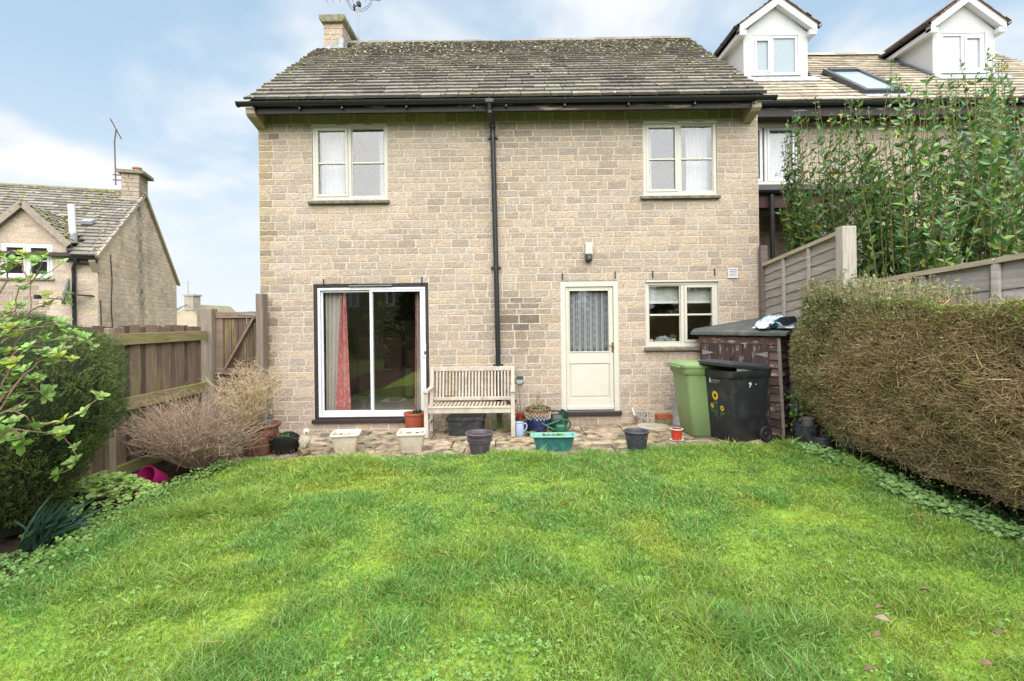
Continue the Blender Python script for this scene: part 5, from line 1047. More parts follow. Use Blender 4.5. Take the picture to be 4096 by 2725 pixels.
for k in range(nsl):
    x_ = -hw + .075 + (bw - .15) * k / (nsl - 1); low = .50 if k not in (3, 4, 5) else .54
    mb = MB(); mb.bar((x_, .493 + (low - .5) * .2, low), (x_, .575, .93), .024, .013, (0, 1, 0)); mb.build('back_slat', m_teak if k not in (3, 4, 5, 6) else m_teakd, bench)
for k in range(22):
    x_ = -hw + .06 + (bw - .12) * k / 21; mb = MB(); mb.box((x_ - .016, .036, .430), (x_ + .016, .44, .447)); mb.build('seat_slat', m_teakd, bench)
# things on, under and beside the bench
m_blackpl = mat('scuffed_black_plastic', (.028, .03, .034), .45, .3, 14, .1, 60, col2=(.075, .078, .085), c2s=7, c2lo=.48, c2hi=.70)
bxp = on_ground(1862, 1744)
sb = thing('storage_box', 'black lidded plastic storage box under the bench', 'box', (bxp.x, bxp.y + .19, bxp.z), R(-2))
mb = MB(); mb.loft([rr(.50, .34, .03, 0), rr(.54, .37, .03, .24)]); mb.build('tub', m_blackpl, sb, bevel=.004)
mb = MB(); mb.loft([rr(.58, .41, .03, .225), rr(.58, .41, .03, .255), rr(.55, .38, .03, .262), rr(.54, .37, .03, .275)]); mb.build('lid', m_blackpl, sb, bevel=.004)
mb = MB(); mb.box((.262, -.06, .11), (.272, .06, .19)); mb.build('handle', m_blackpl, sb, bevel=.004)
mb = MB(); q = at(2044, 1603, by + .22); mb.lathe([(.05, 0), (.075, .025), (.085, .055), (.08, .055), (.065, .02), (.03, .012)], 22); o = mb.build('bowl', mat('brown_glazed_bowl', (.06, .03, .022), .35, .2), None, smooth=True); o.location = (q.x, by + .2, bz + .446); setp(o, 'small dark brown bowl on the end of the bench seat', 'bowl')

# ------------------------------------------------------------------ pots and planters
m_potsoil = mat('potting_soil', (.045, .032, .024), 1, .5, 30, .9, 90, col2=(.13, .09, .05), c2s=25, c2lo=.58, c2hi=.66, bdist=.02)
m_leafg = MATS['leaf_generic']
def tuft(parent, z, n, L, W, base, spread=.8, r0=.05, up=1.0, nm='plant'):
    D = unit(n) * (spread, spread, .3) + (0, 0, up); P_ = np.stack([rng.uniform(-r0, r0, n), rng.uniform(-r0, r0, n), np.full(n, z)], 1)
    V, T, cc = leaves_np(P_, D, unit(n), rng.uniform(.5, 1, n) * L, W, cvar(base, n, .3), tipdrop=.2); return link(nm, mesh_np(V, T, None, cc), m_leafg, parent)
def round_pot(name, label, p, prof, m, soil=None, rz=0, n=30, cat='pot', group=None):
    t = thing(name, label, cat, tuple(p), rz, group); mb = MB(); mb.lathe(prof, n); mb.build('body', m, t, smooth=True)
    if soil: mb = MB(); mb.lathe([(soil[0] * .99, soil[1] - .01), (soil[0] * .7, soil[1] + .012), (soil[0] * .3, soil[1] + .004), (.004, soil[1] + .008)], 20); mb.build('soil', m_potsoil, t)
    return t
def potprof(rb, rt, h, rim=.012, rimh=.035, wall=.012, depth=.06):
    return [(rb * .96, 0), (rb, .008), (rt - rim * .3, h - rimh), (rt + rim * .6, h - rimh + .003), (rt + rim, h - .008), (rt + rim * .7, h), (rt - wall * .4, h), (rt - wall, h - .01), (rt - wall - .004, h - depth), (.0, h - depth)]
p = on_ground(1919, 1813); m_pur = mat('purple_grey_plastic', (.085, .065, .085), .5, .2, 10, .15, 80, col2=(.15, .125, .14), c2s=8)
t = round_pot('patterned_pot', 'purple grey round pot with raised braided bands at the lawn edge', p, potprof(.115, .17, .27, .015, .03), m_pur, (.155, .215))
mb = MB()
for zz in (.195, .155): mb.lathe([(.150 + (zz - .15) * .2, zz - .005), (.158 + (zz - .15) * .2, zz), (.150 + (zz - .15) * .2, zz + .005)], 30, False, False)
for k in range(44):
    a = 2 * math.pi * k / 44; r_ = .153
    mb.tube([(r_ * math.cos(a) * (1 + .02), r_ * math.sin(a) * 1.02, .163), (r_ * 1.035 * math.cos(a + .14), r_ * 1.035 * math.sin(a + .14), .188)], .004, 4)
    mb.tube([(r_ * math.cos(a + .14) * (1 + .02), r_ * math.sin(a + .14) * 1.02, .163), (r_ * 1.035 * math.cos(a), r_ * 1.035 * math.sin(a), .188)], .004, 4)
mb.build('braided_band', m_pur, t)
p = on_ground(2547, 1800); m_char = mat('charcoal_plastic', (.055, .058, .068), .5, .15, 12, .1, 80)
t = round_pot('planter_pot', 'charcoal grey round pot with garland relief at the lawn edge', p, potprof(.115, .15, .25, .014, .025, depth=.05), m_char, None)
mb = MB()
for k in range(9):
    a0_ = 2 * math.pi * k / 9; mb.tube([((.146 - .016 * math.sin(math.pi * j / 8)) * math.cos(a0_ + j / 8 * .698) * 1.015, (.146 - .016 * math.sin(math.pi * j / 8) * .6) * math.sin(a0_ + j / 8 * .698) * 1.015, .205 - .045 * math.sin(math.pi * j / 8)) for j in range(9)], .005, 5)
mb.build('garland_relief', m_char, t)
mb = MB(); mb.lathe([(.13, .195), (.05, .2), (.004, .198)], 20); mb.build('soil', m_potsoil, t)
p = on_ground(2707, 1762); m_redp = mat('red_plastic', (.50, .045, .025), .4, .12, 10)
t = round_pot('red_pot', 'small red pot with white rim standing on a white saucer', p + Vector((0, 0, .012)), potprof(.062, .078, .15, .006, .012, .006, .02), m_redp, (.07, .132))
mb = MB(); mb.lathe([(.083, .139), (.088, .145), (.086, .152), (.078, .152), (.076, .14)], 26, False, False); mb.build('rim', m_white, t, smooth=True); tuft(t, .13, 14, .05, .02, (.10, .16, .06), r0=.03)
mb = MB(); mb.lathe([(.08, 0), (.098, .012), (.095, .014), (.078, .004), (.004, .004)], 26); o = mb.build('saucer', m_white, None, smooth=True); o.location = p + Vector((0, 0, .002)); setp(o, 'round white saucer under the small red pot', 'saucer')
p = on_ground(1661, 1729); m_terr = mat('terracotta_plastic', (.36, .085, .045), .55, .12, 10, .08, 60)
t = round_pot('terracotta_pot', 'tall orange red pot with a green sprig left of the bench', p, potprof(.135, .165, .31, .012, .035, .01, .03), m_terr, (.15, .285))
tuft(t, .29, 26, .10, .035, (.045, .10, .03), r0=.06).location = (.05, -.02, 0)
p = on_ground(2154, 1724); m_blueg = mat('cobalt_glaze', (.012, .022, .11), .18, .3, 10, spec=.7, coat=.5); m_brg = mat('brown_glaze', (.17, .09, .04), .25, .3, 10, spec=.6, coat=.4)
t = thing('glazed_pot', 'large cobalt blue glazed pot with brown rim and lattice band', 'pot', tuple(p))
mb = MB(); mb.lathe([(.13, 0), (.142, .01), (.165, .12), (.185, .25)], 32, True, False); mb.build('body', m_blueg, t, smooth=True)
mb = MB(); mb.lathe([(.185, .2501), (.192, .31), (.2, .335), (.203, .35), (.195, .357), (.178, .35), (.172, .30), (.0, .30)], 32, False, True); mb.build('rim', m_brg, t, smooth=True)
mb = MB(); nL = 22; rr2 = lambda z: .188 + (z - .25) * .11
for k in range(nL):
    a = 2 * math.pi * k / nL; b = 2 * math.pi / nL
    for s_ in (-1, 1):
        for z0 in (.19, .245): mb.tube([(rr2(z0) * math.cos(a), rr2(z0) * math.sin(a), z0), (rr2(z0 + .055) * math.cos(a + s_ * b * .5), rr2(z0 + .055) * math.sin(a + s_ * b * .5), z0 + .055)], .0042, 4)
mb.build('lattice_band', mat('cream_glaze', (.50, .46, .38), .35, .2, 10), t)
mb = MB(); mb.lathe([(.17, .325), (.08, .335), (.004, .33)], 20); mb.build('soil', m_potsoil, t); tuft(t, .33, 46, .08, .03, (.16, .24, .10), r0=.12)
tw = MB(); 
for k in range(14): x_, y_ = rnd.uniform(-.06, .06), rnd.uniform(-.06, .06); tw.tube([(x_, y_, .32), (x_ * 1.4 + rnd.uniform(-.03, .03), y_ * 1.4, .45), (x_ * 1.7 + rnd.uniform(-.06, .06), y_ * 1.6, rnd.uniform(.5, .66))], [.004, .003, .002], 4)
tw.build('dry_stems', mat('dry_stem', (.22, .17, .09), .9, .3, 30), t); 
V, T, cc = leaves_np(np.stack([rng.uniform(-.012, .03, 60), rng.uniform(-.02, .02, 60), rng.uniform(.36, .58, 60)], 1), unit(60), unit(60), .035, .008, cvar((.14, .15, .03), 60)); link('heather_sprig', mesh_np(V, T, None, cc), m_leafg, t)
p = on_ground(2094, 1722); t = round_pot('dark_pot', 'dark grey round pot with dry sticks behind the pale blue jug', p, potprof(.10, .13, .19, .012, .03, .01, .03), m_char, (.12, .165))
q = p + Vector((-.05, -.02, .17)); t = round_pot('red_seedling_pot', 'small red pot with bare twigs standing in the dark grey pot', q, potprof(.048, .062, .1, .004, .012, .005, .015), m_redp, (.055, .087))
tw = MB()
for k in range(12): a = rnd.uniform(0, 6.28); tw.tube([(.03 * math.cos(a), .03 * math.sin(a), .08), (.06 * math.cos(a), .06 * math.sin(a), .14), (rnd.uniform(.05, .11) * math.cos(a), .09 * math.sin(a), rnd.uniform(.17, .25))], [.003, .002, .0015], 4)
tw.build('twigs', mat('dry_stem', (.2, .2, .1)), t)
tw = MB(); t2 = thing('stick_bundle', 'pale dry sticks poking out of the dark grey pot', 'sticks', (p.x + .05, p.y - .05, p.z + .16))
for k in range(7): tw.tube([(rnd.uniform(-.03, .03), 0, 0), (rnd.uniform(-.02, .09), -.02, rnd.uniform(.08, .14))], .004, 5)
tw.build('sticks', mat('pale_stick', (.42, .36, .27), .9, .2), t2)
# two nursery pots by the hedge
p = on_ground(3224, 1790, -.02); t = round_pot('nursery_pot', 'tall black nursery pot with smaller pots in it by the hedge', p, potprof(.115, .145, .31, .008, .03, .008, .1), m_blackpl, None)
mb = MB(); mb.M = Matrix.Translation((.04, .02, .2)); mb.lathe(potprof(.06, .075, .17, .006, .02, .006, .03), 24); mb.M = Matrix.Identity(4); o = mb.build('stacked_pot', mat('grey_nursery_pot', (.13, .12, .11), .6, .15), None, smooth=True); o.location = p; setp(o, 'small stacked grey pots inside the tall black nursery pot', 'pot')
p = on_ground(3290, 1800, -.02); round_pot('nursery_pot', 'low wide black nursery pot half under the hedge', p, potprof(.09, .115, .17, .008, .03, .008, .05), m_blackpl, (.1, .13))
# square planters
m_cream_pl = mat('speckled_cream_planter', (.60, .51, .43), .8, .14, 30, .15, 200, col2=(.48, .38, .32), c2s=14, c2lo=.5, c2hi=.75)
for xs_, ys_, rz, lab in ((1370, 1820, 10, 'cream trough planter standing alone near the owl statue'), (1640, 1816, 5, 'cream trough planter with dead leaves by the bench leg')):
    p = on_ground(xs_, ys_); t = thing('square_planter', lab, 'planter', (p.x, p.y + .15, p.z), R(rz)); h = .265
    mb = MB(); mb.loft([rr(.245, .245, .03, 0), rr(.26, .26, .03, .01), rr(.262, .262, .03, .035), rr(.27, .27, .03, .04), rr(.335, .335, .04, h - .03), rr(.37, .37, .045, h - .028), rr(.378, .378, .045, h - .012), rr(.365, .365, .045, h), rr(.325, .325, .04, h), rr(.31, .31, .035, h - .015), rr(.295, .295, .03, h - .08)], True, True); mb.build('body', m_cream_pl, t, smooth=True)
    mb = MB(); mb.loft([rr(.30, .30, .03, h - .075), rr(.2, .2, .03, h - .06), rr(.05, .05, .01, h - .065)], False, True); mb.build('soil', m_potsoil, t); 
    D = unit(30) * (1, 1, .15); V, T, cc = leaves_np(np.stack([rng.uniform(-.12, .12, 30), rng.uniform(-.12, .12, 30), np.full(30, h - .05)], 1), D, np.tile((0, 0, 1.), (30, 1)) + unit(30) * .4, rng.uniform(.04, .09, 30), .03, cvar((.24, .14, .10) if rz == 10 else (.20, .17, .07), 30, .35)); link('dead_leaves', mesh_np(V, T, None, cc), m_leafg, t)
# teal trough
p = on_ground(2217, 1808); m_teal = mat('teal_plastic', (.028, .135, .125), .5, .2, 14, .08, 60, col2=(.06, .20, .18), c2s=10); m_teal2 = mat('faded_teal_rim', (.16, .35, .30), .6, .15, 14, .08, 60)
t = thing('window_trough', 'long teal ribbed plastic trough at the lawn edge', 'planter', (p.x, p.y + .09, p.z), R(-1.5)); h = .205
mb = MB(); mb.loft([rr(.43, .13, .03, 0), rr(.53, .175, .035, h - .02)], True, False); 
for k in range(13):
    x_ = -.2 + k * .4 / 12; mb.bar((x_, -.068, .01), (x_ * 1.22, -.089, h - .025), .014, .008, (0, 1, 0))
mb.build('body', m_teal, t, smooth=True)
mb = MB(); mb.loft([rr(.53, .175, .035, h - .0205), rr(.60, .235, .05, h - .018), rr(.605, .24, .05, h - .008), rr(.59, .23, .05, h), rr(.53, .18, .04, h), rr(.515, .165, .03, h - .012), rr(.5, .15, .03, h - .06)], False, True); mb.build('rim', m_teal2, t, smooth=True)
mb = MB(); mb.loft([rr(.505, .155, .03, h - .045), rr(.3, .08, .03, h - .035)], False, True); mb.build('soil', m_potsoil, t); o = tuft(t, h - .04, 40, .06, .02, (.16, .24, .06), r0=.05); o.scale = (2.4, 1, 1)
mb = MB(); mb.tube([(-.07, 0, h - .05), (-.075, -.01, h + .03), (-.07, -.01, h + .1)], .0025, 4); mb.build('dry_stalk', mat('pale_stick', (.4, .3, .2)), t)
# big terracotta bowl with two grey pots, cauldron, owl
p = on_ground(1003, 1832); m_tc = mat('old_terracotta', (.21, .085, .055), .75, .3, 8, .3, 60, col2=(.12, .055, .04), c2s=5)
t = round_pot('terracotta_bowl_planter', 'large old terracotta planter beside the house corner', (p.x, p.y + .2, p.z), [(.14, 0), (.15, .01), (.17, .02), (.22, .16), (.245, .30), (.25, .36), (.275, .365), (.29, .385), (.285, .41), (.262, .42), (.24, .41), (.228, .36), (0, .355)], m_tc, (.225, .375), n=36)
mb = MB()
for k in range(12):
    a = 2 * math.pi * k / 12
    for s_ in (-1, 1): mb.tube([(.248 * math.cos(a + s_ * (.05 + .06 * j / 8)), .248 * math.sin(a + s_ * (.05 + .06 * j / 8)), .24 + .06 * math.sin(j / 8 * 3.1)) for j in range(9)], .005, 5)
mb.build('scroll_relief', m_tc, t)
m_gp = mat('blue_grey_pot', (.13, .155, .175), .55, .12, 12)
for dx, dy, lab in ((-.10, -.13, 'blue grey plastic pot nearer the rim inside the terracotta planter'), (.06, -.02, 'blue grey plastic pot with moss behind another in the terracotta planter')):
    round_pot('grey_pot', lab, (p.x + dx + .06, p.y + .2 + dy, p.z + .37), potprof(.07, .09, .15, .006, .02, .006, .025), m_gp, (.082, .13))
p = on_ground(1122, 1826); m_iron = mat('black_cast_plastic', (.012, .013, .014), .6, .2, 16, .15, 120)
t = thing('cauldron_planter', 'black oval cauldron planter on feet with hoop handle', 'planter', (p.x, p.y + .16, p.z), R(12))
def oval(w, d, z, n=36, lug=0.0): return [(w * math.cos(2 * math.pi * k / n), d * math.sin(2 * math.pi * k / n), z + lug * max(0, abs(math.sin(2 * math.pi * k / n)) - .72) / .28) for k in range(n)]
mb = MB(); mb.loft([oval(.12, .09, .05), oval(.17, .125, .065), oval(.205, .15, .13), oval(.21, .155, .135), oval(.222, .165, .20, lug=.055), oval(.215, .158, .205, lug=.055), oval(.20, .148, .17), oval(.18, .13, .16)], True, True); mb.build('body', m_iron, t, smooth=True)
for a in (.6, 2.5, 4.2, 5.3): mb = MB(); mb.tube([(.13 * math.cos(a), .095 * math.sin(a), .075), (.155 * math.cos(a), .115 * math.sin(a), 0)], [.03, .022], 8); mb.build('foot', m_iron, t, smooth=True)
mb = MB(); mb.tube([(.0 - .20 * math.sin(math.pi * k / 20) , .158 * math.cos(math.pi * k / 20), .232 + .02 * math.sin(math.pi * k / 20)) for k in range(21)], .008, 6); mb.build('hoop_handle', m_iron, t, smooth=True)
mb = MB(); mb.loft([oval(.195, .145, .172), oval(.1, .07, .185)], False, True); mb.build('soil', m_potsoil, t); o = tuft(t, .175, 70, .13, .012, (.13, .26, .05), r0=.08, spread=1.1); o.location = (-.05, 0, 0)
# owl statue on a log
p = on_ground(1212, 1826); m_owl = mat('carved_stone_owl', (.48, .42, .34), .9, .2, 24, .5, 60, col2=(.22, .18, .14), c2s=16, c2lo=.54, c2hi=.66)
t = thing('owl_statue', 'weathered stone owl statue perched on a log', 'statue', (p.x, p.y + .06, p.z), R(-25))
mb = MB(); rings = []
for z, w, d, oy, ox in ((.09, .030, .03, .0, -.02), (.12, .055, .05, 0, -.012), (.16, .072, .062, 0, 0), (.20, .078, .066, 0, .006), (.235, .07, .06, 0, .012), (.262, .052, .048, 0, .02), (.285, .05, .05, 0, .026), (.31, .053, .052, 0, .03), (.335, .045, .045, 0, .03), (.352, .02, .02, 0, .028)):
    rings.append([(ox + w * math.cos(2 * math.pi * k / 20), oy + d * math.sin(2 * math.pi * k / 20), z) for k in range(20)])
mb.loft(rings); mb.build('body', m_owl, t, smooth=True)
mb = MB()
for r_ in range(7):
    z = .125 + r_ * .021; w = .075 - abs(r_ - 3.2) * .006
    for k in range(12):
        a = math.pi * .35 + k / 11 * math.pi * 1.35 + (r_ % 2) * .12; mb.blob((w * math.cos(a) + .002, w * .86 * math.sin(a), z), .013, (.8, .8, 1.35), .1)
mb.build('feathers', m_owl, t, smooth=True)
mb = MB(); mb.prism([(-.045, .14), (-.035, .085), (-.10, .015), (-.125, .01), (-.115, .03), (-.075, .12)], -.028, .028, 'y'); mb.build('tail', m_owl, t, bevel=.008)
for s_ in (-1, 1): mb = MB(); mb.blob((.068, s_ * .024 - .008, .308), .014, (.6, 1, 1)); mb.build('eye', mat('owl_eye', (.05, .045, .04), .5, 0), t, smooth=True)
mb = MB(); mb.tube([(.075, -.008, .30), (.088, -.008, .285)], [.008, .002], 6); mb.build('beak', m_owl, t)
mb = MB(); mb.tube([(-.01, -.075, .048), (.0, .07, .048)], .05, 18); mb.tube([(-.03, -.06, .07), (.06, .03, .075)], .022, 8); mb.build('log', mat('log_bark', (.24, .18, .12), .9, .3, 16, .5, 60), t, bevel=.004)
mb = MB()
for r_ in (.012, .022, .032, .042): mb.tube([(-.01 + r_ * math.cos(2 * math.pi * k / 22), -.078, .048 + r_ * math.sin(2 * math.pi * k / 22)) for k in range(23)], .0028, 4)
mb.build('growth_rings', mat('log_ring', (.13, .09, .05), .9, .2), t)
# jug and watering cans
p = on_ground(2078, 1742); m_jug = mat('pale_blue_enamel', (.36, .43, .62), .45, .08, 10)
t = thing('enamel_jug', 'pale blue enamel jug beside the bench leg', 'jug', tuple(p), R(10)); mb = MB(); mb.lathe([(.066, 0), (.072, .008), (.062, .17), (.06, .185), (.068, .195), (.064, .196), (.056, .18), (.06, .03), (0, .03)], 26); mb.build('body', m_jug, t, smooth=True)
mb = MB(); mb.tube([(.06, 0, .165), (.095, 0, .175), (.115, 0, .14), (.105, 0, .10), (.07, 0, .055)], .009, 8); mb.build('handle', m_jug, t, smooth=True)
mb = MB(); mb.tube([(-.055, 0, .16), (-.085, 0, .205)], [.022, .03], 10); mb.build('spout', m_jug, t, smooth=True)
m_wc = mat('green_plastic_can', (.010, .085, .045), .4, .15, 10, spec=.5); m_wcd = mat('dark_green_plastic_can', (.010, .034, .026), .45, .15, 10, spec=.5)
p = on_ground(2243, 1730); t = thing('watering_can', 'small green watering can with long spout and brace', 'watering can', tuple(p), R(2))
mb = MB(); mb.loft([rr(.17, .12, .055, 0), rr(.178, .128, .06, .01), rr(.178, .128, .06, .09), rr(.16, .115, .055, .112), rr(.10, .08, .04, .13)]); mb.tube([(.03, 0, .12), (.03, 0, .195)], .042, 16); mb.build('body', m_wc, t, smooth=True)
mb = MB(); mb.tube([(.03, 0, .18), (.03, 0, .2)], .048, 16); mb.build('collar', m_wc, t, smooth=True)
mb = MB(); mb.tube([(-.075, 0, .03), (-.17, 0, .075), (-.30, 0, .15), (-.40, 0, .205)], [.022, .017, .014, .016], 10); mb.build('spout', m_wc, t, smooth=True)
mb = MB(); mb.tube([(.0, 0, .185), (-.10, 0, .15), (-.225, 0, .108)], .014, 8); mb.build('brace', m_wc, t, smooth=True)
mb = MB(); mb.tube([(-.39, 0, .20), (-.425, 0, .218)], [.018, .03], 14); mb.build('rose', m_wc, t, smooth=True)
mb = MB(); mb.tube([(.06, 0, .185), (.11, 0, .185), (.145, 0, .14), (.14, 0, .08), (.10, 0, .035), (.08, 0, .03)], .013, 8); mb.build('handle', m_wc, t, smooth=True)
p = on_ground(2232, 1724); t = thing('watering_can', 'large dark green watering can behind the small green one', 'watering can', (p.x, p.y + .14, p.z), R(0))
mb = MB(); mb.loft([rr(.26, .17, .06, 0), rr(.27, .18, .06, .012), rr(.262, .175, .07, .14), rr(.245, .15, .07, .19), rr(.2, .11, .05, .225)]); mb.build('body', m_wcd, t, smooth=True)
mb = MB(); mb.M = Matrix.Translation((.08, 0, .19)) @ Matrix.Rotation(R(28), 4, 'Y'); mb.lathe([(.07, 0), (.066, .08), (.07, .10), (.058, .10), (.055, .06), (0, .06)], 20, False); mb.M = Matrix.Identity(4); mb.build('mouth', m_wcd, t, smooth=True)
mb = MB(); mb.tube([(-.105, 0, .14), (-.115, 0, .23), (-.08, 0, .275), (0, 0, .28), (.06, 0, .265)], [.022, .018, .016, .016, .018], 10); mb.build('handle', m_wcd, t, smooth=True)
mb = MB(); mb.tube([(.12, 0, .05), (.155, 0, .11), (.165, 0, .19)], [.026, .018, .015], 8); mb.build('spout', m_wcd, t, smooth=True)
# bird on a stake
p0, p1 = at(2087, 1650, 7.78), at(2074, 1542, 7.78); t = thing('bird_stake', 'metal bird ornament with open wings on a thin rod', 'ornament', (p0.x, 7.78, p0.z - .1))
mb = MB(); mb.tube([p0 - Vector((0, 0, .15)), p1], .004, 5); mb.build('rod', m_rust, t, world=True)
mb = MB(); c_ = p1 + Vector((.02, 0, .02)); mb.blob(c_, .035, (1.5, .8, .9)); mb.blob(c_ + Vector((.05, 0, .015)), .018); mb.tube([c_ + Vector((.06, 0, .015)), c_ + Vector((.085, 0, .012))], [.007, .001], 5); mb.build('body', mat('rust_breast', (.20, .11, .07), .5, .4, 30, metal=.3), t, world=True, smooth=True)
for s_ in (-1, 1): mb = MB(); mb.M = Matrix.Translation(c_) @ Matrix.Rotation(R(14 * s_), 4, 'X'); mb.prism([(-.03, .0), (-.06, .08), (-.045, .13), (.0, .12), (.05, .13), (.055, .07), (.03, .0)], s_ * .012, s_ * .02, 'y'); mb.M = Matrix.Identity(4); mb.build('wing', mat('metal_wing', (.14, .17, .19), .35, .4, 40, metal=.6), t, world=True)
# drain grating, trowel, brick on a stone, round cover, galvanised bin
p = on_ground(2566, 1694); p.y = 7.9; t = thing('drain_grating', 'grey slotted drain grating leaning on the wall by the back door', 'grating', (p.x, p.y, pz(p.x)), R(0))
mb = MB(); mb.M = Matrix.Rotation(R(-16), 4, 'X'); s_ = .205
for a, b in (((-s_ / 2, 0, 0), (-s_ / 2 + .016, .012, s_)), ((s_ / 2 - .016, 0, 0), (s_ / 2, .012, s_)), ((-s_ / 2 + .016, 0, 0), (s_ / 2 - .016, .012, .016)), ((-s_ / 2 + .016, 0, s_ - .016), (s_ / 2 - .016, .012, s_))): mb.box(a, b)
mb.M = Matrix.Rotation(R(-16), 4, 'X')
for q in range(4):
    for k in range(4):
        c0 = Vector((0, .006, s_ / 2)); an = q * math.pi / 2; o_l = [(-.085 + .0 * k + k * .022, .018 * 0 + .012), (-.085 + k * .022, .088 - k * .02)]
        v0 = Vector((o_l[0][0] * math.cos(an) - o_l[0][1] * math.sin(an), 0, o_l[0][0] * math.sin(an) + o_l[0][1] * math.cos(an))); v1 = Vector((o_l[1][0] * math.cos(an) - o_l[1][1] * math.sin(an), 0, o_l[1][0] * math.sin(an) + o_l[1][1] * math.cos(an))); mb.bar(c0 + v0, c0 + v1, .009, .01)
    mb.bar(c0, c0 + Vector((.1 * math.cos(an + .78), 0, .1 * math.sin(an + .78))), .01, .01); mb.bar(c0, c0 + Vector((.09 * math.cos(an), 0, .09 * math.sin(an))), .01, .01)
mb.M = Matrix.Identity(4); mb.build('grille', mat('worn_grey_iron', (.34, .32, .29), .7, .2, 20), t)
t = thing('trowel', 'small rusty trowel with white handle leaning by the drain grating', 'trowel', (p.x - .12, 7.84, pz(p.x)), R(0))
mb = MB(); mb.tube([(-.03, .09, .255), (.0, .05, .14)], .012, 8); mb.build('handle', m_white, t, smooth=True); mb = MB(); mb.prism([(-.028, .12), (.026, .14), (.045, .04), (.03, .0), (.005, .03)], .01, .022, 'y'); mb.build('blade', mat('rusty_blade', (.17, .09, .07), .7, .4, 20), t)
p = on_ground(2656, 1694); p.y = max(p.y, 7.7)
mb = MB(); mb.box((-.125, -.06, 0), (.125, .06, .07)); o = mb.build('edging_stone', mat('mossy_stone_block', (.24, .21, .13), .95, .3, 14, .6, 50, col2=(.13, .14, .04), c2s=10), None, bevel=.012); o.location = p; setp(o, 'mossy stone block under the orange brick', 'stone')
mb = MB(); mb.box((-.125, -.055, 0), (.125, .055, .085)); o = mb.build('loose_brick', mat('orange_brick', (.34, .11, .05), .9, .25, 14, .4, 60, col2=(.20, .07, .04), c2s=8), None, bevel=.008); o.location = p + Vector((-.005, 0, .069)); o.rotation_euler = (0, 0, R(3)); setp(o, 'orange brick lying on a mossy stone block by the wall', 'brick')
p = on_ground(2611, 1706); t = thing('drain_cover', 'round pale concrete drain cover set in the paving', 'drain cover', tuple(p)); mb = MB(); mb.lathe([(.24, -.02), (.24, .010), (.215, .016), (.004, .018)], 34); mb.build('lid', mat('pale_concrete', (.42, .37, .29), .95, .2, 16, .4, 70, col2=(.22, .19, .13), c2s=8), t)
p = on_ground(2742, 1712); t = thing('galvanised_bin', 'grey galvanised metal bin behind the green wheelie bin', 'bin', (p.x + .02, p.y + .06, p.z)); mb = MB(); mb.lathe([(.19, 0), (.2, .01), (.195, .03), (.2, .06), (.19, .07), (.155, .5), (.15, .56), (.12, .57), (0, .58)], 28); mb.build('body', m_galv, t, smooth=True)

# ------------------------------------------------------------------ wheelie bins.  local: front -x, back +x
def wheelie(name, label, loc, rz, m, lidm, lid_open=0.0):
    t = thing(name, label, 'wheelie bin', loc, rz); H = .98
    def rg(z, f): # f 0 bottom .. 1 top
        d = .55 + .15 * f; w = .47 + .09 * f; cx = -.03 - .025 * f; return rr(d, w, .05, z, 4, cx, 0)
    mb = MB(); mb.loft([rr(.50, .42, .05, .0, 4, -.03, 0), rg(.03, 0), rg(.45, .5), rg(.86, .93)], True, False); mb.build('body', m, t, smooth=True)
    mb = MB(); mb.loft([rg(.86, .94), rr(.735, .60, .05, .89, 4, -.06, 0), rr(.74, .605, .05, .965, 4, -.06, 0), rr(.72, .585, .05, .97, 4, -.06, 0), rr(.68, .55, .05, .95, 4, -.06, 0)], False, False); mb.build('rim', m, t, smooth=True)
    for y_ in (-.2, -.07, .07, .2): mb = MB(); mb.prism([(-.39, .89), (-.41, .89), (-.352, .74)], y_ - .008, y_ + .008, 'y'); mb.build('gusset', m, t)
    for x_ in (-.22, .05): mb = MB(); mb.prism([(-.298, .885), (-.262, .77), (-.255, .77), (-.26, .885)], x_ - .006, x_ + .006, 'x'); mb.build('gusset', m, t)
    lid = MB(); lid.M = Matrix.Translation((.30, 0, .975)) @ Matrix.Rotation(lid_open, 4, 'Y')
    lid.loft([rr(.765, .62, .05, -.028, 4, -.365, 0), rr(.775, .63, .05, -.012, 4, -.365, 0), rr(.77, .625, .05, .012, 4, -.365, 0), rr(.70, .52, .05, .042, 4, -.35, 0), rr(.60, .46, .05, .056, 4, -.35, 0)], True, True)
    lid.box((-.80, -.2, -.025), (-.735, .2, -.008)); lid.M = Matrix.Identity(4); lid.build('lid', lidm, t, smooth=True)
    mb = MB(); mb.tube([(.335, -.24, .955), (.335, .24, .955)], .017, 10); mb.build('handle', m, t, smooth=True)
    for y_ in (-.2, .2): mb = MB(); mb.box((.27, y_ - .02, .925), (.34, y_ + .02, .985)); mb.build('hinge', m, t, bevel=.008)
    for y_ in (-.265, .225):
        mb = MB(); mb.M = Matrix.Translation((.22, y_, .10)) @ Matrix.Rotation(R(90), 4, 'X') @ Matrix.Translation((0, 0, -.04)); mb.lathe([(.04, 0), (.098, .0), (.104, .012), (.104, .034), (.098, .046), (.07, .046), (.066, .036), (.03, .036), (.025, .046), (.0, .048)], 26); mb.M = Matrix.Identity(4); mb.build('wheel', mat('wheel_rubber', (.03, .031, .034), .55, .15), t, smooth=True)
    mb = MB(); mb.tube([(.22, -.25, .10), (.22, .25, .10)], .012, 8); mb.build('axle', m_galv, t)
    return t
m_gbin = mat('sage_green_bin_plastic', (.19, .27, .115), .42, .05, 6, .06, 120, spec=.4); m_bbin = mat('charcoal_bin_plastic', (.026, .027, .031), .45, .12, 8, .08, 120, spec=.4, col2=(.045, .046, .05), c2s=5)
m_bbf = mat('charcoal_bin_plastic', (.026, .027, .031))
gp = on_ground(2800, 1752)
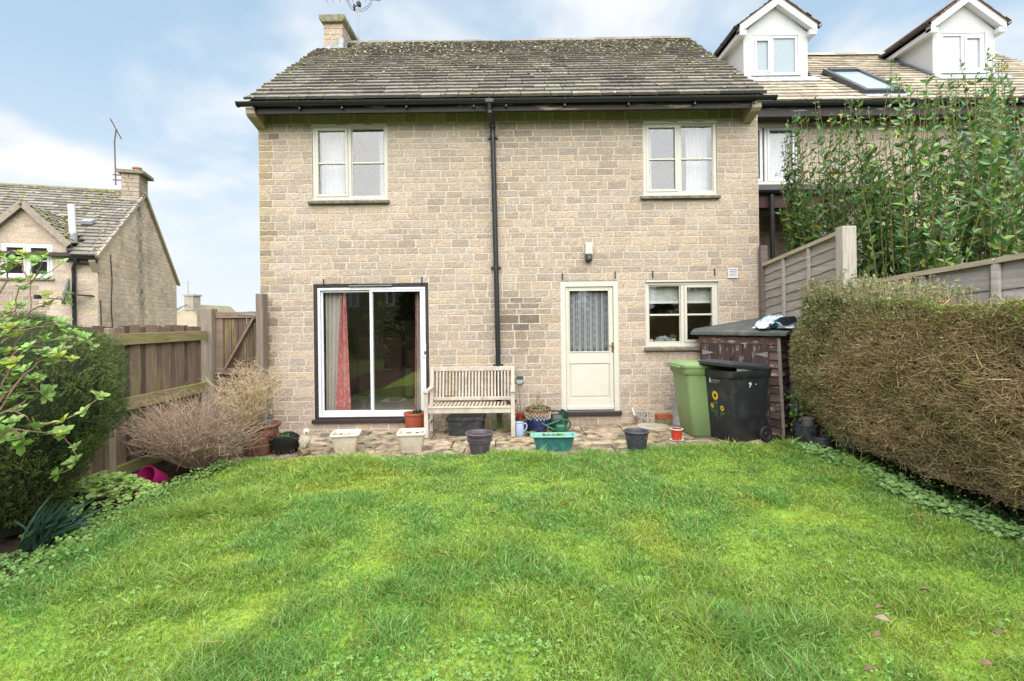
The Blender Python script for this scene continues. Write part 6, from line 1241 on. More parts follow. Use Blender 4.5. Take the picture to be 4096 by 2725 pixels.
wheelie('wheelie_bin', 'sage green wheelie bin standing against the corner shed', (gp.x + .20, gp.y + .27, gp.z), R(4), m_gbin, m_gbin, R(1.5))
kp = on_ground(2965, 1772)
bb = wheelie('wheelie_bin', 'black wheelie bin with sunflower stickers and lid ajar', (kp.x + .10, kp.y + .30, kp.z - .02), R(22), m_bbin, m_bbin, R(6.5))
mb = MB(); mb.box((-.28, -.262, .93), (.05, -.25, 1.0)); mb.build('white_packaging', m_white, bb)
# stickers on the front face (local -x) : frame on the sloping front
def front(y, z, e=.004): f = min(z / .92, 1); return (-.03 - .025 * f - (.55 + .15 * f) / 2 - e, y, z)
def sticker(name, pts, m, e=.004):
    mb = MB(); mb.add([front(y, z, e) for y, z in pts], [tuple(range(len(pts)))]); return mb.build(name, m, bb)
m_yel = mat('sunflower_yellow', (.72, .48, .03), .5, .12, 40); m_sfb = mat('sunflower_brown', (.10, .045, .015), .6, .2, 40); m_sfg = mat('sticker_green', (.06, .20, .06), .5, .2, 20)
for y, z, r_ in ((.03, .62, .062), (.10, .475, .033), (-.075, .46, .036)):
    n = 16; pts = [(y + r_ * (1 if k % 2 == 0 else .68) * math.cos(math.pi * k / n), z + r_ * 1.15 * (1 if k % 2 == 0 else .68) * math.sin(math.pi * k / n)) for k in range(2 * n)]; sticker('sunflower_petals', pts, m_yel, .005); sticker('sunflower_centre', [(y + r_ * .42 * math.cos(2 * math.pi * k / 14), z + r_ * .46 * math.sin(2 * math.pi * k / 14)) for k in range(14)], m_sfb, .007)
    sticker('sunflower_stem', [(y - .004, z - r_), (y + .004, z - r_), (y * .35 + .012, .28 + abs(y) * .6), (y * .35 + .004, .28 + abs(y) * .6)], m_sfg)
    for s_ in (-1, 1): q = z - r_ - .045; sticker('sunflower_leaf', [(y, q), (y + s_ * .022, q + .026), (y + s_ * .042, q + .02), (y + s_ * .02, q - .004)], m_sfg, .0045)
m_logo = mat('pale_print', (.55, .56, .56), .6, .1, 30)
sticker('crest_print', [(.11, .79), (.085, .79), (.083, .835), (.09, .84), (.092, .865), (.103, .865), (.105, .84), (.112, .835)], m_logo)
for txt, z, sz in (('COTSWOLD', .818, .026), ('DISTRICT COUNCIL', .796, .012)):
    cu = bpy.data.curves.new('txt', 'FONT'); cu.body = txt; cu.size = sz; ob = bpy.data.objects.new('txt', cu); C.objects.link(ob); bpy.context.view_layer.update()
    me = bpy.data.meshes.new_from_object(ob.evaluated_get(bpy.context.evaluated_depsgraph_get())); bpy.data.objects.remove(ob)
    for v in me.vertices: v.co = Vector(front(.075 - v.co.x, z + v.co.y, .004))
    me.materials.clear(); link('lettering', me, m_logo, bb)
for pts in ([(-.11, .80), (-.06, .815), (-.05, .78), (-.075, .765), (-.07, .745), (-.09, .745), (-.085, .785)], [(.02, .785), (.035, .79), (.036, .775), (.022, .772)]):
    mb = MB(); mb.add([(x, -.2775 - .0012 * 0 - (z - .775) * .05, z) for x, z in pts], [tuple(range(len(pts)))]); mb.build('label_remnant', m_white, bb)

# magenta tub under the dead shrub
p = on_ground(556, 1972, -.13); t = thing('magenta_tub', 'tipped magenta plastic tub by the boarded fence', 'tub', (p.x, p.y + .1, p.z + .06)); m_mag = mat('magenta_plastic', (.30, .012, .10), .4, .15, 10)
mb = MB(); mb.M = Matrix.Translation((0, 0, .06)) @ Matrix.Rotation(R(-20), 4, 'Z') @ Matrix.Rotation(R(62), 4, 'X'); mb.lathe([(.10, -.2), (.112, -.19), (.145, .0), (.155, .003), (.155, .015), (.143, .015), (.135, .0), (.1, -.185), (0, -.185)], 28); mb.M = Matrix.Identity(4); mb.build('body', m_mag, t, smooth=True)
# ------------------------------------------------------------------ plants
m_leaf = mat('leaf', (1, 1, 1), .42, .12, 30, attr=True, trans=.25, spec=.45)
m_leaf_gloss = mat('glossy_leaf', (1, 1, 1), .30, .15, 30, attr=True, trans=.22, spec=.7)
m_matte_leaf = mat('matte_leaf', (1, 1, 1), .7, .12, 30, attr=True, trans=.25, spec=.25)
m_twig = mat('twig', (1, 1, 1), .9, .2, 40, attr=True, spec=.15)
m_bark = mat('bark', (.12, .09, .065), .95, .3, 20, .5, 60)
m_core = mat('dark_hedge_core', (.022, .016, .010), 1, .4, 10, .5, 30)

# tall glossy bush behind the right fence
bush = thing('privet_bush', 'tall glossy green bush growing behind the grey fence', 'bush', (5.6, 6.2, .5))
outline = [(3120, 745), (3140, 500), (3200, 430), (3300, 420), (3380, 390), (3470, 420), (3560, 260), (3600, 340), (3700, 330), (3790, 320), (3880, 230), (3970, 205), (4030, 270), (4110, 330), (4500, 320), (4650, 1000), (3480, 1040), (3330, 960), (3240, 900), (3150, 850)]
def inside(x, y, poly):
    r_ = False; j = len(poly) - 1
    for i in range(len(poly)):
        xi, yi = poly[i]; xj, yj = poly[j]
        if (yi > y) != (yj > y) and x < (xj - xi) * (y - yi) / (yj - yi) + xi: r_ = not r_
        j = i
    return r_
def behind(x, y, Y):      # keep the crown on its own side of the fences
    for _ in range(24):
        p = at(x, y, Y); lim = 4.35 if Y > 6.05 else 4.45 + .13 * (6.1 - Y)
        if p.x > lim or Y > 8.2: break
        Y += .14
    return tuple(p)
tips = []
while len(tips) < 430:
    x, y = rnd.uniform(3100, 4650), rnd.uniform(190, 1040)
    if inside(x, y, outline) and rnd.random() < .25 + 1.5 * max(0, float(N2(x * .009, y * .009)) - .25): tips.append(behind(x, y, rnd.uniform(5.3, 7.6)))
for x, y in ((3150, 490), (3270, 400), (3400, 400), (3560, 250), (3590, 310), (3700, 310), (3790, 330), (3850, 250), (3960, 205), (4010, 250), (3185, 1000 - 180), (3120, 830), (3480, 440), (3640, 350), (3140, 660), (3330, 470), (3905, 300), (3130, 560), (3160, 600), (3135, 720), (3160, 780), (3180, 520), (3200, 460), (3150, 850), (3200, 880)):
    for k in range(2): tips.append(behind(x + rnd.uniform(-12, 12), y + k * 15, rnd.uniform(5.7, 6.8)))
tips = np.array(tips); roots = np.array([(4.95, 6.1, .5), (5.3, 6.5, .5), (5.9, 6.0, .5), (6.3, 6.5, .5), (6.9, 6.2, .5), (5.6, 5.7, .5), (6.6, 5.6, .5), (4.85, 7.3, .5), (4.8, 7.9, .5), (5.6, 7.4, .5)])
ri = np.array([int(np.argmin(np.hypot(*(roots[:, :2] - t[:2]).T) + rng.uniform(0, 1.3, len(roots)))) for t in tips]); B0 = roots[ri] + rng.normal(0, .05, (len(tips), 3)) * (1, 1, 0)
mid = B0 * .45 + tips * .55; mid[:, :2] = mid[:, :2] * .97 + B0[:, :2] * .03; mid[:, 2] -= .12; mid += rng.normal(0, .06, mid.shape)
V, Q, cc = twigs_np(B0, (B0 + mid) / 2 + rng.normal(0, .03, mid.shape), mid, .014, .008, cvar((.16, .12, .08), len(tips))); V2, Q2, c2 = twigs_np(mid, (mid + tips) / 2 + rng.normal(0, .03, mid.shape) + (0, 0, .03), tips, .008, .003, cvar((.20, .16, .07), len(tips)))
link('stems', mesh_np(np.concatenate([V, V2]), None, np.concatenate([Q, Q2 + len(V)]), np.concatenate([cc, c2]), off=bush.location), m_twig, bush, 'stuff')
for i, r_ in enumerate(roots): mb = MB(); mb.tube([tuple(r_ - (0, 0, .15)), tuple(r_ + (rnd.uniform(-.05, .05), 0, .35)), tuple(r_ + (rnd.uniform(-.2, .2), rnd.uniform(-.1, .1), .9))], [.045, .035, .02], 8); mb.build('trunk', m_bark, bush, world=True, smooth=True)
LP, LD, LL = [], [], []
for a, m_, t_ in zip(B0, mid, tips):
    L = np.linalg.norm(t_ - m_); n = int(max(5, min(16, L / .07))); m0_ = m_; m_ = m_ - (t_ - m_) * .8 if L > .4 else m_; n = int(n * 1.6); L = np.linalg.norm(t_ - m_)
    for k in range(n):
        f = (k + .6) / n; p = m_ + (t_ - m_) * f; ax = (t_ - m_) / L; s_ = np.cross(ax, (0, 0, 1.0) if k % 2 else (1., .3, 0)); s_ /= np.linalg.norm(s_) + 1e-9
        for sg in (-1, 1, 0)[:3 if k % 2 else 2]: d = s_ * sg + (rng.normal(0, .6, 3) if sg == 0 else 0) + ax * .55 + np.array((0, 0, .25)) + rng.normal(0, .25, 3); LP.append(p); LD.append(d); LL.append(rng.uniform(.055, .14) * (1.1 - .35 * (f > .85)))
    for k in range(2): LP.append(t_); LD.append((t_ - m_) / L + rng.normal(0, .3, 3)); LL.append(.05)
LP, LD, LL = np.array(LP), np.array(LD), np.array(LL); flim = np.where(LP[:, 1] > 6.05, 4.40, 4.48 + .13 * (6.1 - LP[:, 1])); ok = (LP[:, 0] > flim) | (LP[:, 2] > 2.95); LP, LD, LL = LP[ok], LD[ok], LL[ok]; n = len(LP)
cc = cvar((.075, .175, .04), n, .3); young = rng.random(n) < .16; cc[young] = cvar((.20, .34, .05), young.sum(), .2); yel = rng.random(n) < .012; cc[yel] = (.5, .42, .04)
V, T, Q, cc = leaves8(LP, LD, np.tile((-.15, -.45, .8), (n, 1)) + rng.normal(0, .5, (n, 3)), LL, LL * .46, cc, r1=.28, r2=.64, w2=.72)
link('foliage', mesh_np(V, T, Q, cc, off=bush.location), m_leaf_gloss, bush, 'stuff')

# clipped hedge on the right: woody twigs, few leaves
hedge = thing('clipped_hedge', 'clipped brown twiggy hedge with sparse green buds on the right', 'hedge', (4.0, 4.3, 0))
hn = VN(51)
def hface(Y, z):      # X of the face towards the lawn
    t = np.clip(z / 1.9, 0, 1); return 3.98 - .27 * np.sin(np.clip(t, 0, 1) * 2.4 + .25) + .15 * (hn(Y * 2.2, z * 2.2) - .5) + .08 * (hn(Y * 6 + 9, z * 6) - .5) + .25 * sm(6.4, 6.95, Y) + .05 * sm(.5, .1, z)
def htop(Y): return 1.80 + .05 * (Y - 4) + .08 * (hn(Y * 3 + 7, 3) - .5)
ys_, zs_ = np.linspace(1.2, 6.85, 60), np.linspace(.12, .97, 14); V = []
for y in ys_:
    for z in zs_: zz = z * htop(y); V.append((float(hface(y, zz)) + .13, y, zz))
    for xx in (4.32, 4.5): V.append((xx, y, htop(y) * (.97 if xx < 4.4 else .2)))
w = len(zs_) + 2; Q = [(i * w + j, (i + 1) * w + j, (i + 1) * w + j + 1, i * w + j + 1) for i in range(len(ys_) - 1) for j in range(w - 1)]; e = (len(ys_) - 1) * w
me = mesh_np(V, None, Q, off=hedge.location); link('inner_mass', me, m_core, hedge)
n = 46000; Y = rng.uniform(1.3, 6.9, n); Z = rng.uniform(.10, 1.0, n) ** .9 * htop(Y); dep = rng.random(n) ** 1.6 * .16; X = hface(Y, Z) + dep
ax = np.stack([-.55 + rng.normal(0, .3, n), rng.normal(.05, .75, n), rng.normal(.32, .45, n)], 1); ax /= np.linalg.norm(ax, axis=1, keepdims=True); L = rng.uniform(.06, .22, n)
c0 = np.stack([X, Y, Z], 1); P0 = c0 - ax * L[:, None] * .5; P2 = c0 + ax * L[:, None] * .5; P1 = c0 + rng.normal(0, .012, (n, 3))
for A_ in (P0, P1, P2): A_[:, 0] = np.maximum(A_[:, 0], hface(A_[:, 1], A_[:, 2]) - .09); A_[:, 2] = np.clip(A_[:, 2], .04, None)
base_c = np.where(rng.random((n, 1)) < .3, np.array([(.50, .37, .225)]), np.array([(.36, .25, .14)])) * rng.uniform(.65, 1.35, (n, 1))
V, Q, cc = twigs_np(P0, P1, P2, rng.uniform(.002, .004, n), .0015, base_c)
n3 = 420; Y3 = rng.uniform(1.3, 6.8, n3); Z3 = rng.uniform(.08, .95, n3) * htop(Y3); X3 = hface(Y3, Z3) + rng.uniform(0, .07, n3); a3 = np.stack([rng.normal(-.15, .2, n3), rng.normal(0, 1, n3), rng.normal(.25, .5, n3)], 1); a3 /= np.linalg.norm(a3, axis=1, keepdims=True); L3 = rng.uniform(.14, .34, n3)[:, None]; c3 = np.stack([X3, Y3, Z3], 1); A3, B3, M3 = c3 - a3 * L3 / 2, c3 + a3 * L3 / 2, c3 + rng.normal(0, .03, (n3, 3))
for q_ in (A3, B3, M3): q_[:, 0] = np.maximum(q_[:, 0], hface(q_[:, 1], q_[:, 2]) - .06); q_[:, 2] = np.clip(q_[:, 2], .03, htop(q_[:, 1]))
V3, Q3, k3 = twigs_np(A3, M3, B3, rng.uniform(.0025, .0045, n3), .0015, cvar((.46, .36, .24), n3, .3)); Q = np.concatenate([Q, Q3 + len(V)]); V = np.concatenate([V, V3]); cc = np.concatenate([cc, k3])
# upright shoots along the top, thicker at the far end
n2 = 2400; Y = np.where(rng.random(n2) < .65, rng.uniform(4.6, 6.8, n2), rng.uniform(1.3, 6.8, n2)); X = rng.uniform(3.75, 4.3, n2); Z = htop(Y) - rng.uniform(.05, .4, n2); X = np.maximum(X, hface(Y, Z) + .02); hh = rng.uniform(.12, .30, n2) + .17 * sm(4.6, 6.0, Y) * rng.random(n2)
P0 = np.stack([X, Y, Z], 1); P2 = P0 + np.stack([rng.normal(0, .05, n2), rng.normal(0, .05, n2), hh], 1); Va, Qa, ca = twigs_np(P0, (P0 + P2) / 2 + rng.normal(0, .01, (n2, 3)), P2, .003, .0015, cvar((.36, .28, .16), n2, .25)); shoots = P2
link('twigs', mesh_np(np.concatenate([V, Va]), None, np.concatenate([Q, Qa + len(V)]), np.concatenate([cc, ca]), off=hedge.location), m_twig, hedge, 'stuff')
n = 24000; Y = rng.uniform(1.3, 6.95, n); tz = rng.random(n); Z = (1 - tz ** 2.0 * .93) * htop(Y); keep = rng.random(n) < (.36 + .6 * sm(5.4, 6.5, Y) + .4 * sm(3.6, 2.6, Y) + .6 * sm(1.5, 1.9, Z)); Y, Z = Y[keep], Z[keep]; n = len(Y)
X = hface(Y, Z) - rng.uniform(-.03, .05, n); far = Y > 5.7
LP = np.stack([X, Y, Z], 1); LD = unit(n) + (-.5, 0, .4); cl = cvar((.20, .28, .05), n, .3); cl[far] = cvar((.14, .20, .06), far.sum(), .35); L = np.where(far, rng.uniform(.025, .05, n), rng.uniform(.014, .032, n))
up_ = rng.integers(0, n2, 9000); up_ = up_[shoots[up_][:, 1] > 3.9]; LP2 = shoots[up_] - np.stack([np.zeros(len(up_)), np.zeros(len(up_)), rng.uniform(0, .14, len(up_))], 1); cl2 = cvar((.22, .27, .12), len(up_), .3)
LP = np.concatenate([LP, LP2]); LD = np.concatenate([LD, unit(len(up_)) + (0, 0, .25)]); L = np.concatenate([L, rng.uniform(.025, .05, len(up_))]); cl = np.concatenate([cl, cl2])
br_ = rng.random(len(LP)) < .10; cl[br_] = cvar((.30, .20, .13), br_.sum(), .3)
V, T, cc = leaves_np(LP, LD, unit(len(LP)) + (0, 0, .8), L, L * .55, cl, fold=.15); link('buds_and_leaves', mesh_np(V, T, None, cc, off=hedge.location), m_leaf, hedge, 'stuff')
for k in range(14): y = 1.6 + k * .38; mb = MB(); mb.tube([(4.15, y, -.05), (4.1 + rnd.uniform(-.05, .05), y + .05, .4), (4.1, y, 1.2)], [.025, .02, .01], 6); mb.build('stem', m_bark, hedge, world=True)
# ivy at the hedge end over the shed corner
ivy = thing('ivy', 'ivy with dark green leaves climbing between shed corner and hedge', 'ivy', (3.95, 6.7, 0)); n = 420
Y = rng.uniform(6.55, 6.98, n); Z = rng.uniform(.15, 1.5, n); X = 3.88 + .12 * rng.random(n) - .08 * (Z < .7); cl = cvar((.07, .16, .03), n, .35); yy = rng.random(n) < .2; cl[yy] = cvar((.20, .30, .05), yy.sum())
V, T, cc = leaves_np(np.stack([X, Y, Z], 1), unit(n) + (-.4, -.4, -.2), unit(n) * .6 + (-.5, -.6, .4), rng.uniform(.03, .06, n), rng.uniform(.025, .05, n), cl); link('leaves', mesh_np(V, T, None, cc, off=ivy.location), m_leaf_gloss, ivy, 'stuff')
mb = MB(); mb.tube([(3.95, 6.9, 0), (3.9, 6.85, .5), (3.93, 6.9, 1.0), (3.9, 6.92, 1.45)], .006, 5); mb.tube([(3.95, 6.7, 0), (3.88, 6.7, .4), (3.9, 6.75, .8)], .005, 5); mb.build('stem', m_bark, ivy, world=True)

# yew bush on the left
yew = thing('yew_bush', 'dense dark green yew bush leaning over the left border', 'bush', (-4.3, 4.6, -.15))
yn = VN(61)
def yew_r(a, z):      # radius of the crown around its axis
    t = (z + .15) / 1.9; prof = np.interp(t, [0, .1, .3, .55, .75, .9, 1.0], [.30, .45, .68, .92, 1.0, .86, .3]); return prof * (1 + .22 * (yn(a * 2.2 + 10, z * 2.6) - .5))
YX, YY = -4.72, 4.55; sxy = (1.02, .78)
V = []; na = 40; zs_ = np.linspace(-.15, 1.72, 22)
for z in zs_:
    for k in range(na): a = 2 * math.pi * k / na; r_ = float(yew_r(a, z)) * .84; V.append((YX + r_ * sxy[0] * math.cos(a), YY + r_ * sxy[1] * math.sin(a), z))
Q = [(j * na + i, j * na + (i + 1) % na, (j + 1) * na + (i + 1) % na, (j + 1) * na + i) for j in range(len(zs_) - 1) for i in range(na)]; V.append((YX, YY, 1.72)); top = len(V) - 1
T = [((len(zs_) - 1) * na + i, (len(zs_) - 1) * na + (i + 1) % na, top) for i in range(na)]
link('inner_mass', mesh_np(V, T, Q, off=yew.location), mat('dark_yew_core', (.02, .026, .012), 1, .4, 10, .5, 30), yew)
n = 9500; A = rng.uniform(-math.pi, math.pi, n); Z = rng.uniform(-.05, 1.78, n); r_ = yew_r(A, Z) * rng.uniform(.86, 1.06, n); S0 = np.stack([YX + r_ * sxy[0] * np.cos(A), YY + r_ * sxy[1] * np.sin(A), Z], 1)
keep = (np.cos(A) > -.35) | (Z > 1.3); S0, A = S0[keep], A[keep]; n = len(S0); SD = np.stack([np.cos(A) * .8, np.sin(A) * .8, np.full(n, .75)], 1) + rng.normal(0, .35, (n, 3)); SD /= np.linalg.norm(SD, axis=1, keepdims=True); SLn = rng.uniform(.06, .12, n)
k = 12; f = np.tile(np.linspace(0.05, 1, k), n); idx = np.repeat(np.arange(n), k); P_ = S0[idx] + SD[idx] * (SLn[idx] * f)[:, None]; side = np.cross(SD[idx], rng.normal(size=(n, 3))[idx]); side /= np.linalg.norm(side, axis=1, keepdims=True) + 1e-9; side *= np.where(np.arange(n * k) % 2, 1, -1)[:, None]
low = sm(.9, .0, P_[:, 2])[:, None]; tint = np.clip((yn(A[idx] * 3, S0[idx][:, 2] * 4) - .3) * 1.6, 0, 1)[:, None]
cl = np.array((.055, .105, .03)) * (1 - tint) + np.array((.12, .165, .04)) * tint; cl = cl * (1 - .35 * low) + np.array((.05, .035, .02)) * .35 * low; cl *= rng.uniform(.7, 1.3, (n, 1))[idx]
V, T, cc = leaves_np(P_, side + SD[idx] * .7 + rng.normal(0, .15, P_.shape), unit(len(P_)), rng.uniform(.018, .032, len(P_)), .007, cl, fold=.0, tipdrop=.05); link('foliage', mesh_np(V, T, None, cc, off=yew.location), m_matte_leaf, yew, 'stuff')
for k in range(9): a = rnd.uniform(-1.2, .6); mb = MB(); mb.tube([(YX + .1 * math.cos(a), YY + .1 * math.sin(a), -.2), (YX + .34 * math.cos(a), YY + .3 * math.sin(a), .1), (YX + .55 * math.cos(a), YY + .45 * math.sin(a), .5)], [.03, .02, .008], 6); mb.build('branch', m_bark, yew, world=True)

# shrub with fresh pale green rosettes, left foreground
sh_ = thing('budding_shrub', 'shrub with bare stems and fresh lime green leaf rosettes', 'shrub', (-3.9, 3.4, -.1)); m_stem2 = mat('pinkish_stem', (.24, .15, .11), .8, .25, 20)
def px2(x, y): return (x / 1.3636, 1200 + y / 1.3636)   # detail-view coordinates to photo pixels
stems = [[(0, 690), (150, 715), (300, 735), (370, 765), (415, 840), (395, 920), (320, 950)], [(230, 680), (340, 660), (440, 615), (540, 535)], [(0, 600), (120, 420), (220, 330), (330, 335), (390, 330)], [(0, 480), (90, 330), (150, 250), (300, 265), (450, 265), (500, 258)], [(0, 350), (60, 280), (130, 170), (160, 60), (165, -90), (175, -230)], [(60, 300), (170, 240), (330, 215), (440, 205)], [(0, 740), (70, 700), (120, 760), (120, 790)], [(0, 240), (80, 170), (200, 150), (340, 130)],
         [(-60, 560), (40, 520), (140, 500), (270, 495)], [(-60, 640), (60, 600), (150, 640), (180, 700)], [(100, 380), (180, 470), (240, 520)], [(-60, 420), (20, 400), (90, 430), (210, 430)], [(0, 120), (80, 60), (100, -60), (210, -120), (340, -200)], [(-80, 200), (30, 150), (60, 70), (70, 40)], [(160, 60), (260, 20), (320, -20), (360, 10)], [(-50, 20), (40, -110), (30, -190), (20, -230)], [(165, -90), (120, -190), (60, -215), (0, -210)], [(0, 560), (60, 470), (40, 400), (30, 370)], [(60, 600), (130, 560), (150, 540)], [(-60, 700), (20, 735)], [(200, 330), (260, 300), (330, 280), (380, 180)], [(165, -90), (210, -160), (240, -240)]]
ros = []
for st in stems:
    dY = 3.35 + rnd.uniform(-.25, .3); pts = [at(*px2(*q), dY + .02 * i) for i, q in enumerate(st)]; mb = MB(); k = len(pts)
    fine = []
    for i in range(k - 1):
        for j in range(4): fine.append(pts[i].lerp(pts[i + 1], j / 4) + Vector((rnd.uniform(-.004, .004), rnd.uniform(-.01, .01), rnd.uniform(-.004, .004))))
    fine.append(pts[-1]); mb.tube(fine, [.0055 - .0035 * i / len(fine) for i in range(len(fine))], 6); mb.build('stem', m_stem2, sh_, world=True, smooth=True); ros.append((pts[-1], (pts[-1] - pts[-2]).normalized()))
    for i in range(1, k - 1):
        for _ in range(rnd.choice((1, 2, 2))): ros.append((pts[i] + Vector((rnd.uniform(-.06, .06), rnd.uniform(-.1, .1), rnd.uniform(-.03, .06))), Vector((rnd.uniform(-.3, .3), rnd.uniform(-.3, .3), 1)).normalized()))
for p, d in ros:
    n = rnd.randint(5, 9); a = np.arange(n) * 2.4; up = np.array(d) * .6 + np.array((rnd.uniform(-.4, .4), rnd.uniform(-.7, .1), .6)); up /= np.linalg.norm(up); e1 = np.cross(up, (0.3, .9, .1)); e1 /= np.linalg.norm(e1); e2 = np.cross(up, e1)
    D = np.cos(a)[:, None] * e1 + np.sin(a)[:, None] * e2 + up * np.linspace(.15, 1.3, n)[:, None]; L = np.linspace(.08, .045, n) * rnd.uniform(.65, 1.1)
    V, T, Q, cc = leaves8(np.tile(np.array(p), (n, 1)) + D * .004, D, np.tile(up, (n, 1)), L, L * .62, cvar((.22, .35, .085) if rnd.random() < .8 else (.33, .40, .06), n, .22), r1=.35, r2=.7, w2=.95)
    link('leaf_rosette', mesh_np(V, T, Q, cc, off=sh_.location), m_leaf, sh_)

# dead bushy shrub by the gate
ds = thing('dormant_shrub', 'dry pale brown dormant shrub in front of the gate', 'shrub', (-4.1, 6.4, -.1))
def dry(n, center, rad, zr, seed, L, col, parent, nm, r0=.0022):
    r_ = np.random.default_rng(seed); a = r_.uniform(0, 2 * np.pi, n); rr_ = np.sqrt(r_.random(n)); el = r_.random(n)
    root = np.stack([center[0] + .22 * rad[0] * rr_ * np.cos(a), center[1] + .22 * rad[1] * rr_ * np.sin(a), np.full(n, center[2])], 1)
    tip = np.stack([center[0] + rad[0] * (rr_ * .8 + .25) * np.cos(a), center[1] + rad[1] * (rr_ * .8 + .25) * np.sin(a), center[2] + zr * (.25 + .85 * np.sqrt(np.clip(1 - (rr_ * .85) ** 2, 0, 1)) * el ** .6)], 1) + r_.normal(0, .05, (n, 3)); tip[:, 2] += (r_.random(n) < .2) * r_.uniform(0, .22, n)
    m_ = root * .45 + tip * .55 + np.array((0, 0, .08)) + r_.normal(0, .05, (n, 3)); A = twigs_np(root, (root + m_) / 2 + r_.normal(0, .02, (n, 3)), m_, r0 * 1.5, r0, cvar(col, n, .3)); B = twigs_np(m_, (m_ + tip) / 2 + r_.normal(0, .03, (n, 3)), tip, r0, r0 * .55, cvar(col, n, .3))
    k = L; ii = r_.integers(0, n, n * k); f = r_.random(n * k)[:, None]; s0 = m_[ii] * (1 - f) + tip[ii] * f; d_ = r_.normal(0, 1, (n * k, 3)) * (.05, .05, .05); Cc = twigs_np(s0, s0 + d_ * .6 + r_.normal(0, .006, d_.shape), s0 + d_ * 1.4, r0 * .6, r0 * .4, cvar(col, n * k, .35))
    Vs, Qs, cs, o_ = [], [], [], 0
    for V, Q, c in (A, B, Cc): Vs.append(V); Qs.append(Q + o_); cs.append(c); o_ += len(V)
    link(nm, mesh_np(np.concatenate(Vs), None, np.concatenate(Qs), np.concatenate(cs), off=parent.location), m_twig, parent, 'stuff'); return s0, tip
s0, tip = dry(700, (-3.98, 6.35, -.08), (.86, .62), .86, 3, 5, (.36, .265, .19), ds, 'twigs', .0028)
n = 2600; ii = rng.integers(0, len(s0), n); V, T, cc = leaves_np(s0[ii], unit(n), unit(n), rng.uniform(.012, .028, n), .009, cvar((.40, .33, .27), n, .3)); link('withered_buds', mesh_np(V, T, None, cc, off=ds.location), m_matte_leaf, ds, 'stuff')
tp_ = thing('dry_potted_plant', 'pale dead twiggy plant rising from the terracotta planter', 'plant', (-3.25, 6.45, .4))
s0, tip = dry(150, (-3.42, 6.5, .40), (.42, .36), .78, 5, 7, (.46, .36, .22), tp_, 'twigs', .0026)
n = 900; ii = rng.integers(0, len(s0), n); V, T, cc = leaves_np(s0[ii], unit(n), unit(n), rng.uniform(.014, .03, n), .012, cvar((.50, .40, .30), n, .25)); link('withered_leaves', mesh_np(V, T, None, cc, off=tp_.location), m_matte_leaf, tp_, 'stuff')

# border plants on the left
def px_r2(x, y, dz=-.1): return on_ground(*px2(x, y), dz)
df = thing('daffodil_clump', 'clump of long dark green daffodil leaves under the yew', 'plant', tuple(px_r2(210, 1340)))
b = np.array(df.location); n = 90; root = np.stack([rng.uniform(-.12, .12, n), rng.uniform(-.1, .1, n), np.zeros(n)], 1); lean = np.stack([rng.normal(.42, .28, n), rng.normal(0, .2, n), np.full(n, 1.0)], 1); lean /= np.linalg.norm(lean, axis=1, keepdims=True); Ln = rng.uniform(.28, .55, n)
side = np.cross(lean, unit(n)); side /= np.linalg.norm(side, axis=1, keepdims=True); Vs = []
for f in (0, .35, .7, 1.0):
    c_ = root + lean * (Ln * f)[:, None] + np.stack([.10 * f ** 2 * np.sign(lean[:, 0]), np.zeros(n), -.10 * f ** 2 * np.ones(n)], 1); w = .010 * (1 if f < .9 else .25); Vs += [c_ - side * w, c_ + side * w]
V = np.stack(Vs, 1).reshape(-1, 3); Q = (np.array([(0, 1, 3, 2), (2, 3, 5, 4), (4, 5, 7, 6)])[None] + np.arange(n)[:, None, None] * 8).reshape(-1, 4); link('leaves', mesh_np(V, None, Q, np.repeat(cvar((.045, .10, .062), n, .3), 8, 0), smooth=True), m_leaf, df, 'stuff')
def lobed(P_, N_, R_, col, lobes=3, sub=3):
    """lobed leaves: each lobe a small fan"""
    n = len(P_); N_ = N_ / np.linalg.norm(N_, axis=1, keepdims=True); e1 = np.cross(N_, rng.normal(size=(n, 3))); e1 /= np.linalg.norm(e1, axis=1, keepdims=True); e2 = np.cross(N_, e1); Ps, Ds, Ls, Cs, Ns = [], [], [], [], []
    for k in range(lobes):
        a = 2 * np.pi * k / lobes; d = e1 * math.cos(a) + e2 * math.sin(a); Ps.append(P_); Ds.append(d); Ls.append(R_); Cs.append(col); Ns.append(N_)
    return leaves8(np.concatenate(Ps), np.concatenate(Ds), np.concatenate(Ns), np.concatenate(Ls), np.concatenate(Ls) * .85, np.concatenate(Cs), fold=.06, r1=.4, r2=.8, w2=1.0)
def cover(name, label, cat, pts, R_, col, mat_, lobes=3, hz=(.02, .1), v=.2, tilt=.35, kind=None, stems=True):
    P_ = np.array(pts, float); n = len(P_); P_[:, 2] += rng.uniform(hz[0], hz[1], n); N_ = np.tile((0, -.15, 1.), (n, 1)) + rng.normal(0, tilt, (n, 3)); V, T, Q, cc = lobed(P_, N_, rng.uniform(.7, 1.15, n) * R_, cvar(col, n, v), lobes)
    base = Vector(P_.mean(0)); base.z = float(gz(base.x, base.y)); o = link(name, mesh_np(V, T, Q, cc, off=base), mat_); o.location = base
    return setp(o, label, cat, kind=kind)
c_ = px_r2(570, 1110); n = 560; a = rng.uniform(0, 6.28, n); q = np.sqrt(rng.random(n)); P_ = np.stack([c_.x + .62 * q * np.cos(a), c_.y + .42 * q * np.sin(a), gz(c_.x, c_.y) + 0.27 * (1 - q ** 2) + .02], 1)
cover('columbine', 'pale green mound of columbine leaves beside the fence', 'plant', P_, .05, (.30, .44, .12), m_leaf, 3, (.0, .05))
c_ = px_r2(340, 1270); n = 90; P_ = np.stack([c_.x + rng.normal(0, .13, n), c_.y + rng.normal(0, .10, n), np.full(n, float(gz(c_.x, c_.y)))], 1)
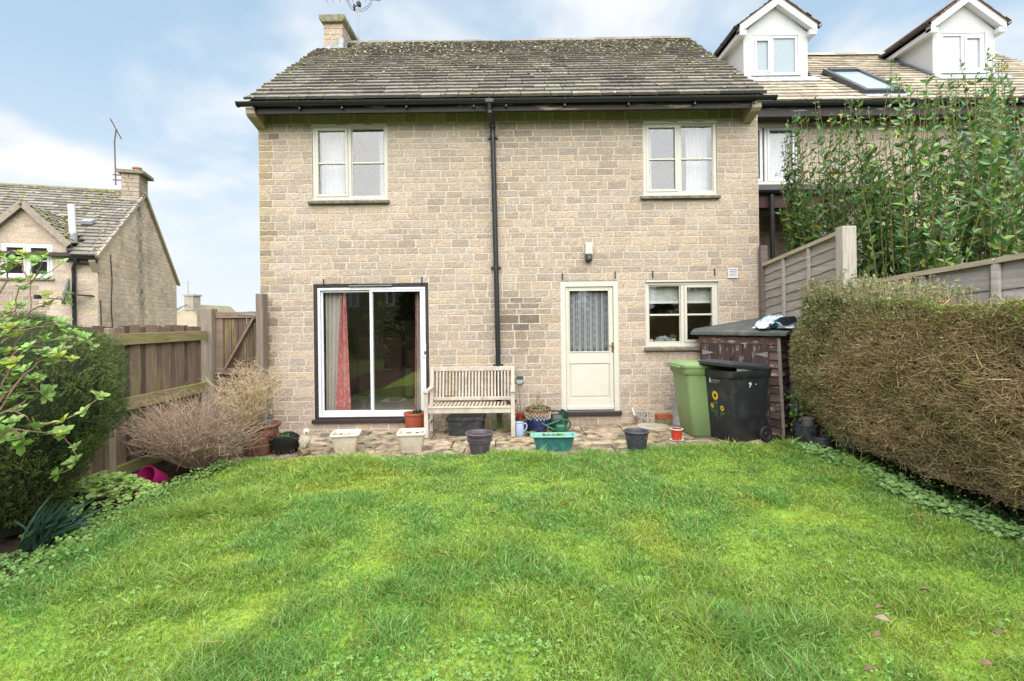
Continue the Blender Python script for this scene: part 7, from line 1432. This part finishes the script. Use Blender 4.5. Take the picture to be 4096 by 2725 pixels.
vio = cover('violets', 'low violet plant with small purple flowers in the left border', 'flowers', P_, .03, (.13, .24, .07), m_leaf, 3, (.01, .05), kind='stuff')
n = 22; Pf = P_[:n] - np.array(vio.location) + (0, 0, .07); V, T, Q, cc = lobed(Pf, np.tile((0, -.7, .6), (n, 1)) + rng.normal(0, .3, (n, 3)), np.full(n, .018), cvar((.20, .14, .62), n, .2), 5); link('flowers', mesh_np(V, T, Q, cc), m_matte_leaf, vio)
c_ = px_r2(40, 1470); n = 120; P_ = np.stack([c_.x + rng.normal(0, .16, n), c_.y + rng.normal(0, .16, n), np.full(n, float(gz(c_.x, c_.y)))], 1); cover('border_weed', 'low dark green weed patch at the front of the left border', 'plant', P_, .032, (.10, .21, .05), m_leaf, 3, (.01, .09), kind='stuff')
n = 2600; Y = rng.uniform(3.0, 6.2, n); X = ledge(Y) + rng.normal(-.06, .10, n); P_ = np.stack([X, Y, gz(X, Y)], 1); cover('edge_weeds', 'feathery pale green weeds along the left lawn edge', 'weeds', P_, .014, (.17, .30, .07), m_leaf, 5, (.01, .10), kind='stuff')
n = 3600; Y = rng.uniform(1.9, 6.2, n); X = redge(Y) + rng.normal(.0, .085, n); P_ = np.stack([X, Y, gz(X, Y)], 1); cover('pale_ground_cover', 'strip of pale green ferny leaves between lawn and hedge', 'ground cover', P_, .022, (.20, .34, .11), m_leaf, 5, (.01, .09), kind='stuff')
n = 2600; Y = rng.uniform(1.9, 6.5, n); X = redge(Y) + .1 + rng.random(n) * .5; P_ = np.stack([X, Y, gz(X, Y)], 1); cover('dark_ground_cover', 'dark green creeping leaves on the soil under the hedge', 'ground cover', P_, .022, (.07, .16, .04), m_leaf, 3, (.005, .06), kind='stuff')

# weeds in the paving joints
wp = [(2480, 1745), (2590, 1700), (2345, 1722), (2380, 1738), (1480, 1790), (1495, 1760), (1850, 1762), (2033, 1762), (2290, 1748), (1560, 1735), (2130, 1775), (1800, 1800), (1700, 1730), (2630, 1770), (1300, 1785), (1445, 1775)]
for xs_, ys_ in wp:
    p = on_ground(xs_, ys_); n = 22; a = rng.uniform(0, 6.28, n); D = np.stack([np.cos(a), np.sin(a), rng.uniform(.15, .7, n)], 1); s_ = rnd.uniform(.6, 1.1); V, T, cc = leaves_np(np.zeros((n, 3)), D, np.tile((0, 0, 1.), (n, 1)), rng.uniform(.04, .075, n) * s_, .016, cvar((.15, .27, .06), n, .3)); o = link('paving_weed', mesh_np(V, T, None, cc), m_leaf); o.location = p; setp(o, 'small green weed growing in a paving joint', 'weed', 'weeds in the paving joints')
p = on_ground(2120, 1742); n = 46; a = rng.uniform(0, 6.28, n); V, T, cc = leaves_np(np.zeros((n, 3)), np.stack([np.cos(a), np.sin(a), rng.uniform(.3, 1.2, n)], 1), np.tile((0, 0, 1.), (n, 1)), rng.uniform(.07, .13, n), .022, cvar((.17, .29, .08), n, .25)); o = link('foxglove_seedling', mesh_np(V, T, None, cc), m_leaf); o.location = p; setp(o, 'leafy green rosette growing beside the pale blue jug', 'plant')
sp_ = thing('asparagus_weed', 'thin feathery green weed spreading behind the bench legs', 'weed', (-.3, 7.75, .02)); n = 500; P0 = np.stack([rng.uniform(-1.0, .55, n), rng.uniform(7.6, 7.93, n), np.full(n, .02)], 1); P2 = P0 + np.stack([rng.normal(0, .1, n), rng.normal(-.08, .05, n), rng.uniform(.05, .36, n)], 1)
V, Q, cc = twigs_np(P0, (P0 + P2) / 2, P2, .0018, .001, cvar((.16, .22, .06), n, .3)); link('fronds', mesh_np(V, None, Q, cc, off=sp_.location), m_twig, sp_, 'stuff')

# ------------------------------------------------------------------ lawn: grass blades, clover, dead leaves
def lawn_points(n, y0, y1, power):
    Y = y0 + (y1 - y0) * rng.random(n) ** power; lim = 1.06 * Y + .25; a = np.maximum(ledge(Y) - .02, -lim); b = np.minimum(redge(Y) + .02, lim); return a + (b - a) * rng.random(n), Y
n = 400000; X, Y = lawn_points(n, 1.7, LY1 + .05, 1.12)
nt = 60; tx, ty = lawn_points(nt, 1.9, 6.2, 1.0); tr = rng.integers(0, nt, 9000); TX = tx[tr] + rng.normal(0, .035, 9000) * rng.uniform(.6, 1.6, nt)[tr]; TY = ty[tr] + rng.normal(0, .035, 9000); X = np.concatenate([X, TX]); Y = np.concatenate([Y, TY]); tall = np.concatenate([np.zeros(n), rng.uniform(.15, .7, nt)[tr]]); n = len(X)
cl1 = N1(X * 1.7, Y * 1.7) * .6 + N2(X * 4.3, Y * 4.3) * .4; clump = N3(X * 2.6 + 3, Y * 2.6); fine = N1(X * 11 + 5, Y * 11)
keep = rng.random(n) < .50 + .6 * sm(.25, .6, cl1) + tall; X, Y, cl1, clump, fine, tall = X[keep], Y[keep], cl1[keep], clump[keep], fine[keep], tall[keep]; n = len(X)
H = (.020 + .044 * sm(.3, .75, cl1) * (.5 + fine) + .02 * rng.random(n)) * (1 + .9 * sm(.68, .85, clump)); edge = sm(LY1 - .22, LY1, Y); H = H * (1 + tall) * (1 + .55 * edge * N2(X * 3, 5)) * (1 + .7 * (rng.random(n) < .08))
t1 = sm(.32, .62, N2(X * 1.1 + 30, Y * 1.1 + 7) * .55 + N3(X * 3.3, Y * 3.3 + 11) * .45)[:, None]; t2 = sm(.60, .8, N1(X * 1.5 + 40, Y * 1.5))[:, None]
t1 = t1 * .6; col = np.array((.165, .35, .065)) * (1 - t1) + np.array((.32, .44, .06)) * t1; mo = sm(.70, .86, N3(X * 1.9 + 17, Y * 1.9 + 4))[:, None]; col = col * (1 - .4 * mo) + np.array((.42, .45, .05)) * .4 * mo; H = H * (1 - .4 * mo[:, 0]); col = col * (1 - .5 * t2) + np.array((.12, .30, .07)) * .5 * t2; col *= rng.uniform(.65, 1.3, (n, 1)); pale = rng.random(n) < .10; col[pale] = cvar((.30, .44, .16), pale.sum(), .25); st = rng.random(n) < .045; col[st] = cvar((.40, .34, .14), st.sum(), .25); yl = rng.random(n) < .05; col[yl] = cvar((.30, .31, .05), yl.sum(), .25)  # pale blades: specular highlights put into the blade colour
az = rng.uniform(0, 2 * np.pi, n) + N2(X * 2 + 9, Y * 2) * 2; tl = np.abs(rng.normal(0, .55, n)) + .12; D = np.stack([np.cos(az) * np.sin(tl), np.sin(az) * np.sin(tl), np.cos(tl)], 1)
W = (.0016 + .0014 * rng.random(n)) * np.clip(Y / 3.0, .8, 1.7) * (1 + .8 * (rng.random(n) < .06)); root = np.stack([X, Y, gz(X, Y) + .006], 1)
sd = np.cross(D, rng.normal(size=(n, 3))); sd /= np.linalg.norm(sd, axis=1, keepdims=True); m_ = root + D * (H * .55)[:, None]; bend = np.stack([np.cos(az), np.sin(az), np.full(n, -.35)], 1); tip = root + D * H[:, None] + bend * (H * rng.uniform(.05, .5, n))[:, None]
V = np.stack([root - sd * W[:, None], root + sd * W[:, None], m_ - sd * W[:, None] * .85, m_ + sd * W[:, None] * .85, tip], 1).reshape(-1, 3); k = np.arange(n)[:, None] * 5
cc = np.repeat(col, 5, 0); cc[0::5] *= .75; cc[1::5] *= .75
m_grass = mat('grass_blade', (1, 1, 1), .38, .0, attr=True, trans=.35, spec=.5)
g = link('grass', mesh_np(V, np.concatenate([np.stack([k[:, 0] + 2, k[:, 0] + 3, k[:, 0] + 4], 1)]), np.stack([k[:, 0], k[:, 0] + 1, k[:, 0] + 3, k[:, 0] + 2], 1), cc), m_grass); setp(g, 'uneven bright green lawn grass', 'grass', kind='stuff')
def patch(cxy, r, n):
    a = rng.uniform(0, 6.28, n); q = np.sqrt(rng.random(n)); return np.stack([cxy[0] + r[0] * q * np.cos(a), cxy[1] + r[1] * q * np.sin(a)], 1)
spots = [((-.12, 2.38), (.55, .35), 330), ((-.75, 2.45), (.4, .3), 120), ((.5, 2.55), (.35, .35), 110), ((.75, 3.0), (.3, .35), 80), ((1.2, 2.5), (.6, .4), 120), ((.05, 3.1), (.4, .3), 60), ((-2.1, 2.7), (.6, .5), 90), ((1.75, 3.4), (.5, .5), 70), ((-1.2, 4.5), (.5, .4), 40), ((1.3, 4.6), (.5, .5), 50), ((2.6, 3.0), (.6, .6), 70), ((-2.6, 3.6), (.4, .6), 60), ((.9, 5.6), (1.2, .4), 40), ((1.6, 2.2), (.5, .3), 80)]
XY = np.concatenate([patch(*s) for s in spots]); P_ = np.stack([XY[:, 0], XY[:, 1], gz(XY[:, 0], XY[:, 1])], 1)
cover('clover', 'grey green clover and buttercup leaves spread through the lawn', 'clover', P_, .0165, (.20, .35, .085), m_matte_leaf, 3, (.02, .055), v=.18, tilt=.3, kind='stuff')
dl = [(3530, 2515), (3510, 2580), (3700, 2395), (3005, 1910), (2990, 1925), (2145, 2025), (1970, 2075), (1775, 2245), (3675, 2090), (3520, 2470), (4000, 2570), (3950, 2700), (2690, 2300), (3480, 2720)]
m_dead = mat('dead_leaf', (.16, .105, .065), .8, .3, 30, .3, 80)
for i, (xs_, ys_) in enumerate(dl):
    p = on_ground(xs_, ys_, .02); L = rnd.uniform(.035, .055) * (2.0 if i == 0 else 1); mb = MB(); k = 6; V = []
    for j in range(k + 1):
        f = j / k; w = L * .28 * math.sin(math.pi * min(1, f * .95 + .05)) + .002; z = .012 * math.sin(f * 3) + .004; V += [(f * L - L / 2, -w, z + .010), (f * L - L / 2, 0, z), (f * L - L / 2, w, z + .012)]
    mb.add(V, [(j * 3 + c, j * 3 + c + 1, (j + 1) * 3 + c + 1, (j + 1) * 3 + c) for j in range(k) for c in (0, 1)]); o = mb.build('dead_leaf', mat('pale_dead_leaf', (.30, .23, .18), .8, .2, 30) if i in (0,) else m_dead, None, smooth=True); o.location = p + Vector((0, 0, .035)); o.rotation_euler = (rnd.uniform(-.2, .2), rnd.uniform(-.15, .15), rnd.uniform(-1.2, .2)); setp(o, 'curled dry brown leaf lying on the lawn', 'leaf', 'dead leaves on the lawn')

# ------------------------------------------------------------------ what stands behind the camera (seen in the glass)
rh = thing('rear_house', 'stone house with grey roof facing the garden from behind', 'house', (-11, -14, 0))
RFm = Frame((0, -14, 0), (-1, 0, 0), (0, 1, 0))
rops = [(9.2, 2.6, 10.2, 3.7), (12.0, 2.6, 13.0, 3.7), (6.6, 2.6, 7.6, 3.7)]
wall_sheet(RFm, 5.0, 18, -.5, 4.6, rops, mat('rear_stone', (.30, .24, .17), .9, .2, 3), 'wall', rh)
for o_ in rops:
    window(rh, RFm, *o_, [(o_[0] + .05, (o_[0] + o_[2]) / 2 - .03, True), ((o_[0] + o_[2]) / 2 + .03, o_[2] - .05, True)], m_white, d=-.02, glassm=m_glass_dark); fbox(RFm, o_[0], -.6, o_[1], o_[2], -.55, o_[3]).build('room', m_roomdark, rh, world=True)
mb = MB(); mb.add([(-4.6, -13.6, 4.5), (-18.4, -13.6, 4.5), (-18.4, -17.6, 8.2), (-4.6, -17.6, 8.2)], [(0, 1, 2, 3)]); mb.add([(-4.6, -17.6, 8.2), (-18.4, -17.6, 8.2), (-18.4, -21.6, 4.5), (-4.6, -21.6, 4.5)], [(0, 1, 2, 3)]); mb.build('roof', mat('rear_roof', (.13, .12, .11), .9, .3, 5, .5, 12), rh, world=True)
mb = MB(); mb.add([(-5, -14, -.5), (-5, -21, -.5), (-5, -21, 4.6), (-5, -17.6, 8.1), (-5, -14, 4.6)], [(0, 1, 2, 3, 4)]); mb.build('gable_wall', mat('rear_stone', (.3, .2, .2)), rh, world=True)
rfn = thing('rear_fence', 'brown boarded fence along the far end of the garden', 'fence', (0, -4.2, 0))
for k in range(80): mb = MB(); f = rnd.uniform(.7, 1.2); mb.col = (.12 * f, .085 * f, .06 * f); x = -5.2 + k * .13; mb.box((x, -4.22, -.2), (x + .125, -4.2, 1.75 + rnd.uniform(-.02, .02))); mb.build('board', m_fence, rfn, world=True, cols=True)
for i, (x, y, h, r_) in enumerate(((-4.0, -7.5, 6.0, 1.5), (-1.2, -9, 5.2, 1.7), (2.0, -9.5, 5.5, 1.8), (5.2, -9, 5.0, 1.8), (8.6, -8.5, 5.4, 1.9), (12.0, -9, 5.2, 2.0))):
    t = thing('conifer_tree', 'dark evergreen tree beyond the far garden fence', 'tree', (x, y, -.3), group='evergreens beyond the far fence'); mb = MB(); mb.tube([(0, 0, 0), (0, 0, h * .8)], [.16, .04], 8); mb.build('trunk', m_bark, t)
    n = 2600; z = rng.random(n) ** .8 * h * .93 + .3; rad = r_ * np.clip(1.15 - z / h, .05, 1) ** .7 * np.sqrt(rng.uniform(.25, 1, n)); a = rng.uniform(0, 6.28, n); P_ = np.stack([rad * np.cos(a), rad * np.sin(a), z], 1); V, T, cc = leaves_np(P_, np.stack([np.cos(a), np.sin(a), rng.normal(0, .4, n)], 1), unit(n), rng.uniform(.25, .5, n), .22, cvar((.035, .06, .02), n, .35)); link('crown', mesh_np(V, T, None, cc), m_matte_leaf, t, 'stuff')
